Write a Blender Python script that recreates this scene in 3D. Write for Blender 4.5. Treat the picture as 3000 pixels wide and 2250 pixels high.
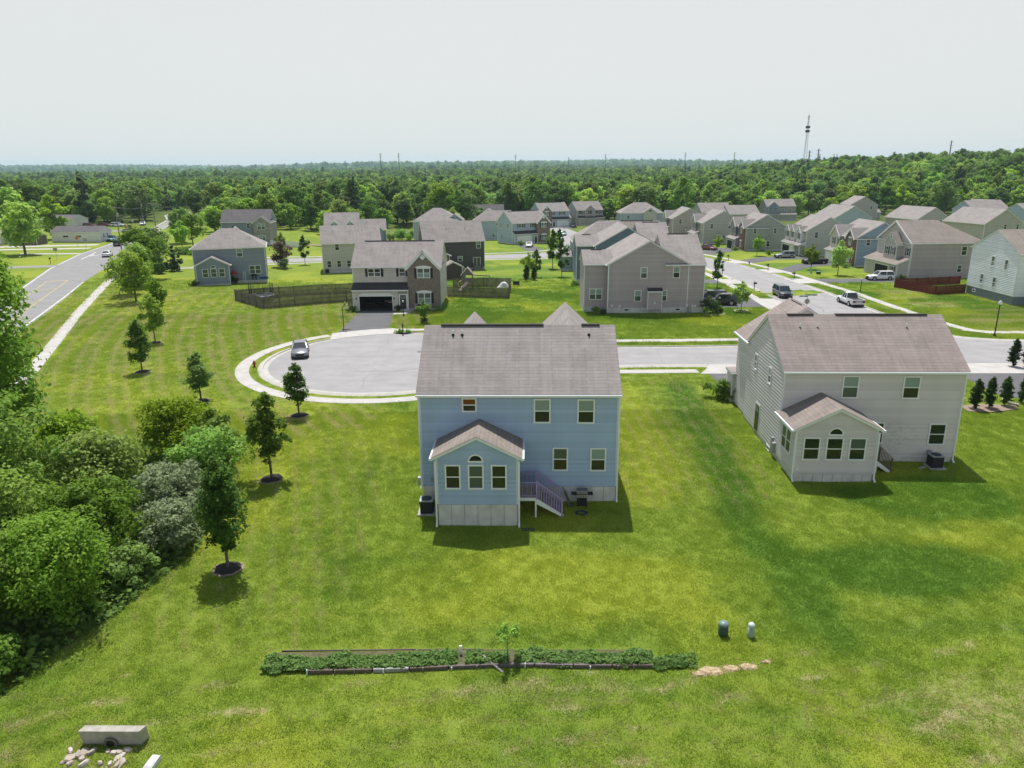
import bpy, math, random
import numpy as np
from mathutils import Vector, Matrix
R = math.radians
scene = bpy.context.scene
for o in list(bpy.data.objects): bpy.data.objects.remove(o)
COL = scene.collection

# ---------------------------------------------------------------- camera
cam_d = bpy.data.cameras.new('camera'); cam = bpy.data.objects.new('camera', cam_d); COL.objects.link(cam)
cam_d.sensor_width = 36; cam_d.lens = 25.8; cam_d.clip_start = .5; cam_d.clip_end = 40000
PITCH, ROLL = R(16.35), R(0.45)
cam.matrix_world = Matrix.Translation((0, 0, 20)) @ Matrix.Rotation(R(90) - PITCH, 4, 'X') @ Matrix.Rotation(-ROLL, 4, 'Z')
scene.camera = cam

# ---------------------------------------------------------------- sky and sun
SUN_EL, SUN_AZ, SUN_STR = R(65.5), R(-7), 5.0      # azimuth measured from +Y towards +X
w = bpy.data.worlds.new('World'); scene.world = w; w.use_nodes = True
nt = w.node_tree; nt.nodes.clear()
def wn(t, **k):
    n = nt.nodes.new(t)
    for a, b in k.items(): setattr(n, a, b)
    return n
sky = wn('ShaderNodeTexSky', sky_type='NISHITA', sun_disc=False, sun_elevation=SUN_EL, sun_rotation=SUN_AZ,
         altitude=200, air_density=1.0, dust_density=1.5, ozone_density=1.0)
# thin high cloud veil over the whole sky
tc = wn('ShaderNodeTexCoord'); mp = wn('ShaderNodeMapping'); mp.inputs['Scale'].default_value = (1.2, 1.2, 5)
nz = wn('ShaderNodeTexNoise'); nz.inputs['Scale'].default_value = 1.1; nz.inputs['Detail'].default_value = 5; nz.inputs['Roughness'].default_value = .45
cr = wn('ShaderNodeValToRGB'); cr.color_ramp.elements[0].position = .3; cr.color_ramp.elements[1].position = .75
cr.color_ramp.elements[0].color = (.90, .90, .90, 1); cr.color_ramp.elements[1].color = (.98, .98, .98, 1)
mix = wn('ShaderNodeMix', data_type='RGBA'); mix.inputs[7].default_value = (6.75, 6.87, 6.75, 1)
bg = wn('ShaderNodeBackground'); bg.inputs['Strength'].default_value = .108
ow = wn('ShaderNodeOutputWorld')
nt.links.new(tc.outputs['Generated'], mp.inputs['Vector']); nt.links.new(mp.outputs['Vector'], nz.inputs['Vector'])
# the veil thins towards the zenith, shaped above the view to darken shadows
sz = wn('ShaderNodeSeparateXYZ'); nt.links.new(tc.outputs['Generated'], sz.inputs[0]); vr = wn('ShaderNodeMapRange'); vr.inputs[1].default_value = .22; vr.inputs[2].default_value = .6; vr.inputs[3].default_value = 1.0; vr.inputs[4].default_value = .08
vm = wn('ShaderNodeMath', operation='MULTIPLY'); nt.links.new(sz.outputs[2], vr.inputs[0]); nt.links.new(nz.outputs['Fac'], cr.inputs['Fac']); nt.links.new(cr.outputs['Color'], vm.inputs[0]); nt.links.new(vr.outputs[0], vm.inputs[1]); nt.links.new(vm.outputs[0], mix.inputs[0])
nt.links.new(sky.outputs['Color'], mix.inputs[6]); nt.links.new(mix.outputs[2], bg.inputs['Color']); nt.links.new(bg.outputs['Background'], ow.inputs['Surface'])
sl = bpy.data.lights.new('sun', 'SUN'); sl.energy = SUN_STR; sl.angle = R(.55); sl.color = (1, .965, .91)
so = bpy.data.objects.new('sun', sl); COL.objects.link(so)
so.matrix_world = Matrix.Rotation(-SUN_AZ, 4, 'Z') @ Matrix.Rotation(-(R(90) - SUN_EL), 4, 'X') @ Matrix.Translation((0, 0, 300))
vs = scene.view_settings; vs.view_transform = 'Standard'; vs.look = 'None'; vs.exposure = .12; vs.gamma = 1; vs.use_curve_mapping = False
scene.cycles.max_bounces = 6; scene.cycles.diffuse_bounces = 3; scene.cycles.transparent_max_bounces = 6; scene.cycles.volume_bounces = 1

# ---------------------------------------------------------------- materials
MATS = {}
class NM:
    """small node-material builder"""
    def __init__(s, name):
        s.m = bpy.data.materials.new(name); s.m.use_nodes = True; s.t = s.m.node_tree; s.t.nodes.clear()
        s.out = s.n('ShaderNodeOutputMaterial'); s.b = s.n('ShaderNodeBsdfPrincipled'); s.l(s.b, 0, s.out, 0)
    def n(s, t, **k):
        x = s.t.nodes.new(t)
        for a, b in k.items(): setattr(x, a, b)
        return x
    def l(s, a, i, b, j): s.t.links.new(a.outputs[i], b.inputs[j])
    def coord(s, kind='Object', scale=(1, 1, 1)):
        c = s.n('ShaderNodeTexCoord'); m = s.n('ShaderNodeMapping'); m.inputs['Scale'].default_value = scale
        s.l(c, kind, m, 'Vector'); return m
    def noise(s, vec, scale, detail=4, rough=.55):
        x = s.n('ShaderNodeTexNoise'); x.inputs['Scale'].default_value = scale; x.inputs['Detail'].default_value = detail; x.inputs['Roughness'].default_value = rough
        s.l(vec, 0, x, 'Vector'); return x
    def ramp(s, src, i, pts):
        x = s.n('ShaderNodeValToRGB'); e = x.color_ramp.elements
        while len(e) < len(pts): e.new(.5)
        for k, (p, c) in enumerate(pts): e[k].position = p; e[k].color = (*c, 1) if len(c) == 3 else c
        s.l(src, i, x, 0); return x
    def mixc(s, a, ai, b, bi, f, fi=None, blend='MIX'):
        x = s.n('ShaderNodeMix', data_type='RGBA', blend_type=blend)
        for src, si, sock in ((a, ai, 6), (b, bi, 7), (f, fi, 0)):
            if hasattr(src, 'outputs'): s.l(src, si, x, sock)
            else: x.inputs[sock].default_value = (*src, 1) if isinstance(src, tuple) and len(src) == 3 else src
        return x
    def math(s, op, a, ai, v=None, b=None, bi=0):
        x = s.n('ShaderNodeMath', operation=op); s.l(a, ai, x, 0)
        if b is not None: s.l(b, bi, x, 1)
        elif v is not None: x.inputs[1].default_value = v
        return x
    def bump(s, src, i, strength=.3, dist=.02):
        x = s.n('ShaderNodeBump'); x.inputs['Strength'].default_value = strength; x.inputs['Distance'].default_value = dist
        s.l(src, i, x, 'Height'); s.l(x, 0, s.b, 'Normal'); return x
    def set(s, **k):
        for a, b in k.items(): s.b.inputs[a.replace('_', ' ')].default_value = b
        return s
def dk(c, f): return tuple(min(1, x * f) for x in c)
def plain(name, c, rough=.6, metal=0., var=.12, scale=3., bump=0., spec=.35, coat=0.):
    if name in MATS: return MATS[name]
    k = NM(name); v = k.coord()
    nz = k.noise(v, scale); k.l(k.ramp(nz, 0, [(.3, dk(c, 1 - var)), (.7, dk(c, 1 + var))]), 0, k.b, 'Base Color')
    k.set(Roughness=rough, Metallic=metal, Coat_Weight=coat); k.b.inputs['Specular IOR Level'].default_value = spec
    if bump: k.bump(k.noise(v, scale * 6), 0, bump, .01)
    MATS[name] = k.m; return k.m
def siding(name, c, lap=True, pitch=.14, rough=.5):
    if name in MATS: return MATS[name]
    k = NM(name); v = k.coord(); sx = k.n('ShaderNodeSeparateXYZ'); k.l(v, 0, sx, 0)
    v2 = k.coord(scale=(.5, .5, .12)); big = k.noise(v2, 1.2, 3)
    base = k.ramp(big, 0, [(.3, dk(c, .93)), (.7, dk(c, 1.06))])
    # faint grime runs; random course-to-course tone stands in for lap shadow lines
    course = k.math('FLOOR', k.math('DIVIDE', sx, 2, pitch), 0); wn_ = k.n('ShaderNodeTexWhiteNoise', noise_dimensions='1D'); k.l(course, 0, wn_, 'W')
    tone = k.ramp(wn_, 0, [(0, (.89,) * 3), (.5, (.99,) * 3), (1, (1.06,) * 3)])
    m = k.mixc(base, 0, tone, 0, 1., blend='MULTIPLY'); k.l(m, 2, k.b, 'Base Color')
    k.set(Roughness=rough); k.b.inputs['Specular IOR Level'].default_value = .3
    if lap:
        fr = k.math('FRACT', k.math('DIVIDE', sx, 2, pitch), 0); k.bump(fr, 0, .9, -.02)
    else:
        k.bump(k.noise(k.coord(scale=(.35, .35, 2.2)), 1.6, 2), 0, .35, .02)
    MATS[name] = k.m; return k.m
def shingles(name, c1, c2, mort=.8):
    c1, c2 = tuple(.80 * (.8 * a + .2 * b) * f for a, b, f in zip(c1, c2, (.98, .98, .98))), tuple(.80 * (.3 * a + .7 * b) * f for a, b, f in zip(c1, c2, (.98, .98, .98)))
    if name in MATS: return MATS[name]
    k = NM(name); v = k.n('ShaderNodeUVMap'); br = k.n('ShaderNodeTexBrick')
    k.l(v, 0, br, 'Vector'); br.inputs['Scale'].default_value = 1; br.inputs['Brick Width'].default_value = 2.1; br.inputs['Row Height'].default_value = .28
    br.inputs['Mortar Size'].default_value = .028; br.inputs['Mortar Smooth'].default_value = .8; br.inputs['Bias'].default_value = 0; br.offset = .37; br.squash = 1
    br.inputs['Color1'].default_value = (*c1, 1); br.inputs['Color2'].default_value = (*c2, 1); br.inputs['Mortar'].default_value = (*dk(c1, mort), 1)
    nz = k.noise(v, .45, 4); st = k.ramp(nz, 0, [(.25, (.78,) * 3), (.5, (1.,) * 3), (.8, (1.12, 1.1, 1.06))])
    m = k.mixc(br, 0, st, 0, 1., blend='MULTIPLY')
    mv = k.n('ShaderNodeMapping'); mv.inputs['Scale'].default_value = (2.2, .25, 1); k.l(v, 0, mv, 0)
    sn = k.noise(mv, 1.3, 5); s2 = k.ramp(sn, 0, [(.3, (.85,) * 3), (.7, (1.1,) * 3)]); m2 = k.mixc(m, 2, s2, 0, .8, blend='MULTIPLY')
    mg = k.n('ShaderNodeMapping'); mg.inputs['Scale'].default_value = (.9, 3.57, 1); k.l(v, 0, mg, 0)
    gn = k.noise(mg, 2.3, 3, .7); s3 = k.ramp(gn, 0, [(.3, (.87,) * 3), (.7, (1.1,) * 3)]); m3 = k.mixc(m2, 2, s3, 0, .8, blend='MULTIPLY')
    k.l(m3, 2, k.b, 'Base Color'); k.set(Roughness=.95); k.b.inputs['Specular IOR Level'].default_value = .15
    k.bump(br, 1, .35, -.015)
    MATS[name] = k.m; return k.m
def brick(name, c1, c2, mortar, bw=.22, rh=.075, ms=.012):
    if name in MATS: return MATS[name]
    k = NM(name); v = k.coord(); sx = k.n('ShaderNodeSeparateXYZ'); k.l(v, 0, sx, 0)
    cb = k.n('ShaderNodeCombineXYZ'); a = k.math('ADD', sx, 0, b=sx, bi=1); k.l(a, 0, cb, 0); k.l(sx, 2, cb, 1)
    br = k.n('ShaderNodeTexBrick'); k.l(cb, 0, br, 'Vector'); br.inputs['Scale'].default_value = 1
    br.inputs['Brick Width'].default_value = bw; br.inputs['Row Height'].default_value = rh; br.inputs['Mortar Size'].default_value = ms
    br.inputs['Color1'].default_value = (*c1, 1); br.inputs['Color2'].default_value = (*c2, 1); br.inputs['Mortar'].default_value = (*mortar, 1)
    nz = k.noise(cb, 2.5); s2 = k.ramp(nz, 0, [(.3, (.8,) * 3), (.7, (1.15,) * 3)]); m = k.mixc(br, 0, s2, 0, 1., blend='MULTIPLY')
    k.l(m, 2, k.b, 'Base Color'); k.set(Roughness=.9); k.bump(br, 1, .4, -.01)
    MATS[name] = k.m; return k.m
def leafmat(name, c1, c2, trans=.42, rough=.55):
    c1, c2 = tuple(min(.7, x * 1.4) for x in c1), tuple(min(.7, x * 1.4) for x in c2)
    if name in MATS: return MATS[name]
    k = NM(name); at = k.n('ShaderNodeAttribute', attribute_name='tint'); oi = k.n('ShaderNodeObjectInfo')
    base = k.ramp(at, 2, [(0, c1), (.55, tuple((a + b) / 2 for a, b in zip(c1, c2))), (1, c2)])
    hs = k.n('ShaderNodeHueSaturation'); k.l(base, 0, hs, 'Color')
    h = k.n('ShaderNodeMapRange'); h.inputs[3].default_value = .495; h.inputs[4].default_value = .522; k.l(oi, 'Random', h, 0); k.l(h, 0, hs, 'Hue')
    q = k.math('FRACT', k.math('MULTIPLY', oi, 'Random', 17.3), 0); vv = k.n('ShaderNodeMapRange'); vv.inputs[3].default_value = .6; vv.inputs[4].default_value = 1.55; k.l(q, 0, vv, 0); k.l(vv, 0, hs, 'Value')
    q2 = k.math('FRACT', k.math('MULTIPLY', oi, 'Random', 41.7), 0); sv = k.n('ShaderNodeMapRange'); sv.inputs[3].default_value = .9; sv.inputs[4].default_value = 1.12; k.l(q2, 0, sv, 0); k.l(sv, 0, hs, 'Saturation')
    k.l(hs, 0, k.b, 'Base Color'); k.set(Roughness=rough); k.b.inputs['Specular IOR Level'].default_value = .12
    tr = k.n('ShaderNodeBsdfTranslucent'); k.l(hs, 0, tr, 'Color'); ms = k.n('ShaderNodeMixShader'); ms.inputs[0].default_value = trans
    k.l(k.b, 0, ms, 1); k.l(tr, 0, ms, 2); k.l(ms, 0, k.out, 0)
    MATS[name] = k.m; return k.m
def glass(name, c, rough=.04, spec=.6):
    if name in MATS: return MATS[name]
    k = NM(name); k.set(Base_Color=(*c, 1), Roughness=rough); k.b.inputs['Specular IOR Level'].default_value = spec
    MATS[name] = k.m; return k.m
WHITE = plain('white_vinyl', (.74, .76, .77), .45, var=.03); TRIM = plain('trim_white', (.70, .72, .73), .5, var=.04, scale=1.5)
GDARK = glass('glass_dark', (.012, .016, .016)); GBLIND = glass('glass_blind', (.23, .30, .28), .12, .4); GCURT = glass('glass_curtain', (.07, .095, .085), .06, .5)
GRED = glass('glass_red_blind', (.16, .035, .015), .12, .4); GCAR = glass('car_glass', (.02, .03, .035), .03, .8)
BLACK = plain('black_paint', (.018, .018, .02), .5, var=.2); DARKM = plain('dark_metal', (.03, .032, .035), .45, metal=.4)
RUBBER = plain('rubber', (.016, .016, .016), .85); RIM = plain('alloy_rim', (.42, .43, .45), .35, metal=.7); GALV = plain('galvanised', (.36, .37, .38), .5, metal=.5)
CONC = plain('foundation_concrete', (.56, .56, .54), .9, var=.16, scale=1.3, bump=.25); CONC2 = plain('aged_concrete', (.40, .38, .34), .9, var=.28, scale=2.2, bump=.4)
WOOD = plain('weathered_wood', (.15, .125, .10), .9, var=.35, scale=4, bump=.3); GREYWOOD = plain('grey_wood', (.24, .215, .20), .9, var=.3, scale=3, bump=.3); PURPLE = plain('purple_paint', (.36, .28, .52), .6, var=.14, scale=6); POLE = plain('pole_wood', (.22, .19, .16), .9, var=.25, scale=2)
MULCH = plain('mulch', (.035, .028, .024), .95, var=.6, scale=14, bump=.8); MULCHP = plain('mulch_pale', (.26, .20, .15), .95, var=.4, scale=9, bump=.8); BARK = plain('bark', (.13, .105, .085), .95, var=.35, scale=6, bump=.5)
SH_BRN = shingles('shingles_brown', (.34, .285, .262), (.43, .37, .345)); SH_GRY = shingles('shingles_taupe', (.345, .31, .295), (.42, .39, .372))
SH_DRK = shingles('shingles_dark', (.075, .07, .07), (.11, .10, .10)); SH_MID = shingles('shingles_warm', (.31, .265, .235), (.38, .33, .295)); SH_SLT = shingles('shingles_slate', (.16, .15, .155), (.215, .20, .205))
BR_TAN = brick('brick_brown', (.17, .125, .10), (.23, .175, .145), (.24, .21, .19)); BR_RED = brick('brick_red', (.15, .055, .045), (.20, .08, .065), (.24, .18, .16)); STONE = brick('stone_grey', (.20, .20, .20), (.36, .35, .34), (.28, .27, .26), .45, .2, .02)

# ---------------------------------------------------------------- mesh helpers
class MB:
    def __init__(s): s.v = []; s.f = []; s.uv = {}
    def poly(s, pts, uv=None):
        i = len(s.v); s.v += [tuple(p) for p in pts]; s.f.append(tuple(range(i, i + len(pts))))
        if uv: s.uv[len(s.f) - 1] = uv
        return s
    def box(s, x0, x1, y0, y1, z0, z1):
        i = len(s.v); s.v += [(x, y, z) for z in (z0, z1) for y in (y0, y1) for x in (x0, x1)]
        s.f += [tuple(i + k for k in q) for q in ((0, 2, 3, 1), (4, 5, 7, 6), (0, 1, 5, 4), (2, 6, 7, 3), (0, 4, 6, 2), (1, 3, 7, 5))]; return s
    def hexa(s, p):   # 8 corners, bottom ring then top ring
        i = len(s.v); s.v += [tuple(q) for q in p]
        s.f += [tuple(i + k for k in q) for q in ((3, 2, 1, 0), (4, 5, 6, 7), (0, 1, 5, 4), (1, 2, 6, 5), (2, 3, 7, 6), (3, 0, 4, 7))]; return s
    def beam(s, a, b, wd, ht, up=(0, 0, 1)):
        a, b = Vector(a), Vector(b); d = (b - a).normalized(); u = Vector(up)
        if abs(d.dot(u)) > .98: u = Vector((0, 1, 0))
        sd = d.cross(u).normalized() * wd / 2; u = sd.cross(d).normalized() * ht / 2
        return s.hexa([a - sd - u, a + sd - u, b + sd - u, b - sd - u, a - sd + u, a + sd + u, b + sd + u, b - sd + u])
    def tube(s, pts, r, n=8):
        pts = [Vector(p) for p in pts]; rs = r if isinstance(r, (list, tuple)) else [r] * len(pts); i = len(s.v)
        for k, p in enumerate(pts):
            d = (pts[min(k + 1, len(pts) - 1)] - pts[max(k - 1, 0)]).normalized(); u = Vector((1, 0, 0)) if abs(d.x) < .8 else Vector((0, 1, 0))
            a = d.cross(u).normalized(); b = d.cross(a)
            s.v += [tuple(p + (a * math.cos(2 * math.pi * j / n) + b * math.sin(2 * math.pi * j / n)) * rs[k]) for j in range(n)]
        for k in range(len(pts) - 1):
            s.f += [(i + k * n + j, i + k * n + (j + 1) % n, i + (k + 1) * n + (j + 1) % n, i + (k + 1) * n + j) for j in range(n)]
        s.f += [tuple(i + j for j in reversed(range(n))), tuple(i + (len(pts) - 1) * n + j for j in range(n))]; return s
    def lathe(s, prof, n=12, c=(0, 0, 0)):
        return s.tube([(c[0], c[1], c[2] + z) for r, z in prof], [max(r, 1e-4) for r, z in prof], n) if False else s._lathe(prof, n, c)
    def _lathe(s, prof, n, c):
        i = len(s.v)
        for r, z in prof: s.v += [(c[0] + r * math.cos(2 * math.pi * j / n), c[1] + r * math.sin(2 * math.pi * j / n), c[2] + z) for j in range(n)]
        for k in range(len(prof) - 1): s.f += [(i + k * n + j, i + k * n + (j + 1) % n, i + (k + 1) * n + (j + 1) % n, i + (k + 1) * n + j) for j in range(n)]
        s.f += [tuple(i + j for j in reversed(range(n))), tuple(i + (len(prof) - 1) * n + j for j in range(n))]; return s
    def ring(s, rings):   # loft list of equal-length closed rings with caps
        i = len(s.v); n = len(rings[0])
        for r in rings: s.v += [tuple(p) for p in r]
        for k in range(len(rings) - 1): s.f += [(i + k * n + j, i + k * n + (j + 1) % n, i + (k + 1) * n + (j + 1) % n, i + (k + 1) * n + j) for j in range(n)]
        s.f += [tuple(i + j for j in reversed(range(n))), tuple(i + (len(rings) - 1) * n + j for j in range(n))]; return s
    def mesh(s, name, mat, smooth=False):
        me = bpy.data.meshes.new(name); me.from_pydata(s.v, [], s.f)
        if s.uv:
            ul = me.uv_layers.new(name='UVMap')
            for fi, uv in s.uv.items():
                for k, li in enumerate(me.polygons[fi].loop_indices): ul.data[li].uv = uv[k]
        if mat: me.materials.append(mat)
        if smooth: me.shade_smooth()
        return me
    def build(s, name, mat, parent=None, smooth=False, loc=None, rz=0):
        return inst(name, s.mesh(name, mat, smooth), parent, loc, rz)
def inst(name, me, parent=None, loc=None, rz=0):
    o = bpy.data.objects.new(name, me); COL.objects.link(o); o.parent = parent
    if loc is not None: o.location = loc
    if rz: o.rotation_euler = (0, 0, rz)
    return o
def tag(o, label=None, cat=None, group=None, kind=None):
    for a, b in (('label', label), ('category', cat), ('group', group), ('kind', kind)):
        if b: o[a] = b
    return o
def thing(name, label, cat, loc=(0, 0, 0), rz=0, group=None):
    return tag(inst(name, None, None, loc, rz), label, cat, group)
def dup(o, parent=None):
    c = o.copy(); COL.objects.link(c); c.parent = parent
    for ch in list(o.children): dup(ch, c)
    return c
def lerp(a, b, t): return a + (b - a) * t

# ---------------------------------------------------------------- terrain height
ZP = np.array([(-80, -1.6), (20, -1.3), (32, -1.0), (39, -.7), (43, -.45), (48, -.3), (62, 0), (120, 0), (155, -1), (228, -2.2), (300, -3), (500, -4), (1400, -6), (3000, -9), (5000, 0), (6500, 22), (8500, 36), (12000, 30), (16000, 20)])
def hz_np(x, y):
    v = np.interp(y, ZP[:, 0], ZP[:, 1])
    f = np.clip((x + 75) / 25, 0, 1); f = f + (1 - f) * np.clip((y - 320) / 150, 0, 1); v = np.where(y > 120, v * f, v)
    sx = np.clip((x - 150) / 260, 0, 1); sy = np.clip((y - 300) / 200, 0, 1) * np.clip((1500 - y) / 700, 0, 1)
    v = v + 19 * sx * sx * (3 - 2 * sx) * sy * sy * (3 - 2 * sy)
    far = np.clip((y - 1500) / 3000, 0, 1)
    v = v + far * (9 * np.sin(x / 900 + 1.3) + 6 * np.sin(x / 370 + y / 1300) + 4 * np.sin(x / 170 + 2))
    return v
def hz(x, y): return float(hz_np(np.array([float(x)]), np.array([float(y)]))[0])
# ---------------------------------------------------------------- ground sheet
def grid_lines(segs):
    out = []
    for a, b, st in segs: out += list(np.arange(a, b, st))
    return np.array(out + [segs[-1][1]])
XS = grid_lines([(-16000, -4000, 1500), (-4000, -900, 160), (-900, -240, 40), (-240, -90, 6), (-90, -50, 1.5), (-50, 50, .6), (50, 95, 1.5), (95, 240, 6), (240, 900, 40), (900, 4000, 160), (4000, 16000, 1500)])
YS = grid_lines([(-80, 14, 12), (14, 64, .55), (64, 130, 1.1), (130, 260, 3), (260, 600, 12), (600, 1500, 60), (1500, 9000, 170), (9000, 16000, 1000)])
rs = np.random.RandomState(7)
_tab = rs.rand(256, 256)
def vnoise(x, y):
    xi = np.floor(x).astype(int); yi = np.floor(y).astype(int); fx = x - xi; fy = y - yi; fx = fx * fx * (3 - 2 * fx); fy = fy * fy * (3 - 2 * fy)
    g = lambda a, b: _tab[a % 256, b % 256]
    return (g(xi, yi) * (1 - fx) + g(xi + 1, yi) * fx) * (1 - fy) + (g(xi, yi + 1) * (1 - fx) + g(xi + 1, yi + 1) * fx) * fy
def fbm(x, y, o=4):
    s = 0; a = .5
    for k in range(o): s = s + a * vnoise(x * 2 ** k + 17 * k, y * 2 ** k + 31 * k); a *= .5
    return s / (1 - .5 ** o)
def sstep(a, b, x):
    t = np.clip((x - a) / (b - a), 0, 1); return t * t * (3 - 2 * t)
GX, GY = np.meshgrid(XS, YS); GZ = hz_np(GX, GY)
# gentle unevenness of the lawns away from paving
GZ = GZ + np.where((GY < 60), .10 * (fbm(GX / 6, GY / 6) - .5), 0) * sstep(60, 52, GY)
ny, nx = GX.shape
def lawn_attr(x, y, fine=True):
    """lush (0..1): deep green; dry (0..1): straw and thatch; both are properties of the turf itself"""
    n1 = fbm(x / 7, y / 7); n2 = fbm(x / 2.2 + 40, y / 2.2); n3 = fbm(x / 16 + 9, y / 16 + 3)
    lush = sstep(.45, .72, n1) * .5
    lush = np.maximum(lush, sstep(3.0, .2, np.abs(x - 15.2 - (y - 55) * .06) + (n2 - .5) * 2.2) * sstep(30, 38, y) * sstep(73, 66, y) * .85)     # strip beside the beige house
    d = np.hypot((x - 21) / 8.5, (y - 35) / 3.2); lush = np.maximum(lush, sstep(1.15, .55, d + (n2 - .5) * .5) * .95)
    d = np.hypot((x - 15.0) / 2.2, (y - 34) / 7); lush = np.maximum(lush, sstep(1.2, .5, d + (n2 - .5) * .6) * .8)
    d = np.hypot((x - 27) / 7, (y - 43) / 3.2); lush = np.maximum(lush, sstep(1.2, .6, d + (n2 - .5) * .6) * .85)
    lush = np.maximum(lush, sstep(1.6, .3, np.abs(y - 29.2 - .04 * x)) * sstep(8, 12, x) * .55)
    lush = np.maximum(lush, sstep(.8, .1, np.abs(x + 9.6 - (y - 40) * -.05)) * sstep(30, 34, y) * sstep(62, 50, y) * .55)
    lush = np.maximum(lush, sstep(75, 110, y) * sstep(-30, -8, x) * sstep(.35, .6, n1) * .8)
    dry = sstep(.52, .76, n2) * .22
    dry = np.maximum(dry, sstep(.5, .75, n3) * sstep(40, 32, y) * .3)
    st = np.abs(((x * .30 - y + fbm(x / 5, y / 5) * 1.6) / 1.9) % 1 - .5); dry = np.maximum(dry, sstep(.2, .03, st) * sstep(29, 26, y - np.clip(x, 0, 40) * .14) * (.35 + .65 * sstep(.35, .65, n2)) * .72)
    d = np.hypot((x - 19.5) / 6, (y - 24.5) / 4); dry = np.maximum(dry, sstep(1.3, .3, d + (n2 - .5) * .8) * .5)
    d = np.hypot((x - .3) / 8.5, (y - 26.2) / .9); dry = np.maximum(dry, sstep(1.1, .4, d + (n2 - .5) * .7) * .5)
    dry = np.maximum(dry, sstep(57, 61, x) * sstep(85, 92, y) * sstep(135, 118, y) * (.12 + .5 * sstep(.45, .65, fbm(x / 9, y / 1.1))))
    yel = sstep(.45, .72, fbm(x / 9 + 70, y / 9 + 20))
    d = np.hypot((x - 1.5) / 10.5, (y - 33.8) / 4.2); yel = np.maximum(yel, sstep(1.25, .5, d + (n2 - .5) * .4))
    yel = np.maximum(yel, sstep(4.5, 1.5, np.abs(x - 9.2)) * sstep(42, 48, y) * sstep(72, 66, y) * .9)
    if fine:
        # lay of the mower: pale double lines along the road lawn, finer passes between and before the houses
        wob = (n1 - .5) * .5; u = x + .42 * (y - 66) - .0035 * (y - 84) ** 2 + wob; q = (u / 3.6) % 1; ln = np.maximum(sstep(.10, .03, np.abs(q - .2)), sstep(.10, .03, np.abs(q - .62))) + .35 * ((q > .2) & (q < .62)); left = sstep(-9, -14, x) * sstep(50, 58, y) * sstep(150, 118, y)
        dry = np.maximum(dry, ln * left * 1.15 * (.55 + .45 * sstep(.3, .6, n2))); yel = np.maximum(yel * (1 - .5 * left), left * .55 * (q > .62)); lush = lush * (1 - .6 * left)
        q2 = ((x * .985 + .03 * y + wob * .6) / 1.05) % 1; mid = sstep(60, 66, 72 - np.abs(y - 58) * .5) * sstep(6.2, 7, x) * sstep(19, 17.5, x); dry = np.maximum(dry, sstep(.16, .05, np.abs(q2 - .5)) * mid * .75)
        q3 = ((y + .012 * (x + 4) ** 2 + wob * 1.5 - .1 * x) / 1.15) % 1; fr = sstep(27.2, 25.8, y) ; dry = np.maximum(dry, sstep(.15, .04, np.abs(q3 - .5)) * fr * .85 * (.4 + .6 * sstep(.35, .6, n1))); lush = np.maximum(lush, (q3 > .75) * fr * .5)
        q4 = ((x + .28 * y + wob) / 1.3) % 1; sl_ = sstep(-7.5, -9, x) * sstep(57, 52, y) * sstep(24, 30, y); dry = np.maximum(dry, sstep(.16, .05, np.abs(q4 - .5)) * sl_ * .68)
    meadow = sstep(140, 150, y)
    return np.clip(lush, 0, 1), np.clip(dry, 0, 1) * (1 - .5 * meadow), np.clip(yel, 0, 1)
LU, DR, YE = lawn_attr(GX, GY, False)
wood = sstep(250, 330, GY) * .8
V = np.stack([GX, GY, GZ], -1).reshape(-1, 3)
I = np.arange(ny * nx).reshape(ny, nx); F = np.stack([I[:-1, :-1], I[:-1, 1:], I[1:, 1:], I[1:, :-1]], -1).reshape(-1, 4)
def np_quads(name, V, F, mat, attrs=None, smooth=False, facedom=False):
    me = bpy.data.meshes.new(name); me.vertices.add(len(V)); me.vertices.foreach_set('co', V.astype(np.float32).ravel())
    me.loops.add(F.size); me.loops.foreach_set('vertex_index', F.astype(np.int32).ravel()); me.polygons.add(len(F))
    k = F.shape[1]; me.polygons.foreach_set('loop_start', np.arange(0, F.size, k, dtype=np.int32))
    try: me.polygons.foreach_set('loop_total', np.full(len(F), k, dtype=np.int32))
    except Exception: pass
    for a, d in (attrs or {}).items():
        at = me.attributes.new(a, 'FLOAT', 'FACE' if facedom else 'POINT'); at.data.foreach_set('value', d.astype(np.float32).ravel())
    me.update(calc_edges=True)
    if smooth: me.polygons.foreach_set('use_smooth', np.ones(len(F), dtype=bool))
    me.materials.append(mat); return me
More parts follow.
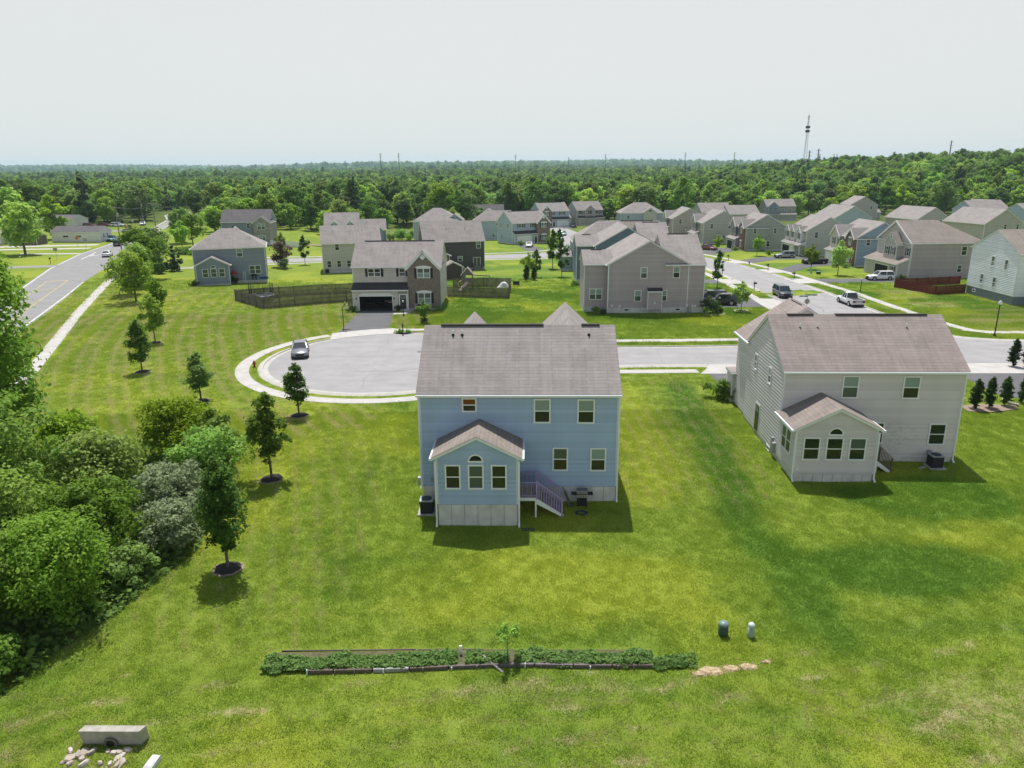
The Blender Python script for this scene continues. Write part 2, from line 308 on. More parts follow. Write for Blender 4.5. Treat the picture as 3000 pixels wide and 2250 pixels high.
def grass_colour(k, inst_attr=False):
    """turf colour from its lushness, dryness and fine variation; shared by the soil sheet and the standing blades"""
    v = k.n('ShaderNodeNewGeometry')
    A = lambda n: k.n('ShaderNodeAttribute', attribute_name=n, attribute_type='INSTANCER' if inst_attr else 'GEOMETRY')
    def N(scale, d=4, r=.6):
        x = k.n('ShaderNodeTexNoise'); x.inputs['Scale'].default_value = scale; x.inputs['Detail'].default_value = d; x.inputs['Roughness'].default_value = r; k.l(v, 'Position', x, 'Vector'); return x
    f0 = N(.55, 5, .7); f1 = N(2.2, 6, .72); f2 = N(8., 5, .75); f3 = N(30., 3, .7)
    rag = k.math('SUBTRACT', k.math('ADD', k.math('MULTIPLY', f1, 0, 1.1), 0, b=k.math('MULTIPLY', f2, 0, .9), bi=0), 0, 1.0)       # ragged edges
    def msk(n, lo, hi): q = k.n('ShaderNodeMapRange', interpolation_type='SMOOTHSTEP'); q.inputs[1].default_value = lo; q.inputs[2].default_value = hi; k.l(k.math('ADD', A(n), 2, b=k.math('MULTIPLY', rag, 0, .75), bi=0), 0, q, 0); return q
    base = k.ramp(f0, 0, [(.3, (.122, .180, .020)), (.5, (.156, .214, .025)), (.7, (.188, .240, .036))])
    yel = k.mixc(base, 0, (.235, .270, .030), 0, k.math('MULTIPLY', msk('yel', .2, .9), 0, .75), 0)
    lu = k.mixc(yel, 2, (.066, .146, .018), 0, k.math('MULTIPLY', msk('lush', .25, .9), 0, .74), 0)
    dr = k.mixc(lu, 2, (.33, .285, .155), 0, k.math('MULTIPLY', msk('dry', .3, .85), 0, .85), 0)
    s1 = k.ramp(f2, 0, [(.3, (.68,) * 3), (.7, (1.32,) * 3)]); m = k.mixc(dr, 2, s1, 0, .75, blend='MULTIPLY')
    s2 = k.ramp(f3, 0, [(.3, (.62,) * 3), (.7, (1.38,) * 3)]); m2 = k.mixc(m, 2, s2, 0, .7, blend='MULTIPLY')
    return m2, f2, f3, A
def grassmat():
    k = NM('grass'); m2, f2, f3, A = grass_colour(k)
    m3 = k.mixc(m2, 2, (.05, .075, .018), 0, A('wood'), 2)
    hs = k.n('ShaderNodeHueSaturation'); hs.inputs['Value'].default_value = 1.12; k.l(m3, 2, hs, 'Color'); k.l(hs, 0, k.b, 'Base Color'); k.set(Roughness=.9); k.b.inputs['Specular IOR Level'].default_value = .1
    ad = k.math('ADD', f2, 0, b=f3, bi=0); k.bump(ad, 0, .7, .07)
    return k.m
def blademat():
    k = NM('grass_blades'); m2, f2, f3, A = grass_colour(k, True); hs = k.n('ShaderNodeHueSaturation'); hs.inputs['Value'].default_value = 2.0; k.l(m2, 2, hs, 'Color')
    k.l(hs, 0, k.b, 'Base Color'); k.set(Roughness=.7); k.b.inputs['Specular IOR Level'].default_value = .2
    tr = k.n('ShaderNodeBsdfTranslucent'); k.l(hs, 0, tr, 'Color'); ms = k.n('ShaderNodeMixShader'); ms.inputs[0].default_value = .45; k.l(k.b, 0, ms, 1); k.l(tr, 0, ms, 2); k.l(ms, 0, k.out, 0); return k.m
GRASS = grassmat()
gme = np_quads('ground', V, F, GRASS, {'lush': LU, 'dry': DR, 'yel': YE, 'wood': wood}, smooth=True)
tag(inst('ground', gme), kind='structure')

# ---------------------------------------------------------------- paving helpers
def asphalt(name, c, crack=True):
    k = NM(name); v = k.coord(); f1 = k.noise(v, .5, 5); f2 = k.noise(v, 30, 3); v3 = k.coord(scale=(.05, .6, 1)); f3 = k.noise(v3, 1.2, 4)
    b = k.ramp(f1, 0, [(.3, dk(c, .90)), (.7, dk(c, 1.07))]); s = k.ramp(f2, 0, [(.3, (.88,) * 3), (.7, (1.1,) * 3)]); m = k.mixc(b, 0, s, 0, 1., blend='MULTIPLY')
    s3 = k.ramp(f3, 0, [(.3, (.93,) * 3), (.7, (1.05,) * 3)]); m = k.mixc(m, 2, s3, 0, 1., blend='MULTIPLY')
    if crack:
        wv = k.noise(v, .25, 2); mv = k.mixc(v, 0, wv, 'Color', .55); vo = k.n('ShaderNodeTexVoronoi', feature='DISTANCE_TO_EDGE'); vo.inputs['Scale'].default_value = .16; k.l(mv, 2, vo, 'Vector')
        cr_ = k.ramp(vo, 0, [(.0, (.55,) * 3), (.004, (1,) * 3)]); m = k.mixc(m, 2, cr_, 0, .35, blend='MULTIPLY')
    k.l(m, 2, k.b, 'Base Color'); k.set(Roughness=.9); k.b.inputs['Specular IOR Level'].default_value = .2; return k.m
ROAD = asphalt('street_concrete', (.315, .308, .304)); MAIN = asphalt('main_road_asphalt', (.26, .255, .252)); DRIVE = asphalt('driveway_asphalt', (.13, .13, .135), False)
WALK = plain('sidewalk_concrete', (.44, .42, .395), .9, var=.12, scale=.8, bump=.1); KERB = plain('kerb_concrete', (.44, .42, .385), .9, var=.12, scale=1.2, bump=.15)
YPAINT = plain('yellow_paint', (.44, .36, .14), .8, var=.2, scale=3); WPAINT = plain('white_paint', (.62, .62, .60), .8, var=.15, scale=3)
def offset(pts, d):
    P = [Vector((p[0], p[1])) for p in pts]; out = []
    for i, p in enumerate(P):
        t = (P[min(i + 1, len(P) - 1)] - P[max(i - 1, 0)]).normalized(); out.append((p.x - t.y * d, p.y + t.x * d))
    return out
def dens(pts, st=4):
    out = []
    for a, b in zip(pts, pts[1:]):
        n = max(1, int(math.dist(a, b) / st))
        out += [(lerp(a[0], b[0], i / n), lerp(a[1], b[1], i / n)) for i in range(n)]
    return out + [pts[-1]]
def smooth(pts, it=2):
    for _ in range(it):
        q = [pts[0]]
        for a, b in zip(pts, pts[1:]): q += [(lerp(a[0], b[0], .25), lerp(a[1], b[1], .25)), (lerp(a[0], b[0], .75), lerp(a[1], b[1], .75))]
        pts = q + [pts[-1]]
    return pts
def strip(mb, left, right, z):
    for i in range(len(left) - 1):
        a, b, c, d = left[i], left[i + 1], right[i + 1], right[i]
        mb.poly([(p[0], p[1], hz(*p) + z) for p in (a, b, c, d)])
def ribbon(name, pts, width, z, mat, kind='structure', st=4, thick=0):
    pts = dens(pts, st); mb = MB(); l, r = offset(pts, width / 2), offset(pts, -width / 2); strip(mb, l, r, z)
    if thick:
        for side in (l, r):
            for a, b in zip(side, side[1:]): mb.poly([(a[0], a[1], hz(*a) + z), (b[0], b[1], hz(*b) + z), (b[0], b[1], hz(*b) + z - thick), (a[0], a[1], hz(*a) + z - thick)])
    o = mb.build(name, mat)
    if kind: tag(o, kind=kind)
    return o
def between(name, left, right, z, mat, n=40):
    def res(p):
        p = dens(p, 1.5); L = [0]
        for a, b in zip(p, p[1:]): L.append(L[-1] + math.dist(a, b))
        t = np.linspace(0, L[-1], n); return list(zip(np.interp(t, L, [q[0] for q in p]), np.interp(t, L, [q[1] for q in p])))
    mb = MB(); strip(mb, res(left), res(right), z); return tag(mb.build(name, mat), kind='structure')
def fan(name, c, pts, z, mat):
    mb = MB()
    for a, b in zip(pts, pts[1:]): mb.poly([(c[0], c[1], hz(*c) + z), (a[0], a[1], hz(*a) + z), (b[0], b[1], hz(*b) + z)])
    return tag(mb.build(name, mat), kind='structure')
def kerb(pts, h=.12, wd=.16, name='kerb'):
    """kerb with a gutter pan on the road side (right-hand side of the line is road)"""
    pts = dens(pts, 3); mb = MB(); A = offset(pts, wd); B = offset(pts, 0); C_ = offset(pts, -.03); D_ = offset(pts, -.5); Eo = offset(pts, wd + .5)
    for i in range(len(pts) - 1):
        q = lambda P, z: [(P[i][0], P[i][1], hz(*P[i]) + z), (P[i + 1][0], P[i + 1][1], hz(*P[i + 1]) + z)]
        for (P, zp), (Q, zq) in (((A, h), (B, h)), ((B, h), (C_, .02)), ((C_, .02), (D_, .016)), ((A, h), (Eo, -.03))):
            a, b = q(P, zp), q(Q, zq); mb.poly([a[0], a[1], b[1], b[0]])
    return tag(mb.build(name, KERB), kind='structure')
def patch(name, pts, z, mat, kind='structure'):
    mb = MB(); mb.poly([(p[0], p[1], hz(*p) + z) for p in pts]); return tag(mb.build(name, mat), kind=kind)

# ---- cul-de-sac and the street that leads to it
CC = (-13.5, 78.3); RC = 13.2
arc = lambda r, a0, a1, n=40: [(CC[0] + r * math.cos(R(lerp(a0, a1, i / n))), CC[1] + r * math.sin(R(lerp(a0, a1, i / n)))) for i in range(n + 1)]
near_k = arc(RC, 180, 312, 40) + smooth([(-2.0, 70.2), (2.5, 73.4), (8, 74.5)], 2)[1:] + [(17, 74.5), (34.5, 74.3)]
far_k = arc(RC, 180, 48, 40) + smooth([(-2.5, 86.2), (2, 83.6), (8, 82.9)], 2)[1:] + [(17, 82.9), (34.5, 83.2)]
between('street', near_k, far_k, .008, ROAD, 90)
kerb(list(reversed(near_k[:-2] + [(17, 74.5), (20.5, 74.45)]))); kerb(list(reversed([(26.5, 74.4), (40, 74.2), (46, 74.05)])))
fk1 = arc(RC, 180, 132, 20); fk2 = arc(RC, 97, 48, 20) + smooth([(-2.5, 86.2), (2, 83.6), (8, 82.9)], 2)[1:] + [(17, 82.9), (34, 83.2)] + smooth([(34, 83.2), (39, 84), (41, 89)], 2)[1:]
kerb(fk1); kerb(fk2)
between('sidewalk', arc(16.0, 128, 300, 60) + smooth([(-3.2, 67.0), (3, 70.9), (8, 71.6)], 2)[1:] + [(19, 71.6)], arc(14.6, 128, 300, 60) + smooth([(-4, 68.3), (2, 72.0), (8, 72.95)], 2)[1:] + [(19, 72.95)], .03, WALK, 90)
between('sidewalk', arc(14.6, 96, 52, 20) + smooth([(-2.6, 88.0), (2, 85.9), (8, 85.5)], 2)[1:] + [(20, 85.5), (36.5, 85.9)], arc(15.9, 96, 52, 20) + smooth([(-2, 89.3), (2, 87.3), (8, 86.9)], 2)[1:] + [(20, 86.9), (38, 87.3)], .03, WALK, 50)
between('driveway_apron', arc(12.9, 133, 97, 14), arc(16.3, 125, 96, 14), .034, WALK, 20)
fan('driveway', (-19.5, 98), [(-22.2, 92.0), (-19, 93.4), (-16.0, 94.0), (-16.6, 100), (-17.2, 107.4), (-22.6, 107.4), (-22.4, 99), (-22.2, 92.0)], .02, DRIVE)
fan('walkway', (-14.7, 104.6), [(-17.1, 104.2), (-14.6, 104.2), (-14.6, 107.4), (-15.8, 107.4), (-15.8, 105.2), (-17.1, 105.2), (-17.1, 104.2)], .03, WALK)
# ---- street running away on the right
LK = smooth([(41, 89), (40.6, 100), (41, 112), (42.3, 130), (42.4, 150), (42.2, 165), (38, 182), (28, 196)], 1); RK = smooth([(53.2, 89), (52.2, 100), (52, 116), (52.4, 130), (53.2, 145), (52.6, 160), (49, 180), (40, 202), (28, 212)], 1)
between('street', LK, RK, .008, ROAD, 60)
fan('street', (46, 82), [(34.5, 83.2), (40, 84.4), (41, 89), (53.2, 89), (54, 87.2), (58, 85), (66, 84.2), (100, 83), (100, 72.8), (62, 73.6), (40, 74.2), (34.5, 74.3), (34.5, 83.2)], .008, ROAD)
for a, b in ((89, 113.5), (122, 133), (140, 150), (153, 172)): kerb([p for p in dens(LK, 1.5) if a <= p[1] <= b])
for a, b in ((89, 131.5), (138, 150), (157, 169), (173, 192)): kerb(list(reversed([p for p in dens(RK, 1.5) if a <= p[1] <= b])))
kerb(list(reversed(smooth([(53.2, 89), (53.8, 86.8), (58, 85), (66, 84.2)], 2) + [(100, 83)])))
kerb([(100, 72.8), (62, 73.6), (52.5, 73.9)])
ribbon('sidewalk', smooth([(38.2, 87), (38.2, 107), (38.8, 119), (39.3, 133), (40, 153), (38, 172), (30, 186)], 2), 1.4, .03, WALK)
ribbon('sidewalk', smooth([(59.5, 89), (57.2, 91.5), (56.6, 101), (56.3, 118), (56.4, 133), (56.8, 150), (55.6, 163), (53, 176), (49.5, 193), (40, 210)], 2), 1.45, .03, WALK)
ribbon('sidewalk', smooth([(57, 91), (60, 89.1), (66, 89), (100, 88)], 2), 1.4, .027, WALK)
ribbon('sidewalk', [(27, 71.9), (46, 71.2)], 1.35, .03, WALK); ribbon('sidewalk', [(52.5, 71), (100, 70)], 1.35, .03, WALK)
fan('driveway_apron', (23.5, 73), [(19, 71.2), (27.5, 71.2), (27, 73), (26.2, 74.9), (20.8, 74.9), (20, 73), (19, 71.2)], .036, WALK)
fan('driveway_apron', (49, 72.5), [(44.5, 70.6), (53.5, 70.4), (52.8, 73), (52, 74.4), (46.5, 74.5), (45.6, 73), (44.5, 70.6)], .036, WALK)
fan('driveway', (23.3, 67), [(20, 62), (26.5, 62), (26.8, 71.3), (19.8, 71.3), (20, 62)], .02, DRIVE)
fan('driveway', (49, 66), [(44, 62.5), (56, 62.5), (53.4, 70.5), (44.4, 70.7), (44, 62.5)], .02, DRIVE)
def side_drive(x0, x1, y0, y1, apron=None):
    patch('driveway', [(x0, y0), (x1, y0 + .3), (x1, y1 + .3), (x0, y1)], .02, DRIVE)
    if apron: patch('driveway_apron', [(apron[0], y0 - .9), (apron[1], y0 - .2), (apron[1], y1 + .2), (apron[0], y1 + .9)], .036, WALK)
side_drive(56.9, 73.5, 133.2, 139.4, (51.9, 57.0)); side_drive(57, 73.5, 151, 156, (52.3, 57.2)) if False else None
patch('driveway', [(57, 150.5), (65, 160.5), (74, 165), (74, 171), (64, 166), (56.8, 156.5)], .02, DRIVE); patch('driveway_apron', [(52.6, 150), (57.4, 150.8), (56.9, 156.8), (52.4, 157)], .036, WALK)
patch('driveway', [(55, 169), (64, 177), (73, 177.5), (73, 183), (62, 183), (53.6, 175)], .02, DRIVE); patch('driveway_apron', [(51, 168.5), (55.6, 169.4), (54, 175.4), (49.9, 173.6)], .036, WALK)
patch('driveway', [(52, 190), (62, 202), (62, 209), (58, 209), (49, 196)], .02, DRIVE)
side_drive(27.6, 38.4, 107.4, 114.4, (38.3, 41.2)); side_drive(28, 38.8, 133, 139.4, (38.7, 42.6))
# ---- main road on the left
ML = [(-44, 20), (-63, 72), (-75, 101), (-89.1, 133.2), (-100.3, 160), (-109.5, 187.4), (-117.4, 221), (-127.7, 256.6), (-134.4, 282.4), (-148, 323), (-175, 380), (-200, 450)]
MR = [(-29.5, 20), (-49.5, 60), (-56.5, 76), (-65.4, 97.5), (-73.9, 121.2), (-81.5, 140.5), (-88, 160), (-99.1, 190), (-107.5, 212), (-121.2, 256), (-134.9, 300.8), (-152, 345), (-190, 450)]
ML[:3] = [(-52, 20), (-68, 75), (-77.5, 103)]
between('road', ML, MR, .008, MAIN, 120)
ribbon('sidewalk', [(-33, 24), (-42, 53), (-50.2, 73.8), (-56.2, 88.4), (-64, 107), (-72.4, 128.5), (-82.4, 154.5)], 1.45, .02, WALK)
def paint(pts, w_, mat, name='road_marking'): return ribbon(name, pts, w_, .016, mat, st=5)
paint([(p[0] + .5, p[1]) for p in dens(ML, 6)[3:]], .22, WPAINT); paint([(p[0] - .45, p[1]) for p in dens([(-49.5, 60), (-56.5, 76), (-65.4, 97.5), (-73.9, 121.2), (-80.6, 139)], 5)], .22, WPAINT)
paint([(-99.7, 190), (-107.9, 212), (-121.6, 256), (-134.9, 298)], .2, WPAINT)
paint([(-66, 84), (-79.3, 117.2), (-88.6, 140)], .2, YPAINT); paint([(-61.5, 80), (-73.9, 111.1), (-85.3, 141.3)], .2, YPAINT); paint([(-88.9, 140.1), (-85.2, 141.5)], .6, YPAINT); paint([(-83.6, 128.6), (-81.6, 132.6)], .3, YPAINT); paint([(-77.6, 113.6), (-76, 117.2)], .3, YPAINT); paint([(-72, 100), (-70.5, 103.5)], .3, YPAINT)
paint([(-102.5, 176.6), (-107.5, 192.1)], .25, WPAINT); paint([(-104.6, 184.6), (-102.9, 187)], .5, WPAINT); paint([(-104, 183), (-105.2, 187)], .35, WPAINT)
paint([(-114.5, 221), (-124.8, 257), (-137, 300), (-150, 334)], .18, YPAINT)
# ---- second street behind the cul-de-sac lots
SN = smooth([(-88, 160), (-80, 158.5), (-73.2, 161.3), (-66, 166.5), (-57.7, 174.0), (-49.9, 180.5), (-38, 183.6), (-20, 184.2), (-6.4, 184.2), (9.8, 185.4), (28, 190)], 1)
SF = smooth([(-99.1, 190), (-95, 180), (-87, 173.5), (-73.8, 171.5), (-66, 175.5), (-60.1, 180.8), (-52.3, 188.3), (-40, 192.6), (-20, 193.4), (-6.8, 193.6), (5.3, 196.5), (12, 203), (20, 208), (28, 212)], 1)
between('street', SN, SF, .010, ROAD, 60)
ribbon('sidewalk', smooth([(-84, 156), (-73, 158.5), (-65, 163.5), (-57, 171.2), (-49, 177.8), (-38, 181.2), (-20, 181.9), (-6, 182), (10, 183)], 2), 1.4, .03, WALK)
ribbon('sidewalk', smooth([(-72, 175.2), (-63, 182), (-54, 190.6), (-41, 196), (-20, 197), (-7, 197.4), (5, 201), (11, 207)], 2), 1.4, .03, WALK)
between('street', [(12, 203), (15, 225), (17.4, 262), (14, 300), (8, 330)], [(20, 208), (22, 240), (25, 273), (22, 300), (16, 330)], .012, ROAD, 30)
patch('driveway', [(4.6, 203.5), (9.4, 205), (6.8, 222.5), (1.6, 225)], .02, DRIVE); patch('driveway', [(21, 296), (26, 296), (26, 304), (20, 304)], .02, DRIVE)
patch('dirt_track', [(-60, 219), (-30, 214), (-30, 217), (-60, 223)], .02, MULCHP); patch('gravel_lot', [(-86, 196), (-64, 203), (-63, 206), (-87, 200)], .02, MULCHP)
# ---- drives west of the main road
ribbon('driveway', [(-118, 213), (-150, 207)], 4.2, .02, WALK); ribbon('driveway', [(-115, 203), (-150, 199.5)], 3.2, .02, WALK); ribbon('driveway', [(-110, 189.5), (-126, 190)], 2.4, .02, WALK); ribbon('driveway', [(-101, 164), (-116, 161)], 4, .02, MAIN); ribbon('driveway', [(-121, 233), (-140, 236)], 3.2, .02, MAIN); ribbon('driveway', [(-131, 262), (-170, 270)], 6, .02, MAIN); ribbon('driveway', [(-118, 224), (-128, 227)], 6, .021, MAIN)

CRK = plain('crack_sealant', (.13, .13, .13), .8, var=.3)
for pts in ([(-16.2, 73.0), (-13.9, 73.3), (-12.1, 73.1), (-9.6, 74.2)], [(-11.2, 72.4), (-9.8, 72.7), (-8, 72.6), (-3, 73.8)], [(44.5, 103), (45.6, 106), (45.2, 110), (46.4, 114)], [(47, 92), (48.5, 96), (48, 99)], [(20, 77.5), (25, 77.9), (31, 77.4)], [(47.5, 126), (48.3, 131), (47.6, 137), (48.1, 146)]): ribbon('pavement_crack', smooth(pts, 2), .06, .0135, CRK, st=1)
def disc(name, x, y, r, mat, z): mb = MB(); mb.poly([(x + r * math.cos(i * .3927), y + r * math.sin(i * .3927), hz(x, y) + z) for i in range(16)]); return mb.build(name, mat)
for x, y, lb in ((-10.5, 81.5, 'round iron manhole cover in the cul-de-sac'), (47.0, 121, 'round iron manhole cover on the right-hand street')): tag(disc('manhole_cover', x, y, .36, plain('iron_cover', (.12, .11, .10), .7), .016), lb, 'manhole cover')
# ---------------------------------------------------------------- houses: shared parts
WC = {}
FACE = {'S': 0, 'E': R(90), 'N': R(180), 'W': R(-90)}
def on_face(face, u, plane, z, out=0.):
    return {'S': (u, plane - out, z), 'N': (u, plane + out, z), 'E': (plane + out, u, z), 'W': (plane - out, u, z)}[face]
def frame_mesh(w, h, style, t):
    key = ('f', w, h, style, t)
    if key in WC: return WC[key]
    mb = MB(); d0, d1 = -.07, .0
    if style == 'arch':
        n = 12; r0, r1 = w / 2, w / 2 - t
        for i in range(n):
            a, b = math.pi * i / n, math.pi * (i + 1) / n; q = lambda r, an, y: (r * math.cos(an), y, r * math.sin(an) * h / r0)
            mb.hexa([q(r1, a, d1), q(r0, a, d1), q(r0, b, d1), q(r1, b, d1), q(r1, a, d0), q(r0, a, d0), q(r0, b, d0), q(r1, b, d0)])
        mb.box(-w / 2, w / 2, d0, d1, -t, .002)
    else:
        mb.box(-w / 2, w / 2, d0, d1, h - t, h); mb.box(-w / 2, w / 2, d0 - .02, d1, 0, t); mb.box(-w / 2, -w / 2 + t, d0, d1, t, h - t); mb.box(w / 2 - t, w / 2, d0, d1, t, h - t)
        if style in ('sh', 'dbl'): mb.box(-w / 2 + t, w / 2 - t, d0 + .015, d1, h / 2 - t * .35, h / 2 + t * .35)
        if style == 'dbl': mb.box(-t * .75, t * .75, d0 - .003, d1, t, h - t)
        if style == 'slide': mb.box(-t * .4, t * .4, d0 + .015, d1, t, h - t)
    WC[key] = mb.mesh('window', WHITE); return WC[key]
def pane_mesh(w, h, mat, arch=False):
    key = ('p', w, h, mat.name, arch)
    if key in WC: return WC[key]
    mb = MB()
    if arch: mb.poly([(0, 0, 0)] + [(w / 2 * math.cos(math.pi * i / 12), 0, h * math.sin(math.pi * i / 12)) for i in range(13)])
    else: mb.box(-w / 2, w / 2, 0, .015, 0, h)
    WC[key] = mb.mesh('pane', mat); return WC[key]
def win(p, face, u, z, plane, w=.95, h=1.55, style='sh', up=None, lo=None, t=.09, shut=None, header=None, label=None):
    up = up or GDARK; lo = lo or GDARK
    o = inst('window', frame_mesh(w, h, style, t), p, on_face(face, u, plane, z, .0), FACE[face])
    if label: o['label'] = label
    if style == 'arch': inst('pane', pane_mesh(w - 2 * t, h - t, up, True), o, (0, -.03, .0))
    elif style == 'sh':
        inst('pane', pane_mesh(w - 2 * t, h / 2 - t * 1.3, lo), o, (0, -.03, t)); inst('pane', pane_mesh(w - 2 * t, h / 2 - t * 1.3, up), o, (0, -.04, h / 2 + t * .3))
    elif style == 'dbl':
        pw = w / 2 - t * 1.7
        for sx in (-1, 1):
            cx = sx * (w / 4 - t * .12); inst('pane', pane_mesh(pw, h / 2 - t * 1.3, lo), o, (cx, -.03, t)); inst('pane', pane_mesh(pw, h / 2 - t * 1.3, up), o, (cx, -.04, h / 2 + t * .3))
    else: inst('pane', pane_mesh(w - 2 * t, h - 2 * t, up), o, (0, -.03, t))
    if shut:
        key = ('s', h, shut.name)
        if key not in WC:
            mb = MB(); mb.box(-.18, .18, -.045, 0, 0, h)
            for i in range(9): mb.box(-.13, .13, -.06, -.045, .1 + i * (h - .2) / 9, .1 + (i + .6) * (h - .2) / 9)
            WC[key] = mb.mesh('shutter', shut)
        for sx in (-1, 1): inst('shutter', WC[key], p, on_face(face, u + sx * (w / 2 + .2), plane, z, 0), FACE[face])
    if header:
        mb = MB(); n = 8; ww = w + .35; pts = [(-ww / 2, -.1, 0)] + [(ww / 2 * (2 * i / n - 1), -.1, .16 + .2 * math.sin(math.pi * i / n)) for i in range(n + 1)] + [(ww / 2, -.1, 0)]
        mb.ring([[(x, 0, z_) for x, y, z_ in pts], pts]); mb.build('window_header', header, o, loc=(0, 0, h))
    return o
def lap_wall(mb, p0, p1, z0, z1f, nrm, pitch=.14, lip=.03, bulge=False):
    """courses of lap siding between plan points p0 and p1; z1f(t) gives the top height along the wall"""
    import bisect
    zt = max(z1f(t / 24) for t in range(25)); n = int((zt - z0) / pitch) + 1
    for k in range(n):
        za, zb = z0 + k * pitch, z0 + (k + 1) * pitch
        ts = [t / 60 for t in range(61) if z1f(t / 60) > za + pitch * .5]
        if not ts: continue
        ta, tb = min(ts), max(ts); zb = min(zb, zt)
        q = lambda t, z, o: (lerp(p0[0], p1[0], t) + nrm[0] * o, lerp(p0[1], p1[1], t) + nrm[1] * o, z)
        if bulge:      # vinyl panel bellied out between its locks
            zm = lerp(za, zb, .5); mb.poly([q(ta, za, 0), q(tb, za, 0), q(tb, zm, lip), q(ta, zm, lip)]); mb.poly([q(ta, zm, lip), q(tb, zm, lip), q(tb, zb, 0), q(ta, zb, 0)]); continue
        mb.poly([q(ta, za, lip), q(tb, za, lip), q(tb, zb, 0), q(ta, zb, 0)]); mb.poly([q(ta, za, 0), q(tb, za, 0), q(tb, za, lip), q(ta, za, lip)])
def gable_poly(u0, u1, z0, ze, pitch, ridge_at=None):
    um = (u0 + u1) / 2; return [(u0, z0), (u1, z0), (u1, ze), (um, ze + pitch * (u1 - u0) / 2), (u0, ze)]
def wing(p, x0, x1, y0, y1, ze, roof='x', pitch=.62, wall=None, roofm=None, z0=0., found=.45, ov=.3, ovg=.2, lap=None, corners=True, vent=False, gutter=True, fmat=None, skirt=True, wallname='wall', cornm=None, bulge='', rake=0, hole=None):
    """one rectangular volume of a house: foundation, wall, roof, fascia, gutters and corner boards as separate parts"""
    cornm = cornm or TRIM
    if found and skirt and not hole: MB().box(x0 + .03, x1 - .03, y0 + .03, y1 - .03, z0 - 1.2, z0 + found + .02).build('foundation', fmat or CONC, p)
    zb = z0 + found; mb = MB(); hx = pitch * (x1 - x0) / 2; hy = pitch * (y1 - y0) / 2
    zr = ze + (hy if roof in ('x',) else hx if roof == 'y' else 0)
    S = [(x0, zb), (x1, zb), (x1, ze)] + ([((x0 + x1) / 2, zr)] if roof == 'y' else []) + [(x0, ze)]
    Wl = [(y0, zb), (y1, zb), (y1, ze)] + ([((y0 + y1) / 2, zr)] if roof == 'x' else []) + [(y0, ze)]
    if roof == 'shedS': Wl = [(y0, zb), (y1, zb), (y1, ze + pitch * (y1 - y0)), (y0, ze)]
    if lap:
        gS = (lambda t: ze + (hx * (1 - abs(2 * t - 1)) if roof == 'y' else 0)); gW = (lambda t: ze + (hy * (1 - abs(2 * t - 1)) if roof == 'x' else 0))
        for f in 'SNEW':
            if f in lap:
                a = {'S': ((x0, y0), (x1, y0), gS, (0, -1)), 'N': ((x0, y1), (x1, y1), gS, (0, 1)), 'W': ((x0, y0), (x0, y1), gW, (-1, 0)), 'E': ((x1, y0), (x1, y1), gW, (1, 0))}[f]
                lap_wall(mb, a[0], a[1], zb, a[2], a[3], *((.25, .042, True) if f in bulge else ()))
    i = .02 if lap else 0
    if hole:
        a_, b_, t_ = hole; mb.poly([(x0, y0, zb), (a_, y0, zb), (a_, y0, ze), (x0, y0, ze)]); mb.poly([(b_, y0, zb), (x1, y0, zb), (x1, y0, ze), (b_, y0, ze)]); mb.poly([(a_, y0, t_), (b_, y0, t_), (b_, y0, ze), (a_, y0, ze)])
    else: mb.poly([(u, y0 + i, z) for u, z in S])
    if not (hole and roof == 'shedS'): mb.poly([(u, y1 - i, z) for u, z in S][::-1])
    mb.poly([(x0 + i, u, z) for u, z in Wl][::-1]); mb.poly([(x1 - i, u, z) for u, z in Wl])
    mb.build(wallname, wall, p)
    if corners:
        for cx, sx in ((x0, -1), (x1, 1)):
            for cy, sy in ((y0, -1), (y1, 1)):
                m_ = MB(); a, b = sorted((cx + sx * .025, cx - sx * .085)); c, d = sorted((cy + sy * .025, cy - sy * .085)); m_.box(a, b, c, d, zb, ze); m_.build('corner_board', cornm, p)
    if roof == 'none': return zr
    rb = MB(); fb = MB(); th = .17
    def slope(a, b, c, d, wu):     # eave a-b, ridge c-d (c above b); shingle sheet with UVs in metres
        a, b, c, d = map(Vector, (a, b, c, d)); e = (b - a); L = e.length; e.normalize()
        uv = [((q - a).dot(e) + wu, ((q - a) - e * (q - a).dot(e)).length) for q in (a, b, c, d)]
        if (c - d).length < 1e-4: rb.poly([a, b, c], uv[:3])
        else: rb.poly([a, b, c, d], uv)
    sh = .03
    if roof == 'x':
        ym = (y0 + y1) / 2; xa, xb = x0 - ovg, x1 + ovg; e = ze - pitch * ov
        slope((xa, y0 - ov, e + sh), (xb, y0 - ov, e + sh), (xb, ym, zr + sh), (xa, ym, zr + sh), 0); slope((xb, y1 + ov, e + sh), (xa, y1 + ov, e + sh), (xa, ym, zr + sh), (xb, ym, zr + sh), 3)
        prof = [(y0 - ov, e), (ym, zr), (y1 + ov, e), (y1 + ov, e - th), (ym, zr - th), (y0 - ov, e - th)]
        fb.ring([[(xa + .02, y, z) for y, z in prof], [(xb - .02, y, z) for y, z in prof]])
        gl = [((xa, xb), (y0 - ov - .11, y0 - ov + .0)), ((xa, xb), (y1 + ov, y1 + ov + .11))]
        if vent: MB().box(x0 + 1.2, x1 - 1.2, ym - .13, ym + .13, zr + .02, zr + .09).build('ridge_vent', plain('ridge_vent_mat', (.05, .045, .045), .9), p)
    elif roof == 'y':
        xm = (x0 + x1) / 2; ya, yb = y0 - ovg, y1 + ovg; e = ze - pitch * ov
        slope((x0 - ov, yb, e + sh), (x0 - ov, ya, e + sh), (xm, ya, zr + sh), (xm, yb, zr + sh), 0); slope((x1 + ov, ya, e + sh), (x1 + ov, yb, e + sh), (xm, yb, zr + sh), (xm, ya, zr + sh), 3)
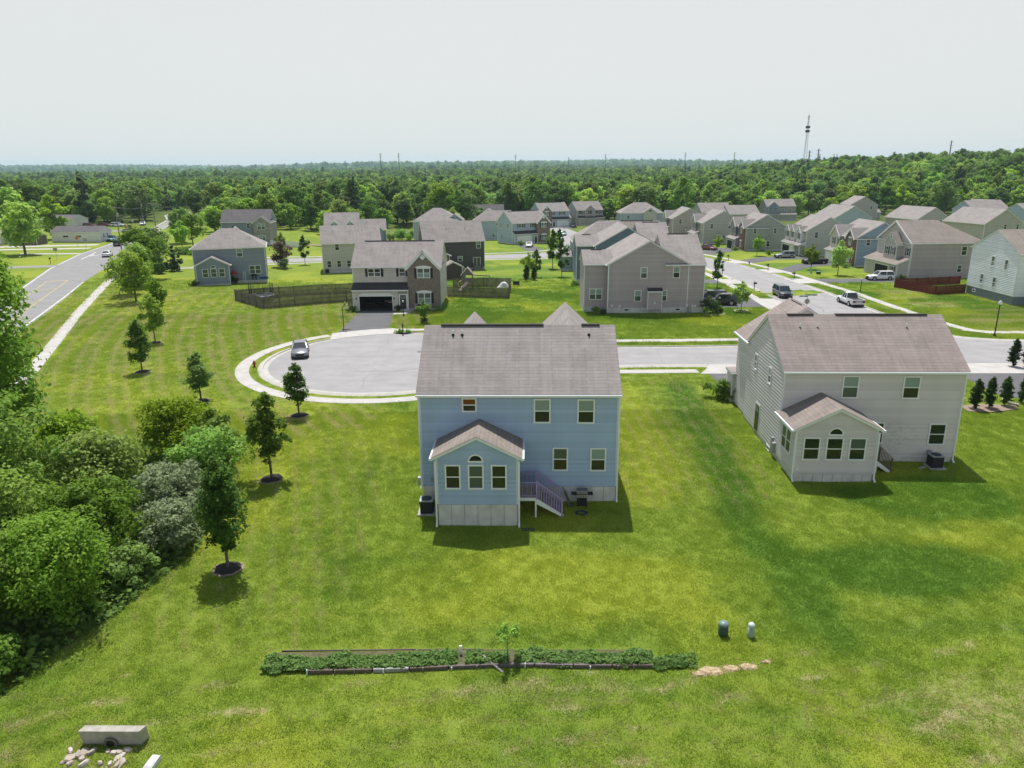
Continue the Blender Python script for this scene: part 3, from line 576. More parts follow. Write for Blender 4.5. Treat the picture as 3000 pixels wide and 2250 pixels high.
        prof = [(x0 - ov, e), (xm, zr), (x1 + ov, e), (x1 + ov, e - th), (xm, zr - th), (x0 - ov, e - th)]
        fb.ring([[(x, ya + .02, z) for x, z in prof], [(x, yb - .02, z) for x, z in prof]])
        gl = [((x0 - ov - .11, x0 - ov), (ya, yb)), ((x1 + ov, x1 + ov + .11), (ya, yb))]
    elif roof == 'hip':
        e = ze - pitch * ov; X0, X1, Y0, Y1 = x0 - ov, x1 + ov, y0 - ov, y1 + ov; hw = min(X1 - X0, Y1 - Y0) / 2; zr = e + pitch * hw
        if X1 - X0 >= Y1 - Y0: r0, r1 = (X0 + hw, (Y0 + Y1) / 2, zr + sh), (X1 - hw, (Y0 + Y1) / 2, zr + sh)
        else: r0, r1 = ((X0 + X1) / 2, Y0 + hw, zr + sh), ((X0 + X1) / 2, Y1 - hw, zr + sh)
        E_ = e + sh; A, B, C_, D_ = (X0, Y0, E_), (X1, Y0, E_), (X1, Y1, E_), (X0, Y1, E_)
        if X1 - X0 >= Y1 - Y0: slope(A, B, r1, r0, 0); slope(C_, D_, r0, r1, 2); slope(D_, A, r0, r0, 5); slope(B, C_, r1, r1, 7)
        else: slope(D_, A, r0, r1, 0); slope(B, C_, r1, r0, 2); slope(A, B, r0, r0, 5); slope(C_, D_, r1, r1, 7)
        fb.box(X0 + .02, X1 - .02, Y0 + .02, Y1 - .02, e - th, e); gl = [((X0, X1), (Y0 - .1, Y0)), ((X0, X1), (Y1, Y1 + .1)), ((X0 - .1, X0), (Y0, Y1)), ((X1, X1 + .1), (Y0, Y1))]
    elif roof == 'shedS':
        e = ze - pitch * ov; zt = ze + pitch * (y1 - y0); slope((x0 - ovg, y0 - ov, e + sh), (x1 + ovg, y0 - ov, e + sh), (x1 + ovg, y1, zt + sh), (x0 - ovg, y1, zt + sh), 0)
        fb.hexa([(x0 - ovg + .02, y0 - ov + .02, e - th), (x1 + ovg - .02, y0 - ov + .02, e - th), (x1 + ovg - .02, y1, zt - th), (x0 - ovg + .02, y1, zt - th), (x0 - ovg + .02, y0 - ov + .02, e), (x1 + ovg - .02, y0 - ov + .02, e), (x1 + ovg - .02, y1, zt), (x0 - ovg + .02, y1, zt)])
        gl = [((x0 - ovg, x1 + ovg), (y0 - ov - .1, y0 - ov))]
    if rake and roof == 'y':
        for sx in (-1, 1):
            yr = y0 - ovg - .04; q_ = rake / 2 * math.sqrt(1 + pitch * pitch) - .06; a = ((x0 + x1) / 2 + sx * ((x1 - x0) / 2 + ov), yr, e - q_); b = ((x0 + x1) / 2, yr, zr - q_); MB().beam(a, b, .09, rake).build('rake_board', TRIM, p)
    ro = rb.build('roof', roofm, p); fb.build('fascia', TRIM, ro)
    if gutter:
        for (a, b), (c, d) in gl: MB().box(a, b, c, d, e - .13, e - .005).build('gutter', WHITE, ro)
    return zr
def downspout(p, x, y, z0, z1, kick=(0, -.25)):
    mb = MB(); mb.box(x - .05, x + .05, y - .04, y + .04, z0 + .25, z1); mb.beam((x, y, z0 + .27), (x + kick[0], y + kick[1], z0 + .08), .1, .08); return mb.build('downspout', WHITE, p)
def slab_box(name, mat, p, *b): return MB().box(*b).build(name, mat, p)
def vent_pipe(p, x, y, z):
    o = MB().tube([(x, y, z - .2), (x, y, z + .32)], .055, 10).build('vent_pipe', WHITE, p); MB()._lathe([(.14, -.08), (.07, .12)], 10, (x, y, z - .03)).build('flashing', BLACK, o); return o
def garage_door(p, x0, x1, plane, h=2.15, open_=False, panel=None):
    o = MB().box(x0 - .12, x1 + .12, plane - .07, plane, h, h + .14).box(x0 - .12, x0, plane - .07, plane, 0, h).box(x1, x1 + .12, plane - .07, plane, 0, h).build('garage_door_frame', WHITE, p)
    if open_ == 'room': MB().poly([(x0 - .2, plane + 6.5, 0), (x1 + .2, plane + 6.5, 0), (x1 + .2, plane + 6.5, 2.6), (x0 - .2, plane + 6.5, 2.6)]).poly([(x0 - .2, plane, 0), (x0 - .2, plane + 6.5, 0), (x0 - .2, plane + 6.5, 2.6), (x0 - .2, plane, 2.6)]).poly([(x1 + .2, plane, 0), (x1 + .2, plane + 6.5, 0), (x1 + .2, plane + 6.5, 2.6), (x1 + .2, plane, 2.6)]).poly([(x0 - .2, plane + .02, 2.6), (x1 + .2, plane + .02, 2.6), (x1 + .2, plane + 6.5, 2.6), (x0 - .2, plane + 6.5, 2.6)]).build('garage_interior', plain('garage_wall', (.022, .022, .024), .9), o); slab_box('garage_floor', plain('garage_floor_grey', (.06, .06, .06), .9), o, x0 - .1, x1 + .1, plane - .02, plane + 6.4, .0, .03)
    elif open_: slab_box('dark_doorway_slab', plain('garage_dark', (.012, .012, .013), .9), o, x0, x1, plane - .03, plane - .01, 0, h)  # flat dark slab stands in for the shaded garage interior
    else:
        for r in range(4):
            mb = MB(); mb.box(x0, x1, plane - .03, plane - .01, r * h / 4 + .01, (r + 1) * h / 4 - .01)
            for c in range(6):
                w_ = (x1 - x0) / 6; mb.box(x0 + c * w_ + .1, x0 + (c + 1) * w_ - .1, plane - .045, plane - .03, r * h / 4 + .09, (r + 1) * h / 4 - .09)
            mb.build('panel', panel or WHITE, o)
    return o
def front_door(p, u, plane, z=.3, mat=None, face='S'):
    o = MB().box(-.62, .62, -.06, 0, 0, 2.25).build('door_frame', WHITE, p, loc=on_face(face, u, plane, z), rz=FACE[face]); d = MB().box(-.45, .45, -.09, -.06, .05, 2.1).build('door', mat or plain('door_dark', (.03, .03, .035), .5), o)
    for sx in (-1, 1): MB().box(sx * .2 - .11, sx * .2 + .11, -.1, -.09, 1.55, 1.95).build('pane', GBLIND, d)
    return o
def ac_unit(label, x, y, yaw=0, s=1.):
    o = thing('air_conditioner', label, 'air conditioner', (x, y, hz(x, y)), yaw)
    slab_box('pad', CONC2, o, -.55 * s, .55 * s, -.55 * s, .55 * s, -.1, .06)
    mb = MB(); mb.box(-.38 * s, .38 * s, -.38 * s, .38 * s, .06, .86 * s); b = mb.build('casing', plain('ac_black', (.02, .02, .025), .6), o)
    mb = MB()
    for i in range(14):
        zz = .12 + i * .052 * s; mb.box(-.395 * s, .395 * s, -.395 * s, .395 * s, zz, zz + .014)
    mb.build('louvres', plain('ac_louvre', (.035, .035, .05), .5), o)
    MB().box(-.42 * s, .42 * s, -.42 * s, .42 * s, .86 * s, .92 * s).build('lid', plain('ac_lid', (.38, .39, .42), .45, metal=.3), o); MB()._lathe([(.33 * s, .922 * s), (.33 * s, .95 * s), (.1 * s, .965 * s)], 20, (0, 0, 0)).build('fan_grille', plain('ac_grille', (.04, .045, .06), .6), o)
    return o
def panels(p, x0, x1, y, z0, z1, n, face='S'):
    """cast concrete panels of an exposed foundation, with open joints"""
    e = [x0 + (x1 - x0) * i / n for i in range(n + 1)]
    for a, b in zip(e, e[1:]): MB().box(a + .012, b - .012, y - .025, y + .02, z0, z1).build('panel', CONC, p)

# ---------------------------------------------------------------- blue house in the middle
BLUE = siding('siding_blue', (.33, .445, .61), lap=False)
B_ = thing('house', 'two-storey blue house with back sunroom, purple steps and grey shingle roof', 'house', (.4, 43.05, -.45), R(-1.5))
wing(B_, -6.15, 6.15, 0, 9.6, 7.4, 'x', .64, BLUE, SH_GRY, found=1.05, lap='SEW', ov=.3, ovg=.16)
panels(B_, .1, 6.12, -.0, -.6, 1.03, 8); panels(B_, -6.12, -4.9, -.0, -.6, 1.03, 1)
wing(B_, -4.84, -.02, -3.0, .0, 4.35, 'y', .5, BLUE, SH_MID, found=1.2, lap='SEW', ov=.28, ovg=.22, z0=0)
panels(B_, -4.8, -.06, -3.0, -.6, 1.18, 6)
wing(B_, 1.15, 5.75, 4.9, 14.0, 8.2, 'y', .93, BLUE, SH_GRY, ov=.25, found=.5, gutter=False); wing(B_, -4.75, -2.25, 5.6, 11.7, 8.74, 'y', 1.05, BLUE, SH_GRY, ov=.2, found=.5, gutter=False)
MB().box(-5.2, 1.6, 4.65, 4.95, 10.46, 10.56).build('ridge_vent', plain('ridge_vent_mat', (.05, .045, .045), .9), B_); MB().box(4.1, 5.3, 4.65, 4.95, 10.46, 10.56).build('ridge_vent', MATS['ridge_vent_mat'], B_)
for x in (-4.35, -3.75, 4.55): vent_pipe(B_, x, 4.0, 10.0)
win(B_, 'S', -3.05, 6.02, 0, .92, .92, up=GRED, lo=GDARK); win(B_, 'S', 1.45, 5.3, 0, 1.05, 1.58, up=GBLIND); win(B_, 'S', 4.15, 5.28, 0, 1.08, 1.58, up=GBLIND)
win(B_, 'S', 2.6, 2.12, 0, .98, 1.56, up=GCURT); win(B_, 'S', 4.97, 2.1, 0, 1.0, 1.56, up=GBLIND)
for x in (-3.87, -2.5, -1.14): win(B_, 'S', x, 2.2, -3, .94, 1.56, up=GCURT if x == -2.5 else GDARK, lo=GCURT if x == -2.5 else GDARK)
win(B_, 'S', -2.5, 4.0, -3, .92, .42, 'arch')
downspout(B_, 6.2, -.06, 0, 7.0); downspout(B_, -4.9, -3.07, -.25, 4.0); downspout(B_, .05, -3.07, -.25, 4.0); downspout(B_, -6.2, -.06, .9, 7.0)
slab_box('gas_meter', GALV, B_, -6.5, -6.2, .2, .5, 1.0, 1.5); slab_box('electric_box', GALV, B_, -5.6, -5.45, -.08, -.02, 1.35, 1.6)
# purple deck with steps
def deck_steps(name, label, loc, rz, paintm, woodm, w=1.0, dlen=1.05, h=1.15, steps=6, run=1.5, gnd=0., depth=1.55):
    o = thing(name, label, 'steps', loc, rz)
    for i in range(7): slab_box('deck_board', woodm, o, .0, dlen, -depth + i * depth / 7 + .006, -depth + (i + 1) * depth / 7 - .006, h - .04, h)
    slab_box('rim_joist', WHITE, o, 0, dlen, -depth - .04, -depth, h - .2, h); slab_box('rim_joist', WHITE, o, dlen, dlen + .04, -depth, 0, h - .2, h - .003)
    slab_box('post', WHITE, o, dlen - .1, dlen, -depth - .12, -depth - .042, gnd, h - .2)
    x1 = dlen + run; slope = (h - gnd - .15) / run
    for s_y in (-depth - .02, 0.02):
        mb = MB(); mb.hexa([(dlen, s_y - .02, h - .42), (x1, s_y - .02, gnd), (x1, s_y + .02, gnd), (dlen, s_y + .02, h - .42), (dlen, s_y - .02, h - .05), (x1 + .12, s_y - .02, gnd + .12), (x1 + .12, s_y + .02, gnd + .12), (dlen, s_y + .02, h - .05)]); mb.build('stringer', WHITE if s_y < -.5 else woodm, o)
    for i in range(steps):
        x = dlen + (i + .15) * run / steps; z = h - (i + 1) * (h - gnd - .1) / (steps + .5); slab_box('tread', woodm, o, x, x + run / steps + .04, -depth + .03, -.03, z - .04, z)
    for yy in (-depth - .02, .03):
        slab_box('handrail', paintm, o, 0, dlen, yy - .05, yy + .05, h + .98, h + 1.02); slab_box('post', paintm, o, dlen - .045, dlen + .045, yy - .045, yy + .045, h - .1, h + 1.1); slab_box('bottom_rail', paintm, o, 0, dlen - .05, yy - .02, yy + .02, h + .1, h + .15)
        MB().beam((dlen, yy, h + 1.06), (x1 + .1, yy, gnd + 1.08), .1, .05).build('handrail', paintm, o); slab_box('post', paintm, o, x1 - .04, x1 + .05, yy - .045, yy + .045, gnd, gnd + 1.15)
        for i in range(7): slab_box('baluster', paintm if i % 2 else woodm, o, .06 + i * (dlen - .15) / 7, .1 + i * (dlen - .15) / 7, yy - .019, yy + .019, h + .15, h + .98)
        for i in range(10):
            x = dlen + .12 + i * run / 10; z = h - (x - dlen) * (h - gnd) / run; slab_box('baluster', paintm, o, x, x + .04, yy - .019, yy + .019, z - .12, z + 1.02)
    return o
deck_steps('deck_steps', 'purple-railed wooden deck steps on the back of the blue house', (.44, 42.62, -.5), R(-1.5), PURPLE, GREYWOOD, gnd=-.05, h=1.22, run=1.55)
ac_unit('black air conditioner beside the blue house sunroom', -5.35, 41.75)
# gas grill
g_ = thing('gas_grill', 'black and steel gas grill against the blue house', 'grill', (4.35, 42.35, hz(4.35, 42.35) - .02), R(-1))
STEEL = plain('grill_steel', (.45, .45, .46), .35, metal=.6)
slab_box('cart', BLACK, g_, -.3, .3, -.22, .22, .12, .72); slab_box('control_panel', STEEL, g_, -.33, .33, -.30, -.22, .72, .9); slab_box('firebox', BLACK, g_, -.32, .32, -.22, .24, .74, .95)
MB().ring([[(x, -.24 + .0, .96), (x, -.2, 1.14), (x, -.05, 1.22), (x, .12, 1.2), (x, .24, .96)] for x in (-.34, .34)]).build('lid', plain('grill_lid', (.16, .17, .18), .35, metal=.6), g_)
slab_box('handle', STEEL, g_, -.26, .26, -.3, -.27, 1.03, 1.06)
for i in range(4): MB().tube([(-.21 + i * .14, -.30, .81), (-.21 + i * .14, -.335, .81)], .03, 10).build('knob', BLACK, g_)
for s_ in (-1, 1):
    slab_box('side_shelf', BLACK, g_, min(s_ * .35, s_ * .68), max(s_ * .35, s_ * .68), -.22, .2, .86, .92)
    for yy in (-.18, .18): slab_box('leg', BLACK, g_, s_ * .27 - .03, s_ * .27 + .03, yy - .03, yy + .03, -.05, .72)
hose = MB(); hp = []
for i in range(150): a = i * .42; r_ = .34 + .07 * math.sin(i * 1.7) ; hp.append((r_ * math.cos(a), r_ * .75 * math.sin(a), .03 + .0006 * i + .02 * math.sin(i)))
hose.tube(hp, .014, 5); tag(hose.build('garden_hose', plain('hose_blue', (.025, .045, .075), .5), loc=(4.25, 41.35, hz(4.25, 41.35))), 'coiled dark blue garden hose on the grass by the grill', 'hose')
for (a, b, nm, lb) in (((3.15, 42.85, 1.1), (3.75, 42.2, .03), 'shovel', 'long-handled garden shovel leaning on the blue house wall'), ((3.3, 42.85, .8), (3.6, 42.15, .03), 'timber_plank', 'short wooden plank leaning by the purple steps')):
    z_ = hz(a[0], a[1]) - .02; o = thing(nm, lb, 'shovel' if nm == 'shovel' else 'plank', (a[0], a[1], z_)); d = (b[0] - a[0], b[1] - a[1], b[2]); MB().beam((0, 0, a[2]), d, .05 if nm == 'shovel' else .12, .04).build('handle' if nm == 'shovel' else 'board', WOOD, o)
    if nm == 'shovel': MB().beam((d[0] * .8, d[1] * .8, .25), d, .2, .03).build('blade', DARKM, o)
gr = MB()
for i in range(6): gr.box(-.32 + i * .12, -.25 + i * .12, -.12, .12, 0, .05)
gr.box(-.36, .42, -.16, -.12, 0, .05).box(-.36, .42, .12, .16, 0, .05); tag(gr.build('drain_grate', plain('grate_dark', (.05, .05, .045), .8), loc=(.85, 39.55, hz(.85, 39.55) - .02)), 'slatted grate lying on the lawn by the sunroom corner', 'grate')

# ---------------------------------------------------------------- beige house on the right
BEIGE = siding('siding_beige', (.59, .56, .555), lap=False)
# mildew blotches on the shaded back wall
k = NM('siding_beige_back'); v = k.coord(); base = k.ramp(k.noise(k.coord(scale=(.5, .5, .12)), 1.2, 3), 0, [(.3, (.56, .53, .525)), (.7, (.61, .58, .575))]); sp = k.n('ShaderNodeSeparateXYZ'); k.l(v, 0, sp, 0)
wq = k.n('ShaderNodeTexWhiteNoise', noise_dimensions='1D'); k.l(k.math('FLOOR', k.math('DIVIDE', sp, 2, .14), 0), 0, wq, 'W'); base = k.mixc(base, 0, k.ramp(wq, 0, [(0, (.89,) * 3), (.5, (.99,) * 3), (1, (1.06,) * 3)]), 0, 1., blend='MULTIPLY')  # random tone per course, in place of shadow lines under the laps
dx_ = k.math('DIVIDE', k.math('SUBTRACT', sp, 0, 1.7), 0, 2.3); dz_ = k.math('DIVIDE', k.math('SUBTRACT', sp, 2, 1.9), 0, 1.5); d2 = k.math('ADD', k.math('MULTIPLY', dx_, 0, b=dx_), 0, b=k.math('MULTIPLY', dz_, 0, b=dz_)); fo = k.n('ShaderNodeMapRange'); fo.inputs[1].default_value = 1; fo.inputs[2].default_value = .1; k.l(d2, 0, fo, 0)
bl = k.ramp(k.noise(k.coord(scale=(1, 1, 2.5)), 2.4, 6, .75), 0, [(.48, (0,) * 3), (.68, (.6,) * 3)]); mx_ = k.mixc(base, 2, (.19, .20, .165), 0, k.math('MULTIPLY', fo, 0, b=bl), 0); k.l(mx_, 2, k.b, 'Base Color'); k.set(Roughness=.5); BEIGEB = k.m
H = thing('house', 'two-storey beige house with brown shingle roof and small back sunroom', 'house', (25.1, 48.85, -.35), R(-2.4))
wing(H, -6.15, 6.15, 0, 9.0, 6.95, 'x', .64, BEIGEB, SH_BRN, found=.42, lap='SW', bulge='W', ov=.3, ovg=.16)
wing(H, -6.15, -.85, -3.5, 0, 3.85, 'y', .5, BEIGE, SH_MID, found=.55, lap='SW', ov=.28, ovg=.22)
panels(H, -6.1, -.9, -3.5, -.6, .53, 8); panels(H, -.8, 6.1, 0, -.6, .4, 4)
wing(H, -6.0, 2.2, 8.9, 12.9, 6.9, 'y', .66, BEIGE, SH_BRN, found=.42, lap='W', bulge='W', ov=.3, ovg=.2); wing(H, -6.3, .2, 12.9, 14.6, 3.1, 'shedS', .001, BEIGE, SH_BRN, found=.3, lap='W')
MB().box(-4.9, -3.0, 4.35, 4.65, 9.79, 9.9).build('ridge_vent', MATS['ridge_vent_mat'], H); MB().box(-1.4, 5.2, 4.35, 4.65, 9.79, 9.9).build('ridge_vent', MATS['ridge_vent_mat'], H)
MB().box(-2.05, -1.75, 9.8, 12.4, 9.5, 9.6).build('ridge_vent', MATS['ridge_vent_mat'], H)
for x in (-4.25, -3.0, 3.35): vent_pipe(H, x, 3.35, 9.05)
win(H, 'S', -1.55, 4.78, 0, 1.15, 1.64, up=GBLIND, lo=GCURT); win(H, 'S', 2.6, 4.76, 0, 1.17, 1.64, up=GBLIND); win(H, 'S', 4.85, 1.35, 0, 1.18, 1.6); win(H, 'S', .65, 1.42, 0, 1.0, 1.6)
for x, u in ((-5.1, GDARK), (-3.6, GDARK), (-2.1, GCURT)): win(H, 'S', x, 1.55, -3.5, 1.12, 1.6, up=u)
win(H, 'S', -3.6, 3.38, -3.5, 1.0, .46, 'arch'); win(H, 'W', -1.75, 1.55, -6.15, 1.9, 1.7, 'dbl', up=GCURT)
win(H, 'W', 3.0, 4.9, -6.15, .75, 1.3, up=GBLIND); win(H, 'W', 6.7, 5.0, -6.15, .75, 1.3); front_door(H, 5.2, -6.15, .45, GDARK, 'W')
downspout(H, -6.2, -3.57, 0, 3.5); downspout(H, -.8, -3.57, 0, 3.5); downspout(H, 6.2, -.06, 0, 6.6)
slab_box('electric_meter', GALV, H, -6.32, -6.17, .8, 1.05, .6, 1.5); slab_box('electric_box', GALV, H, -6.38, -6.17, .3, .62, .5, 1.25); win(H, 'W', 1.9, .08, -6.15, .8, .4, 'fixed'); slab_box('outlet_box', WHITE, H, -5.95, -5.8, -3.56, -3.52, .8, .95); slab_box('ac_disconnect', WHITE, H, 4.7, 4.85, -.1, -.03, .7, .95); slab_box('ac_disconnect', GALV, H, 4.35, 4.55, -.1, -.03, .72, 1.0)
deck_steps('deck_steps', 'weathered brown wooden steps behind the beige house sunroom', (24.35, 48.75, -.4), R(-2.4), WOOD, WOOD, h=1.0, run=1.0, gnd=-.05, dlen=.8, depth=1.8)
ac_unit('dark air conditioner by the corner of the beige house', 29.6, 47.75, R(-2))
tag(MB().box(-.35, .35, -.12, .12, 0, .05).build('splash_block', CONC2, loc=(28.7, 47.6, hz(28.7, 47.6)), rz=.5), 'flat concrete splash block on shaded grass near the air conditioner', 'splash block')
# ---------------------------------------------------------------- other houses
SD = lambda n, c: siding('siding_' + n, c)
TANS = SD('cream', (.58, .545, .50)); TAUPE = SD('taupe', (.41, .355, .37)); SLATE = SD('slate_blue', (.225, .265, .335)); CHAR = SD('charcoal', (.085, .08, .082)); LGREY = SD('light_grey', (.50, .49, .48)); SBLUE = SD('pale_blue', (.38, .45, .56)); MBLUE = SD('mid_blue', (.265, .345, .475)); GREEN = SD('sage', (.32, .345, .32)); GREYS = SD('warm_grey', (.43, .405, .40)); WHITES = SD('white', (.70, .70, .69)); DBLUE = SD('dark_blue', (.13, .19, .25)); KHAKI = SD('khaki', (.45, .435, .41))
SHUT = plain('shutter_dark', (.02, .02, .024), .6); FND = CONC
def model_a(p, wallm, brickm, roofm=SH_GRY, gopen=False, mir=1, second=False, z=.0, back=9.5, lower=SH_DRK, gpanel=None, gm=None):
    """garage wing with a lean-to roof on one side, brick gable on the other, main gable roof behind"""
    X = lambda a, b: (min(a * mir, b * mir), max(a * mir, b * mir))
    gh = (-5.45, -.6, 2.15) if gopen == 'room' else None; wing(p, -6.5, 6.5, 1.5, 1.5 + back, 6.5, 'x', .65, wallm, roofm, vent=True, hole=(-5.8, -.3, 2.6) if gh else None)
    wing(p, *X(-6.4, 1.75), 0, 1.52, 3.25, 'shedS', .48, gm or wallm, lower, found=0 if gh else .25, ovg=.12, hole=gh)
    wing(p, *X(1.7, 6.35), .35, 7.0, 6.5, 'y', 1.02, brickm, roofm, found=.3, ov=.28, ovg=.12, gutter=False, corners=False, rake=.42)
    garage_door(p, *X(-5.45, -.6), 0, 2.15, gopen, gpanel); MB().ring([[(x, yy, zz) for x, zz in ((X(-5.6, -.45)[0], 2.3), (X(-5.6, -.45)[1], 2.3), (X(-1.2, -.45)[1] - .5 * mir if mir > 0 else 4.9, 2.62), (X(-5.6, -.45)[0] + .6, 2.62))] for yy in (-.08, -.001)]).build('garage_header', WHITE, p)
    # entry recess beside the garage
    slab_box('porch_floor', CONC, p, *X(.45, 1.68), -.4, 1.2, -.3, .22); slab_box('entry_wall', plain('entry_grey', (.30, .285, .26), .8), p, *X(.25, 1.72), -.02, -.001, .2, 3.05); front_door(p, mir * 1.0, -.022, .22)
    for zz, hh in ((4.75, 1.45), (1.0, 1.6)): win(p, 'S', mir * 4.1, zz, .35, 1.95, hh, 'dbl', GCURT, GBLIND, shut=SHUT, header=WHITE)
    win(p, 'S', mir * -3.3, 4.85, 1.5, 1.9, 1.2, 'dbl', GDARK, GCURT, shut=SHUT); win(p, 'S', mir * .8, 4.85, 1.5, .95, 1.2, 'sh', GDARK, GCURT, shut=SHUT)
    d = MB(); d.ring([[(mir * 4.03 + a, y, 7.75 + b) for a, b in ((0, -.42), (.42, 0), (0, .42), (-.42, 0))] for y in (.345, .28)]); d.build('gable_vent', WHITE, p)
    if second: wing(p, *X(-6.2, -1.6), .6, 7.0, 6.5, 'y', .9, second, roofm, z0=3.3, found=0, gutter=False, corners=False); win(p, 'S', mir * -4.7, 4.75, .6, .85, 1.35, up=GDARK, shut=SHUT); win(p, 'S', mir * -3.0, 4.75, .6, .85, 1.35, up=GDARK, shut=SHUT)
    sx = 6.5
    for f, s in (('E', 1), ('W', -1)):
        for yy in (4.0, 8.5): win(p, f, yy, 4.7, s * sx, .85, 1.4, lo=GCURT)
        win(p, f, 8.0, 1.2, s * sx, .85, 1.4)
def rear_windows(p, y, xs_up, xs_lo, zl=1.2, zu=4.75, face='S'):
    for x in xs_up: win(p, face, x, zu, y, .95, 1.45, up=GCURT)
    for x in xs_lo: win(p, face, x, zl, y, .95, 1.45)
def H_(label, x, y, yaw=0, group=None): return thing('house', label, 'house', (x, y, hz(x, y)), R(yaw), group)

h = H_('cream house with brown brick gable and open garage by the cul-de-sac', -16.9, 107.1, 0)
model_a(h, TANS, BR_TAN, gopen='room')
for x in (-5.85, -.3): MB().tube([(x, -.12, 1.75), (x, -.12, 2.0)], .06, 8).build('wall_lantern', BLACK, h)
def side_house(p, wallm, roofm=SH_GRY):
    """street front on the east side; the gable end faces the viewer"""
    wing(p, -5.7, 5.6, 0, 13, 7.1, 'y', .56, wallm, roofm, found=.85, vent=False, gutter=True)
    wing(p, 2.4, 7.8, .02, 12.6, 7.1, 'x', .56, wallm, roofm, found=.85, vent=True, corners=False); wing(p, -9.0, -5.0, 1.2, 7.4, 7.08, 'x', .5, wallm, roofm, found=.85, vent=True)
    win(p, 'S', -.72, 5.0, 0, .98, 1.6, up=GBLIND, lo=GCURT); win(p, 'S', 3.85, 5.05, 0, .98, 1.6, up=GBLIND, lo=GDARK); win(p, 'S', -1.45, 1.75, 0, .98, 1.6, up=GBLIND, lo=GCURT); win(p, 'S', 2.2, 1.75, 0, .98, 1.6, up=GBLIND, lo=GCURT); win(p, 'S', -7.3, 1.85, 1.2, 1.85, 1.6, 'dbl', GBLIND, GCURT)
    c = wing(p, -.15, 1.9, -.65, 0, 3.35, 'shedS', .5, wallm, SH_DRK, z0=.55, found=0, ov=.12, ovg=.06, gutter=False)
    slab_box('dryer_vent', WHITE, p, .75, .95, -.7, -.651, 1.5, 1.8)
    for x in (-3.0, 4.3): win(p, 'S', x, .35, .03, .8, .42, 'fixed')
    for x, z_ in ((-5.1, 1.0), (-4.0, .95), (5.6, .95), (6.4, .9), (6.75, .9)): slab_box('utility_box', WHITE, p, x - .12, x + .12, -.12, -.001, z_, z_ + .3)
    slab_box('gas_meter', GALV, p, 5.75, 6.15, -.35, -.05, .2, .95); downspout(p, -5.75, -.05, 0, 6.9); downspout(p, 7.85, -.05, 0, 6.8)
    for x, yy, zz in ((-1.5, 4, 9.05), (-1.0, 5, 9.3)): slab_box('roof_vent', BLACK, p, x - .18, x + .18, yy, yy + .3, zz, zz + .3)
h = H_('taupe house with side gable and boxed-out bay beside the dark parked SUVs', 19.4, 103.4, 0); side_house(h, TAUPE)
h = H_('dark blue house mostly hidden behind the taupe side-gable house', 20.9, 133.2, 0); side_house(h, DBLUE)
ac_unit('small air conditioner behind the taupe house', 13.0, 102.9); 
h = H_('slate blue house with hip roof and sunroom near the main road', -53, 139.4, 17)
wing(h, -6.4, 6.4, 0, 10, 6.8, 'hip', .62, SLATE, SH_GRY); wing(h, -1.8, 3.6, 5, 12.5, 7.2, 'y', .95, SLATE, SH_GRY, gutter=False, found=.3); wing(h, -5.9, -.1, -2.6, 0, 3.9, 'y', .5, SLATE, SH_GRY, found=.35)
for x in (-4.3, -2.85, -1.45): win(h, 'S', x, 1.6, -2.6, 1.05, 1.6, lo=GCURT, up=GCURT)
win(h, 'S', -2.85, 3.35, -2.6, .95, .45, 'arch'); win(h, 'S', 1.85, 4.85, 0, 1.1, 1.6, up=GBLIND, lo=GCURT); win(h, 'S', 4.35, 1.6, 0, 2.1, 1.6, 'dbl', GCURT, GCURT)
for x in (-3.2, .4, 4.0): MB().tube([(x, 2.2, 8.0), (x, 2.2, 8.55)], .06, 8).build('vent_pipe', WHITE, h)
h = H_('dark grey house with stone gable behind the slate blue house', -75.5, 214, 5)
wing(h, -7, 6.4, 0, 9, 6.2, 'x', .68, SLATE, SH_SLT); wing(h, 2.4, 6.9, -2.2, 5, 6.0, 'y', .75, STONE, SH_SLT, corners=False); win(h, 'S', 4.6, 4.0, -2.2, 2.2, 1.6, 'dbl', GBLIND, GCURT); win(h, 'S', 4.6, 1.0, -2.2, 2.0, 1.4, 'dbl', GBLIND, GCURT); win(h, 'S', .5, 4.2, 0, 1., 1.4)
h = H_('light grey house with three low back windows behind the picket fence', -33.8, 157.6, 14)
wing(h, -6.15, 6.15, 0, 9.6, 6.4, 'x', .66, LGREY, SH_GRY, vent=False)
rear_windows(h, 0, (-3, 2.9), (-4.85, -2.8, -.75)); win(h, 'W', 4, 4.6, -6.15, .8, 1.3)
for x in (-3.6, 1.8, 2.5): MB().tube([(x, 3.4, 8.5), (x, 3.4, 9.1)], .07, 8).build('vent_pipe', WHITE, h)
ac_unit('small air conditioner behind the light grey house', -39.0, 156.4)
h = H_('pale house with two white-trimmed front gables behind the light grey house', -50.5, 226, 10)
wing(h, -5.6, 4.6, 0, 9, 6.4, 'x', .72, SBLUE, SH_GRY); wing(h, 4.4, 12.6, -1.5, 6, 4.9, 'x', .75, SLATE, SH_GRY)
for x in (-2.6, 2.1):
    wing(h, x - 1.9, x + 1.9, -1.2, 4, 5.9, 'y', .95, SLATE, SH_GRY, z0=3.2, found=0, gutter=False, corners=False, ovg=.08, rake=.3); win(h, 'S', x, 4.7, -1.2, 1.9, 1.2, 'dbl'); win(h, 'S', x, 6.5, -1.2, .5, .7, 'fixed', GBLIND)
    for s in (-1, 1): MB().beam((x + s * 1.5, -1.22, 6.0), (x + s * .05, -1.22, 7.4), .05, .14).build('gable_trim', WHITE, h)
    slab_box('gable_trim', WHITE, h, x - 1.7, x + 1.7, -1.26, -1.2, 5.8, 5.97)
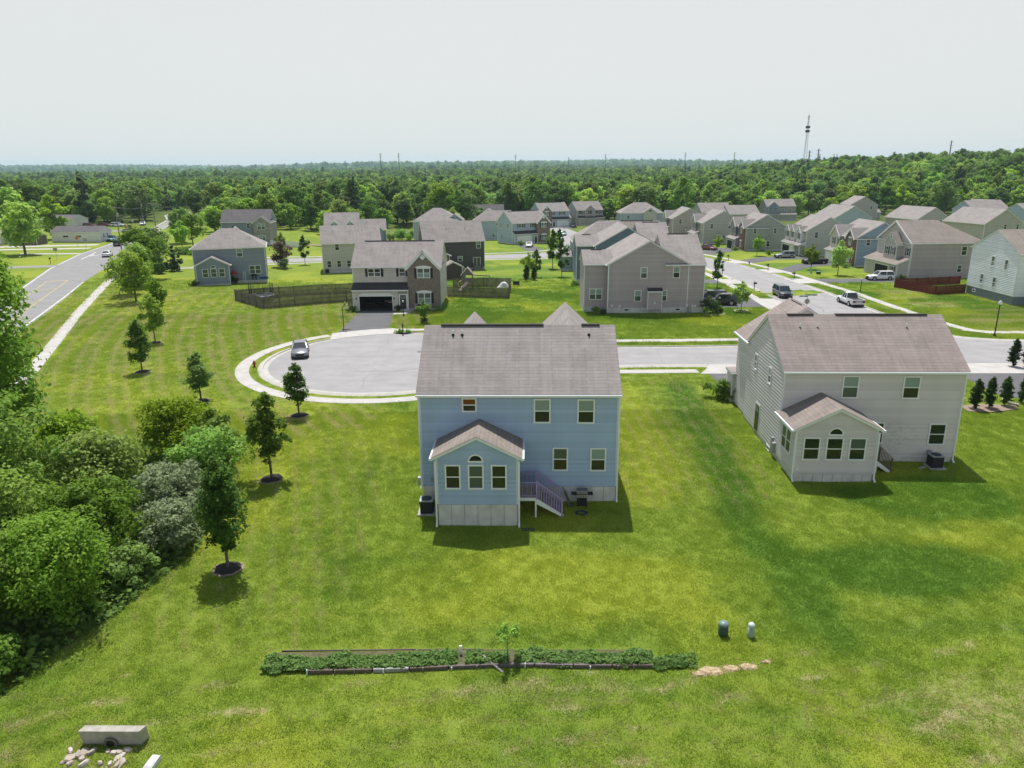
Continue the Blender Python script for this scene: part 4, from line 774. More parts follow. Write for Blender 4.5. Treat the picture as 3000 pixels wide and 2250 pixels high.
wing(h, 8.2, 11.8, -2.6, 1, 4.7, 'y', .8, SLATE, SH_GRY, gutter=False, corners=False); win(h, 'S', 10, 2.6, -2.6, 1.0, 1.2)
h = H_('charcoal brown house with sliding back door behind the playset yard', -12.2, 160.2, 13)
wing(h, -6.6, 6.6, 0, 10, 6.4, 'x', .75, CHAR, SH_GRY); wing(h, -6.9, -1.6, -3.4, 0, 3.7, 'y', .5, CHAR, SH_GRY)
win(h, 'S', 5.3, 4.55, 0, 1.05, 1.6, up=GBLIND, lo=GCURT); win(h, 'S', 1.2, 1.9, 0, 1.1, 1.1, up=GBLIND); win(h, 'S', 4.85, .55, 0, 1.65, 2.1, 'slide', GCURT); win(h, 'S', -2.7, 1.6, -3.4, 1.0, 1.5, up=GBLIND); win(h, 'S', -4.3, 1.6, -3.4, 1.0, 1.5, up=GBLIND)
for x in (-1.2, 2.9): MB().tube([(x, 2.9, 8.3), (x, 2.9, 8.9)], .07, 8).build('vent_pipe', GALV, h)
slab_box('back_stoop', GREYWOOD, h, 4.0, 5.9, -1.4, 0, -.4, .45)
for s in (4.0, 5.85): slab_box('railing', GREYWOOD, h, s, s + .06, -1.4, 0, .45, 1.35)
h = H_('pale blue hip-roofed house behind the charcoal brown house', -23.4, 243, 0)
wing(h, -8.2, 6.5, 0, 12, 6.4, 'hip', .62, SBLUE, SH_GRY); wing(h, 2.5, 7.8, 1.5, 8, 6.5, 'y', .75, MBLUE, SH_GRY, gutter=False); win(h, 'S', 5.2, 7.0, 1.5, .6, .8, 'fixed', GBLIND); rear_windows(h, 0, (-5, 0), (-4, 1))
h = H_('pale blue house with brown brick gable and white garage, white sedan parked in front', 6.8, 228.5, 29)
model_a(h, SBLUE, BR_TAN); 
h = H_('pale blue house with plain back wall left of the blue brick-gabled house', -6.5, 244, 0)
wing(h, -5.6, 4.2, 0, 11, 6.4, 'hip', .72, SBLUE, SH_GRY); wing(h, -1.5, 6.5, 3, 10, 6.4, 'x', .78, SBLUE, SH_GRY); win(h, 'S', 2.2, 4.6, 0, 1.0, 1.4, up=GBLIND); win(h, 'S', .8, 1.0, 0, .9, 1.4, up=GBLIND)
h = H_('far blue house with brick gable and white garage left of the grey gable house', 18.5, 305, 22); model_a(h, SBLUE, BR_TAN, mir=-1)
h = H_('far grey gabled house standing alone before the woods', 33.5, 318, 22)
wing(h, -6.2, 6.2, 0, 9, 6.3, 'x', .72, GREYS, SH_GRY); wing(h, -2.6, 2.2, -.6, 5, 6.2, 'y', .85, TAUPE, SH_GRY, gutter=False); wing(h, -5.8, 6.2, -1.6, 0, 3.1, 'shedS', .4, GREYS, SH_DRK); wing(h, -8.6, -6.2, 3, 8, 3.2, 'x', .4, GREYS, SH_GRY)
for x in (-4.4, -.2, 3.2, 5.2): win(h, 'S', x, 4.5, -.6 if x == -.2 else 0, .9, 1.5, shut=SHUT)
h = H_('slate blue house with big hip roof left of the taupe house', 13.2, 154.5, 0)
wing(h, 0, 15.5, 0, 11, 6.45, 'hip', .68, MBLUE, SH_GRY); wing(h, 6.5, 19, 3.5, 14, 6.45, 'x', .66, MBLUE, SH_MID, vent=True); wing(h, -2.6, .02, 2.5, 7, 3.2, 'x', .45, MBLUE, SH_GRY); win(h, 'S', 2.6, 4.6, 0, 1.9, 1.6, 'dbl', GBLIND, GDARK); win(h, 'S', -1.1, 1.0, 2.5, .9, 1.5, up=GCURT)
# houses facing the right-hand street: front is local -y, turned to face west
def street_house(label, x, y, wallm, gm, brickm=None, roofm=SH_GRY, depth=11.5, mir=1, gopen=True, yaw=-90, dorm=False):
    h = H_(label, x, y, yaw); X = lambda a, b: (min(a * mir, b * mir), max(a * mir, b * mir))
    wing(h, -6.0, 6.0, .6, depth, 6.45, 'x', .58, wallm, roofm, found=.5)
    if brickm: wing(h, *X(1.9, 5.94), 0, 6.5, 6.4, 'y', .95, brickm, roofm, gutter=False, corners=False, found=.3, rake=.35); [win(h, 'S', mir * 3.95, zz, 0, 1.3, 1.6, 'dbl', GCURT, GBLIND, header=WHITE) for zz in (1.0, 4.6)]
    wing(h, *X(-6.0, 1.9), -.9, .62, 3.0, 'shedS', .45, gm, roofm, found=.2); garage_door(h, *X(-5.4, -.6), -.9, 2.15, gopen)
    gw = [(-4.2, 1.5), (-1.4, 1.5)] if not dorm else [(-4.4, 1.3), (-1.1, 1.3), (3.2, 1.3)]
    if not dorm: wing(h, *X(-5.9, -1.2), -.1, 6.5, 6.4, 'y', .9, gm, roofm, z0=3.4, found=0, gutter=False, rake=.3)
    for gx, hw in gw:
        if dorm: wing(h, mir * gx - hw, mir * gx + hw, -.2, 5, 6.0, 'y', 1.0, gm, roofm, z0=3.4, found=0, gutter=False, rake=.25)
        win(h, 'S', mir * (gx + (.2 if not dorm else 0)), 4.2, -.1 if not dorm else -.2, .85, 1.45, up=GDARK, shut=SHUT)
    win(h, 'S', mir * .5, 4.3, .6, .8, 1.4, shut=SHUT)
    if dorm: [slab_box('porch_post', WHITE, h, xx - .1, xx + .1, -.85, -.65, 0, 3.0) for xx in (mir * 2.2, mir * 5.7)]; wing(h, *X(1.9, 6.0), -.9, .62, 3.0, 'shedS', .45, gm, roofm, z0=2.75, found=0, corners=False)
    for yy, zz in ((3.0, 4.6), (8.4, 4.6), (6.8, 1.2)): win(h, 'E', yy, zz, 6.0, .95, 1.5, up=GCURT)
    if not dorm: wing(h, 6.0, 6.7, 4.6, 6.0, 3.0, 'shedS', .01, wallm, SH_DRK, z0=.4, found=0, ov=.1)
    return h
street_house('sage house with red brick gable and stone-trimmed open garage', 62.4, 206, GREEN, STONE, BR_RED)
street_house('light khaki house with white front dormers behind the silver SUV', 72.2, 189.5, KHAKI, WHITES, None, dorm=True)
street_house('blue house with red brick gable behind the black pickup', 74, 166.2, MBLUE, SD('yellowcream', (.55, .52, .44)), BR_RED, gopen=False)
street_house('warm grey house with twin front gables left of the sage house', 56.8, 228.6, GREYS, TAUPE, None, depth=12)
street_house('brown taupe house at the far bend of the street', 53.0, 253.5, TAUPE, GREYS, None, roofm=SH_GRY)
h = H_('tan house with open garage and long side wall behind the red fence', 74.3, 145.2, -88)
wing(h, -6.0, 6.1, .8, 14.5, 6.9, 'hip', .6, TAUPE, SH_MID, found=.4); wing(h, -5.98, 6.08, .6, 7.6, 6.93, 'y', .6, KHAKI, SH_MID, found=.3, gutter=False, skirt=False, rake=.3); slab_box('side_wall', TAUPE, h, 6.09, 6.13, .9, 14.4, .45, 6.88); wing(h, -1.0, 3.4, -.7, 6, 6.5, 'y', .9, KHAKI, SH_MID, z0=3.3, found=0, gutter=False); wing(h, -6.0, 6.1, -1.6, .62, 3.0, 'shedS', .42, KHAKI, SH_MID, found=.2)
garage_door(h, -1.9, 2.9, -1.6, 2.15, True); win(h, 'S', 4.6, .9, -1.6, .9, 1.4, shut=SHUT); win(h, 'S', 5.2, 4.3, .6, .9, 1.5, shut=SHUT)
for x in (.2, 2.3): win(h, 'S', x, 4.2, -.7, .85, 1.5, up=GDARK, shut=SHUT)
win(h, 'S', 1.2, 7.2, -.7, .7, .7, 'fixed', GBLIND); win(h, 'E', 10.8, 4.4, 6.14, 1.1, 1.7, up=GDARK); win(h, 'E', 10.4, 1.2, 6.14, .95, 1.4, up=GCURT)
h = H_('white-sided house with tall grey foundation at the right edge', 74.0, 113.1, -90)
WL = siding('siding_white_lap', (.74, .77, .82), lap=False)
wing(h, -5.7, 5.7, 0, 13, 7.65, 'y', .52, WL, SH_MID, found=1.3, lap='S', bulge='S', fmat=plain('painted_foundation', (.17, .20, .23), .8))
for x, zz in ((-.1, 5.0), (3.1, 4.85), (-2.1, 2.05), (1.0, 1.95)): win(h, 'S', x, zz, 0, .85, 1.6, up=GCURT)
win(h, 'S', -3.6, .55, .02, .8, .45, 'fixed'); wing(h, 5.7, 8, 3, 10, 3.4, 'shedS', .01, TAUPE, SH_MID)
# roofs on the next street over and scattered houses further off
def back_house(label, x, y, yaw, W, D, wallm, roofm=SH_GRY, roof='y', pitch=.6, ze=6.4, wins=((-2.5, 4.6), (2.5, 4.6), (2.0, 1.2)), wf='S', wing2=None):
    h = H_(label, x, y, yaw); wing(h, -W / 2, W / 2, 0, D, ze, roof, pitch, wallm, roofm)
    for u, zz in wins: win(h, wf, u, zz, 0 if wf == 'S' else (-W / 2 if wf == 'W' else W / 2), .95, 1.4)
    if wing2: wing(h, *wing2)
    return h
back_house('grey-walled house with long pale roof left of the tan house roof', 131, 232, 10, 11.5, 15, GREYS)
back_house('grey house with pale roof and small vents behind the white house', 136.5, 207, 12, 12.5, 15, GREYS, wins=((.5, 4.7), (4.6, 4.6)))
h = back_house('bright blue house far right beyond the pale roofs', 178, 296, -80, 11, 16, SBLUE, wins=((-3, 4.5),))
h = back_house('blue house with white garage at the far right edge', 176, 262, -70, 11, 14, SBLUE, wins=((-1, 4.6),)); h['label'] = 'blue house with white garage at the far right edge'
h = H_('grey-roofed house half hidden by trees at the upper right', 205, 330, -60); wing(h, -6, 6, 0, 10, 5.5, 'x', .6, LGREY, SH_GRY); win(h, 'S', 0, 3.5, 0, 1, 1.3)
back_house('beige gabled house in front of round green trees', 160, 341, -4, 12, 13, KHAKI, wins=((3.2, 4.4),), wing2=(6, 8.4, 2, 8, 3.0, 'x', .4, KHAKI, SH_GRY))
back_house('light blue house behind the khaki dormer house', 111, 243, 4, 12, 15, SBLUE, wins=())
h = H_('sage house with craftsman front gable and long porch far up the street', 121, 337, 2)
wing(h, -6.6, 6.6, 0, 8, 6.4, 'x', .68, GREEN, SH_GRY); wing(h, -6.2, -1.4, -1.0, 5, 6.3, 'y', .8, SLATE, SH_GRY, z0=0, gutter=False); wing(h, -6.4, 6.4, -2.4, 0, 2.9, 'shedS', .35, GREEN, SH_GRY)
for x in (-4.9, -2.7, 1.2, 4.4): win(h, 'S', x, 4.2, -1 if x < 0 else 0, .9, 1.5 if x < 0 else 1.0)
h = H_('long pale-roofed house behind the twin-gabled grey house', 83, 292, 5); wing(h, -9, 3, 0, 11, 6.2, 'x', .6, GREYS, SH_GRY); wing(h, 1, 13, -3, 8, 5.6, 'x', .55, GREYS, SH_GRY); win(h, 'S', 4, 3.2, -3, 1, 1.3); win(h, 'S', 9, 3.2, -3, 1, 1.3)
h = H_('white house with dormers on the rise before the pines', 145, 440, -8); wing(h, -9, 3, 0, 9, 4.2, 'x', .6, WHITES, SH_GRY, z0=0); wing(h, 3, 11, -2, 8, 5.4, 'y', .8, WHITES, SH_SLT); wing(h, -2, 3, 1, 8, 6.6, 'y', .8, WHITES, SH_SLT); win(h, 'S', 7, 3.5, -2, 1.2, 1.4); win(h, 'S', .5, 5.0, 1, 1.2, 1.2); win(h, 'S', -5, 1.5, 0, 2, 1.4, 'dbl')
h = H_('pale house with hip roof and arched window behind the brown taupe house', 52, 300, 0); wing(h, -8, 9, 0, 12, 5.8, 'hip', .62, SBLUE, SH_GRY); wing(h, 1, 6, -1, 5, 6.0, 'y', .7, LGREY, SH_GRY, gutter=False); win(h, 'S', 3.5, 6.2, -1, 1.6, .8, 'arch'); win(h, 'S', -5, 3.4, 0, 1, 1.4)
h = H_('dark slate-roofed house among trees behind the pale hip roofs', 83, 395, 8); wing(h, -9, 6, 0, 10, 3.6, 'x', .75, GREYS, SH_SLT); wing(h, -1, 5, -3, 4, 4.0, 'y', .8, LGREY, SH_SLT); win(h, 'S', 2, 2.2, -3, 1.5, 1.3)
for (lb, x, y, W, wm, rm, yaw, ze) in (('brown-roofed bungalow among the trees, far left of the woods', -88, 352, 15, KHAKI, SH_SLT, 5, 3.4), ('wide grey-roofed bungalow tucked into the woods', -72, 395, 26, LGREY, SH_SLT, -6, 3.6), ('blue-grey cottage with steep roof and chimney in the woods', -30, 365, 10, SBLUE, SH_GRY, 20, 4.8), ('dark-roofed house among trees behind the pale blue hip roof', -10, 332, 14, LGREY, SH_SLT, 3, 4.6), ('small blue shed-roofed house under the trees near the power pole', 171, 420, 12, SBLUE, SH_GRY, 5, 3.6)):
    h = H_(lb, x, y, yaw); wing(h, -W / 2, W / 2, 0, 9, ze, 'x', .75, wm, rm); wing(h, 1, W / 2 - 1, -2, 4, ze, 'y', .8, wm, rm, gutter=False); win(h, 'S', W / 4, ze - 1.9, -2, 1.4, 1.3); win(h, 'S', -W / 4, ze - 1.9, 0, 1.4, 1.3)
    if 'chimney' in lb: slab_box('chimney', LGREY, h, -1, 0, 4, 5, ze, ze + 5)
h = H_('long white garage with grey roof beside the main road', -128.8, 221, -2); wing(h, -7.2, 7.2, 0, 6.5, 3.1, 'x', .45, WHITES, SH_SLT, found=.1, gutter=False)
for x in (-3, .9): win(h, 'S', x, 1.4, 0, 1.7, .7, 'slide', GDARK)
win(h, 'E', 2.2, 1.2, 7.2, .8, 1.2); win(h, 'E', 4.2, 1.2, 7.2, .8, 1.2)
h = H_('white single-storey house behind the long white garage', -171, 281, -12); wing(h, -8, 8, 0, 8, 3.2, 'x', .35, WHITES, SH_SLT); win(h, 'S', -5.5, 1.2, 0, 1.4, 1.2, 'dbl'); win(h, 'S', 1, 1.2, 0, 1.4, 1.2); front_door(h, -2.5, 0, .2)
h = H_('low white house with grey roof at the far left edge', -152, 213, 4); wing(h, -5, 6, 0, 7, 2.7, 'x', .4, WHITES, SH_GRY, gutter=False); win(h, 'S', 2, 1.0, 0, 1.2, 1.1)
h = thing('storage_building', 'dark brown timber shed with open carport under the big road tree', 'shed', (-139.5, 213, hz(-139, 213)), 0); wing(h, -4, 4, 0, 5, 2.4, 'x', .35, WOOD, SH_SLT, found=.1, gutter=False)
# ---------------------------------------------------------------- vegetation
LF = dict(
    dark=leafmat('leaf_dark', (.060, .115, .022), (.145, .225, .042)), mid=leafmat('leaf_mid', (.085, .150, .024), (.185, .265, .048)), mid2=leafmat('leaf_bed', (.15, .27, .05), (.28, .43, .10)), bright=leafmat('leaf_bright', (.135, .22, .028), (.28, .37, .06)),
    yellow=leafmat('leaf_yellowgreen', (.105, .185, .030), (.21, .31, .06)), grey=leafmat('leaf_grey', (.175, .21, .10), (.34, .38, .22)), conifer=leafmat('needle', (.030, .058, .026), (.075, .118, .050), .2), purple=leafmat('leaf_purple', (.075, .045, .038), (.19, .125, .10)), arb=leafmat('leaf_arbor', (.020, .042, .012), (.055, .09, .024), .15))
def crown_mesh(name, seed, rx, z0, z1, shape, n, leaf, mat, lobes=22, lobe_r=.34, flat=.0, inner=.25):
    """crown of many small leaf faces gathered into uneven clumps through the crown's volume"""
    g = np.random.RandomState(seed); H = z1 - z0
    def prof(t):
        if shape == 'round': return np.sqrt(np.clip(1 - (2 * t - 1) ** 2, 0, 1)) ** .85
        if shape == 'ovoid': return np.clip(np.sin(np.pi * np.clip(t, 0, 1) ** .72), 0, 1) ** .75
        if shape == 'cone': return (1 - t) ** .85 * .97 + .03
        if shape == 'spread': return np.clip(np.sin(np.pi * np.clip(t * .86 + .1, 0, 1)), 0, 1) ** .6
        if shape == 'column': return np.clip(np.minimum(t * 6, (1 - t) * 1.9 + .12), 0, 1) ** .8
        return np.ones_like(t)
    t = g.rand(lobes * 3) ** (.8 if shape != 'cone' else 1.25); a = g.rand(lobes * 3) * 2 * np.pi; rr = np.sqrt(g.rand(lobes * 3))
    t = t[:lobes]; a = a[:lobes]; rr = rr[:lobes]; asym = 1 + .22 * np.sin(a * 2 + g.rand() * 6) + .15 * np.sin(a * 3 + g.rand() * 6)
    R_ = prof(t) * rx * asym; LR = rx * lobe_r * (.55 + .8 * g.rand(lobes)) * np.clip(prof(t) + .25, .3, 1)
    if shape == 'cone': LR = LR * .7
    cx = R_ * rr * np.cos(a); cy = R_ * rr * np.sin(a); cz = z0 + LR * .5 + t * (H - LR * .9)
    wgt = LR ** 2; li = g.choice(lobes, n, p=wgt / wgt.sum())
    d = g.normal(size=(n, 3)); d[:, 2] = d[:, 2] * .9 + .25; d /= np.linalg.norm(d, axis=1)[:, None]
    rq = g.rand(n); rad = np.where(rq < inner, g.rand(n) ** .5, np.where(rq < inner + .14, 1.05 + .5 * g.rand(n) ** 2, .62 + .5 * g.rand(n))) * LR[li]
    an = np.abs(g.normal(size=(lobes, 3)) * .3 + 1.0)
    P = np.stack([cx[li], cy[li], cz[li]], 1) + d * rad[:, None] * an[li] * np.array([1, 1, .85]); P[:, 2] = np.clip(P[:, 2], z0 - .15 * H, None)
    N = d * .75 + g.normal(size=(n, 3)) * .55 + np.array([0, 0, .75]); N /= np.linalg.norm(N, axis=1)[:, None]
    U = np.cross(N, g.normal(size=(n, 3))); U /= np.linalg.norm(U, axis=1)[:, None]; W_ = np.cross(N, U)
    s = (leaf * (.55 + .9 * g.rand(n)))[:, None]
    bend = N * s * .22
    V = np.stack([P - U * s * .62, P + W_ * s * .40 - bend * .0 + bend, P + U * s * .62, P - W_ * s * .40 + bend], 1).reshape(-1, 3)
    F = np.arange(n * 4).reshape(n, 4)
    tint = np.clip(.45 * g.rand(lobes)[li] + .35 * g.rand(n) + .2 * ((P[:, 2] - z0) / H), 0, 1)
    return np_quads(name, V, F, mat, {'tint': tint}, facedom=True)
def trunk_mesh(name, seed, h, r, top, rx, mat=None, limbs=6):
    g = random.Random(seed); mb = MB(); bend = (g.uniform(-.04, .04) * h, g.uniform(-.04, .04) * h)
    mb.tube([(0, 0, -.3), (0, 0, h * .25), (bend[0] * .5, bend[1] * .5, h * .6), (bend[0], bend[1], top)], [r * 1.25, r, r * .72, r * .2], 7)
    for i in range(limbs):
        z = h * (.35 + .5 * i / limbs); a = i * 2.4 + g.random(); L = rx * g.uniform(.5, .85); mb.tube([(bend[0] * .5, bend[1] * .5, z), (math.cos(a) * L * .5, math.sin(a) * L * .5, z + L * .35), (math.cos(a) * L, math.sin(a) * L, z + L * .8)], [r * .42, r * .28, r * .08], 5)
    return mb.mesh(name, mat or BARK)
TP = {}
def proto(key, **k):
    if key not in TP:
        seed = k.get('seed', 1); TP[key] = (crown_mesh('crown', seed, k['rx'], k['z0'], k['z1'], k['shape'], k['n'], k['leaf'], LF[k['mat']], k.get('lobes', 22), k.get('lobe_r', .34), inner=k.get('inner', .25)), trunk_mesh('trunk', seed, k['z1'] * .8, k.get('r', .2), k['z1'] * .85, k['rx'], limbs=k.get('limbs', 6)))
    return TP[key]
def tree(name, label, cat, x, y, key, s=1., rz=0., group=None, sz=None, z=None):
    c, t = TP[key]; o = thing(name, label, cat, (x, y, (hz(x, y) if z is None else z)), rz, group); o.scale = (s, s, sz or s); inst('crown', c, o); inst('trunk', t, o); return o
# -- young street trees in mulch rings (near)
def mulch_ring(label, x, y, r=.75, mat=MULCH, edge=MULCHP):
    o = thing('mulch_ring', label, 'mulch ring', (x, y, hz(x, y))); g = random.Random(int(x * 10)); prof = []
    rim = [(r * 1.18 * (1 + .1 * g.uniform(-1, 1)) * math.cos(i * .3142), r * 1.18 * (1 + .1 * g.uniform(-1, 1)) * math.sin(i * .3142)) for i in range(20)]
    mb = MB()
    for i in range(20): a, b = rim[i], rim[(i + 1) % 20]; mb.poly([(0, 0, .05), (a[0], a[1], .0), (b[0], b[1], .0)])
    mb.build('bare_edge', edge, o)
    mb = MB(); inn = [(p[0] * .82, p[1] * .82) for p in rim]
    for i in range(20):
        a, b = inn[i], inn[(i + 1) % 20]; mb.poly([(a[0] * .55, a[1] * .55, .13), (a[0], a[1], .03), (b[0], b[1], .03), (b[0] * .55, b[1] * .55, .13)]); mb.poly([(0, 0, .10), (a[0] * .55, a[1] * .55, .13), (b[0] * .55, b[1] * .55, .13)])
    mb.build('mulch', mat, o); return o
proto('young1', rx=1.15, z0=1.0, z1=6.5, shape='ovoid', n=5200, leaf=.16, mat='dark', lobes=80, lobe_r=.36, r=.075, seed=11, limbs=9); proto('young2', rx=1.15, z0=1.1, z1=6.2, shape='ovoid', n=4600, leaf=.16, mat='dark', lobes=64, lobe_r=.38, r=.075, seed=23, limbs=9)
proto('young3', rx=1.2, z0=1.3, z1=4.6, shape='round', n=2600, leaf=.17, mat='mid', lobes=40, lobe_r=.36, r=.06, seed=37, limbs=7); proto('young4', rx=1.05, z0=1.0, z1=5.4, shape='ovoid', n=2400, leaf=.19, mat='bright', lobes=44, lobe_r=.36, r=.06, seed=41, limbs=7)
ny_ = (('nearest the camera, left of the garden bed', -15.6, 35.7, 'young1', 1., 1.02), ('left of the blue house, second from the camera', -16.6, 46.7, 'young2', 1.05, 1.0), ('in front of the cul-de-sac sidewalk', -18.2, 59.4, 'young2', .86, .75), ('left of the cul-de-sac sidewalk', -28.2, 63.5, 'young2', 1.0, .74), ('on the striped lawn nearest', -38.5, 73.8, 'young1', .92, .86), ('in the middle of the striped lawn', -43.4, 87.3, 'young4', 1.2, 1.15), ('at the far end of striped lawn', -49.0, 100.2, 'young4', 1.25, 1.2))
for (lb, x, y, k, s, sz) in ny_:
    tree('young_tree', 'young leafy tree in a mulch ring, ' + lb, 'tree', x, y, k, s, x, sz=sz); mulch_ring('dark mulch ring under the young tree ' + lb.split(',')[0], x, y)
# -- thicket on the left
def bush(name, lb, x, y, h, r, shape, n, leaf, mat, seed, z0=None, lobes=26, cat='shrub', tr=.1, lobe_r=.25):
    key = ('b', seed); proto(key, rx=r, z0=h * .04 if z0 is None else z0, z1=h, shape=shape, n=n, leaf=leaf, mat=mat, lobes=int(lobes * 2.4), seed=seed, r=tr, lobe_r=lobe_r, inner=.2); return tree(name, lb, cat, x, y, key, 1, 0)
bush('tall_tree', 'tall dark leafy tree rising along the left edge of the picture', -36.7, 47.0, 20.0, 5.6, 'ovoid', 32000, .28, 'mid', 101, .8, 75, 'tree', .3, .24)
bush('broadleaf_tree', 'dark green tree below the tall tree at the left edge', -31.5, 40, 8.2, 3.6, 'round', 12000, .21, 'mid', 102, .3, 40, 'tree', .16)
bush('broadleaf_tree', 'bright fine-leaved tree at the back of the thicket', -24.2, 50.4, 4.7, 2.7, 'spread', 11000, .17, 'bright', 103, .5, 38, 'tree', .11)
bush('broadleaf_tree', 'mid green tree at the back right of the thicket', -21.4, 49.2, 4.3, 1.7, 'ovoid', 5000, .2, 'mid', 104, .3, 28, 'tree', .09)
bush('leafy_shrub', 'yellow-green shrub beside the grey-leaved bushes', -20.2, 45.2, 4.2, 2.1, 'round', 8000, .16, 'yellow', 105, .2, 30)
bush('silver_shrub', 'larger silvery grey-leaved shrub in the thicket', -20.8, 41.0, 3.6, 2.1, 'round', 7500, .15, 'grey', 106, .1, 36)
bush('silver_shrub', 'smaller silvery grey-leaved shrub at the lawn edge of the thicket', -19.6, 38.0, 2.8, 1.75, 'round', 6000, .14, 'grey', 107, .05, 30)
bush('leafy_shrub', 'light green shrub in the middle of the thicket', -23.4, 37.0, 4.6, 2.5, 'round', 10000, .17, 'yellow', 108, .1, 34)
bush('leafy_shrub', 'large bright green leafy shrub at the front of the thicket', -22.4, 31.6, 5.2, 2.7, 'round', 17000, .14, 'bright', 109, .1, 60)
bush('broadleaf_tree', 'dark green tree in the lower left corner of the thicket', -26.0, 28.5, 5.8, 3.0, 'round', 13000, .18, 'bright', 110, .1, 38, 'tree', .12)
bush('broadleaf_tree', 'mid green tree deep in the thicket', -27.8, 34.5, 6.4, 3.2, 'round', 11000, .2, 'bright', 111, .2, 38, 'tree', .13)
bush('leafy_shrub', 'pale green open shrub behind the thicket near the lawn', -27.2, 44.5, 4.2, 2.8, 'spread', 6500, .21, 'bright', 112, .1, 34)
bush('leafy_shrub', 'small light shrub at the far left end of the thicket', -32.5, 50.5, 3.4, 2.4, 'spread', 5000, .2, 'bright', 113, .1, 28)
bush('leafy_shrub', 'low dark shrub at the front edge of the thicket', -20.3, 34.6, 1.9, 1.3, 'round', 3000, .15, 'mid', 114, .0, 18)
bush('leafy_shrub', 'low shrub where the thicket meets the bottom left lawn', -23.0, 27.2, 1.8, 1.4, 'round', 3000, .16, 'mid', 115, .0, 18)
bush('broadleaf_tree', 'dark tree outside the lower left corner of the picture', -31, 25.5, 9.0, 4.0, 'round', 9000, .3, 'dark', 116, .2, 36, 'tree', .18)
g = np.random.RandomState(5); n = 9000       # undergrowth between the shrubs
edge = [(-21.6, 25.6), (-20.8, 28.5), (-19.6, 31.6), (-18.9, 34.3), (-18.0, 37.5), (-18.4, 41), (-19.6, 45), (-20.5, 50), (-22, 52.5)]
yy = 25 + 28 * g.rand(n); xe = np.interp(yy, [e[1] for e in edge], [e[0] for e in edge]); xx = xe - np.abs(g.normal(size=n)) * 4.0 - .1 * g.rand(n); zz = hz_np(xx, yy) + g.rand(n) ** 1.6 * np.clip((xe - xx) * .9, .25, 1.1)
P = np.stack([xx, yy, zz], 1); N = g.normal(size=(n, 3)) * .7 + np.array([0, 0, 1.]); N /= np.linalg.norm(N, axis=1)[:, None]; U = np.cross(N, g.normal(size=(n, 3))); U /= np.linalg.norm(U, axis=1)[:, None]; W_ = np.cross(N, U); s = (.11 + .15 * g.rand(n))[:, None]
tag(inst('undergrowth', np_quads('undergrowth', np.stack([P - U * s, P + W_ * s * .6, P + U * s, P - W_ * s * .6], 1).reshape(-1, 3), np.arange(n * 4).reshape(n, 4), LF['mid'], {'tint': g.rand(n)}, facedom=True)), 'low leafy undergrowth filling the thicket', 'undergrowth', kind='stuff')
# -- prototypes for middle and far trees
for i, (m, sh, rx, z1, lob) in enumerate((('mid', 'round', 5.2, 15, 30), ('bright', 'round', 5.0, 13.5, 28), ('dark', 'round', 5.6, 16.5, 32), ('mid', 'ovoid', 4.2, 17, 30), ('bright', 'ovoid', 4.0, 15, 28), ('yellow', 'spread', 4.8, 12.5, 26), ('dark', 'ovoid', 4.6, 18, 30))):
    proto(('f', i), rx=rx, z0=1.6, z1=z1, shape=sh, n=3000, leaf=.72, mat=m, lobes=int(lob * 1.5), lobe_r=.30, seed=200 + i, r=.28, inner=.12)
for i in range(2): proto(('c', i), rx=3.0 + .5 * i, z0=.6, z1=17 + 2 * i, shape='cone', n=2200, leaf=.7, mat='conifer', lobes=60, lobe_r=.34, seed=230 + i, r=.22, inner=.1)
proto('mid_r', rx=2.6, z0=1.6, z1=7.0, shape='round', n=3400, leaf=.32, mat='mid', lobes=40, lobe_r=.3, seed=241, r=.12); proto('mid_b', rx=2.6, z0=1.4, z1=7.0, shape='ovoid', n=3400, leaf=.3, mat='bright', lobes=44, lobe_r=.3, seed=242, r=.12); proto('mid_c', rx=2.0, z0=.2, z1=6.0, shape='cone', n=2400, leaf=.3, mat='conifer', lobes=50, seed=243, r=.1); proto('mid_p', rx=2.2, z0=1.2, z1=5.6, shape='round', n=2300, leaf=.3, mat='purple', lobes=24, seed=244, r=.1); proto('slim', rx=.95, z0=1.2, z1=6.5, shape='ovoid', n=1800, leaf=.24, mat='dark', lobes=26, lobe_r=.42, seed=245, r=.06); proto('slimb', rx=1.3, z0=1.5, z1=5.2, shape='ovoid', n=1600, leaf=.25, mat='bright', lobes=20, lobe_r=.42, seed=246, r=.06)
proto('arb', rx=.33, z0=.03, z1=2.35, shape='column', n=6500, leaf=.07, mat='arb', lobes=110, lobe_r=.46, seed=250, r=.05, limbs=0); proto('shrub', rx=1.0, z0=.03, z1=1.3, shape='round', n=1500, leaf=.14, mat='mid', lobes=18, seed=251, r=.04, limbs=0); proto('shruby', rx=1.0, z0=.03, z1=1.2, shape='round', n=1300, leaf=.14, mat='yellow', lobes=18, seed=252, r=.04, limbs=0); proto('evg', rx=1.2, z0=.03, z1=2.4, shape='round', n=2400, leaf=.14, mat='arb', lobes=26, seed=253, r=.05, limbs=0)
T = tree
